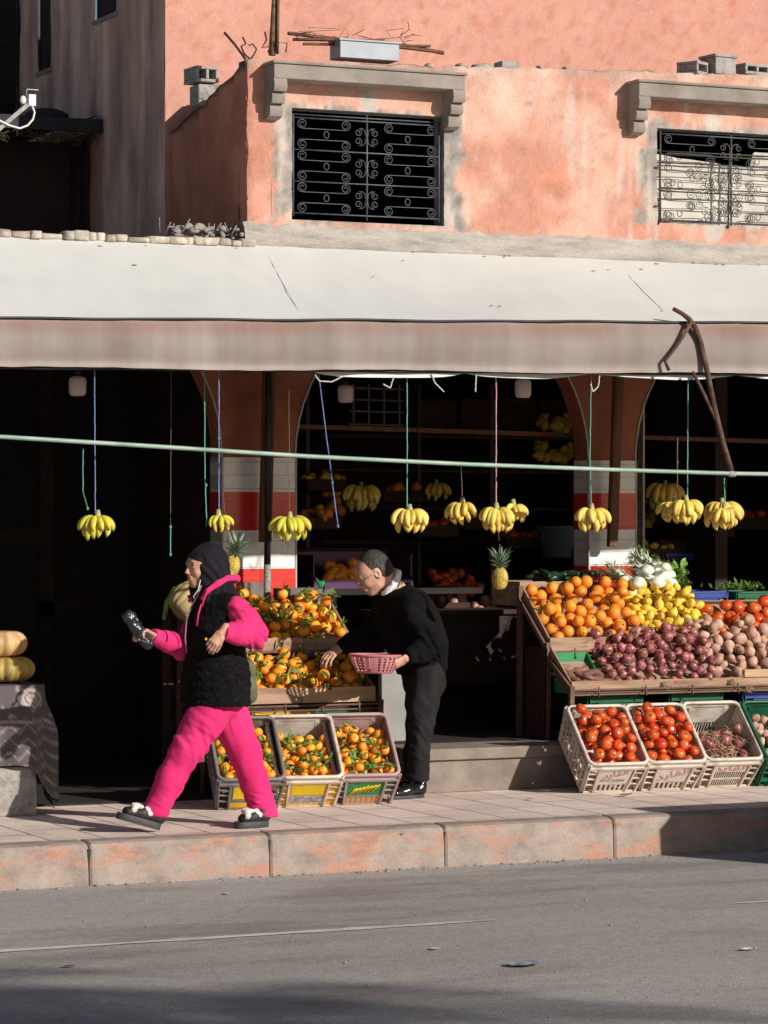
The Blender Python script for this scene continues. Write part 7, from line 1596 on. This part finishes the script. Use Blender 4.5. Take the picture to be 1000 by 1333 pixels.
# ------------------------------------------------------------------ man
MY = 1.72
mroot = thing('person', 'man in black sweater and glasses bending over the mandarins with a pink basket', 'person', gnd(535, 1042))
fwm = Vector((-.95, .22, -.62)).normalized(); Mm = frame(A(487, 745, MY - .02), fwm, (-.45, 0, .9))
nk = A(505, 765, MY); ch = A(524, 792, MY); wa = A(540, 835, MY); hp_ = A(551, 872, MY)
sL, sR = A(537, 788, MY - .19), A(506, 790, MY + .17); eL, wL = A(562, 842, MY - .24), A(531, 856, MY - .28); eR, wR = A(478, 827, MY + .24), A(445, 843, MY + .28)
jL = [A(555, 878, MY - .10), A(549, 945, MY - .10), A(544, 1015, MY - .09)]; jR = [A(552, 878, MY + .09), A(545, 945, MY + .07), A(538, 1012, MY + .06)]
S = SDF(); head_sdf(S, Mm, 1.02); S.rc(H(Mm @ Vector((-.035, 0, -.04))), H(A(522, 772, MY)), .056, .055, .03); hd = S.mesh(.0045)
S = SDF(); S.chain([H(A(521, 778, MY)), H(ch), H(wa), H(hp_)], [.05, .09, .11, .11], .03, ax=(0, 1, 0), q=1.2).chain([H(sL), H(eL), H(wL)], [.05, .042, .028], .03).chain([H(sR), H(eR), H(wR)], [.05, .042, .028], .03).rc(H(ch), H(sL), .05, .045, .02).rc(H(ch), H(sR), .05, .045, .02)
S.chain([H(jL[0]), H(jL[1]), H(jL[2] + Vector((0, 0, .06)))], [.085, .06, .042], .04).chain([H(jR[0]), H(jR[1]), H(jR[2] + Vector((0, 0, .08)))], [.085, .06, .042], .04); bd = S.mesh(.009)
S = SDF(); w1_ = A(529, 857, MY - .285); hand_sdf(S, w1_, A(512, 866, MY - .27) - w1_, Vector((-.35, .75, .45)), 1, (.45, .5, .5, .5), (.75, .5), .98); h1 = S.mesh(.0035)
S = SDF(); w2_ = A(443, 844, MY + .28); hand_sdf(S, w2_, A(427, 850, MY + .26) - w2_ + Vector((0, 0, -.02)), Vector((-.15, .25, -.95)), -1, (.5, .42, .40, .42), (.5, .4), 1.0); h2 = S.mesh(.0035)
sobj('body', [hd, bd, h1, h2], skin_m, mroot, smooth=1); face_bits(Mm, 1.02, mroot, browm='grey_hair', brow_r=.0045)
# hair: short, receding
S = SDF(); S.ell((-.017, 0, .034), (.1015, .0805, .0995), .02, 0, Mm); S.ell((-.05, 0, -.01), (.07, .076, .07), .02, 0, Mm); S.ell((.105, 0, .035), (.095, .105, .080), .015, 1, Mm); S.ell((.055, 0, -.06), (.085, .12, .070), .012, 1, Mm); S.ell((-.06, 0, -.105), (.09, .09, .05), .015, 1, Mm)
for y in (-.082, .082): S.ell((.0, y, -.002), (.026, .02, .034), .006, 1, Mm)
sobj('hair', [S.mesh(.004, lambda p: .0012 * noise.noise(Vector(p) * 40))], MATS['grey_hair'], mroot, smooth=0)
b = MB(); T = lambda *v: Mm @ (Vector(v) * 1.02)
for y in (-.031, .031): b.tube([T(.118, y + .021 * math.cos(a * .524), .004 + .015 * math.sin(a * .524)) for a in range(12)], .0013, 5, closed=True); b.tube([T(.116, y * 1.68, .008), T(.06, y * 2.5, .012), T(-.005, y * 2.62, .012)], .0016, 5)
b.tube([T(.118, -.010, .008), T(.122, 0, .010), T(.118, .010, .008)], .0014, 5); obj('glasses', b, MATS['glasses_metal'], mroot)
# shirt collar
b = MB(); n = 34; axc = Vector((-.80, 0, .56)).normalized(); Mc = frame(A(506, 757, MY), Vector((-.56, 0, -.80)), axc); vs = []
for i in range(n + 1):
    a = -2.9 + 5.8 * i / n; r = .086; x, y = -r * math.cos(a) * 1.02, r * math.sin(a); e = sstep(2.1, 2.9, abs(a))
    vs += [Mc @ Vector((x * .97, y * .97, -.028)), Mc @ Vector((x * .95, y * .95, .014 - .004 * e)), Mc @ Vector((x * .99 + .006 * e, y, .015 - .006 * e)), Mc @ Vector((x * 1.07 + .03 * e, y * 1.09, -.020 - .02 * e))]
b.add(vs, [(4 * i + k, 4 * i + k + 1, 4 * i + k + 5, 4 * i + k + 4) for i in range(n) for k in range(3)], 0, True); co_ = obj('shirt_collar', b, MATS['white_shirt'], mroot, fixn=False); md = co_.modifiers.new('thick', 'SOLIDIFY'); md.thickness = .003
# sweater
S = SDF(); S.chain([H(A(514, 786, MY)), H(A(524, 806, MY)), H(wa), H(A(549, 868, MY))], [.100, .150, .165, .150], .05, ax=(0, 1, 0), q=1.22)
S.rc(H(A(521, 768, MY)), H(A(534, 786, MY)), .078, .10, .05, ax=(0, 1, 0), q=1.15); S.rc(H(A(518, 778, MY)), H(sL), .075, .082, .05); S.rc(H(A(514, 780, MY)), H(sR), .075, .080, .05); S.rc(H(A(543, 800, MY)), H(A(553, 845, MY)), .12, .13, .05, ax=(0, 1, 0), q=1.2)
S.cut(H(A(549, 876, MY)), (.1, 0, -1), .5); S.rc(H(A(514, 760, MY) - axc * .0), H(A(506, 757, MY) + axc * .16), .088, .096, .012, 1)
mL = eL.lerp(wL, .5)
S.chain([H(sL), H(sL.lerp(eL, .5)), H(eL), H(mL), H(wL)], [.082, .078, .076, .066, .046], .03); S.chain([H(sR), H(eR), H(eR.lerp(wR, .5)), H(wR)], [.080, .072, .062, .046], .03)
cL = (wL - eL).normalized(); cR = (wR - eR).normalized(); S.cut(H(wL + cL * .012), H(cL), .07); S.cut(H(wR + cR * .012), H(cR), .07)
f3 = creases(fold(.010, 9, 9, 1.), [(eL, (.7, 0, .7), .04, .010, .13), (mL, (.8, 0, .5), .03, .006, .09), (A(530, 820, MY - .2), (.3, 0, 1), .06, .008, .15), (A(552, 860, MY - .2), (.1, 0, 1), .035, .007, .12), (eR, (.8, .2, .4), .04, .008, .12)])
sobj('sweater', [S.mesh(.0065, f3)], MATS['black_wool'], mroot)
S = SDF(); S.rc(H(A(550, 868, MY)), H(A(552, 888, MY)), .125, .125, .05, ax=(0, 1, 0), q=1.18)
S.chain([H(jL[0]), H(A(549, 915, MY - .1)), H(jL[1]), H(A(545, 980, MY - .1)), H(jL[2])], [.108, .096, .076, .068, .064], .03); S.chain([H(jR[0]), H(A(549, 915, MY + .08)), H(jR[1]), H(A(539, 980, MY + .07)), H(jR[2])], [.100, .090, .074, .066, .062], .03)
S.cut(H(A(545, 1014, MY)), (0, 0, -1), .3)
f4 = creases(fold(.011, 9, 4, 3.), [(jL[1], (.65, 0, .8), .05, .006, .14), (A(545, 1000, MY - .1), (.5, 0, 1), .045, .005, .1), (A(550, 900, MY - .15), (.9, 0, .5), .07, .005, .12)])
sobj('trousers', [S.mesh(.0065, f4)], MATS['dark_trousers'], mroot)
HX = lambda px, Y: at(px, 1040, Y).x
shoe(Vector((HX(548, MY - .10), MY - .10, 0)), Vector((HX(506, MY - .16), MY - .16, 0)), (0, 0, 1), 1, mroot, [MATS['polished_black'], MATS['sole_dark']], .018, 'shoe', False); shoe(Vector((HX(543, MY + .07), MY + .07, 0)), Vector((HX(501, MY + .05), MY + .05, 0)), (0, 0, 1), 1, mroot, [MATS['polished_black'], MATS['sole_dark']], .018, 'shoe', False)
# basket
bc = A(488, 876, MY - .18); bk = thing('plastic_basket', 'round pink plastic strainer basket held by the man', 'basket', bc); bk.rotation_euler = (.0, .02, 0); b = MB(); n = 54; pr = [(.105, 0), (.112, .012), (.122, .028), (.130, .044), (.137, .060), (.143, .076), (.149, .094), (.153, .105)]
for (r, z) in pr:
    for k in range(n): a = 2 * math.pi * k / n; b.v.append((r * math.cos(a), r * math.sin(a), z))
for i in range(len(pr) - 1):
    for k in range(n):
        if 1 <= i <= 5 and k % 2 == 0 and k % 18 not in (0,): continue
        b.f.append((i * n + k, i * n + (k + 1) % n, (i + 1) * n + (k + 1) % n, (i + 1) * n + k)); b.mi.append(0); b.sm.append(True)
for i in (2, 3, 4, 5): r, z = pr[i]; b.tube([(r * math.cos(a * .2244), r * math.sin(a * .2244), z) for a in range(28)], .0022, 4, closed=True)
b.f.append(tuple(range(n - 1, -1, -1))); b.mi.append(0); b.sm.append(False); obj('bowl', b, MATS['basket_pink'], bk, world=False, fixn=False)
b = MB(); b.tube([(.154 * math.cos(a * .131), .154 * math.sin(a * .131), .106) for a in range(48)], .0065, 7, closed=True); obj('rim', b, MATS['basket_pink'], bk, world=False)
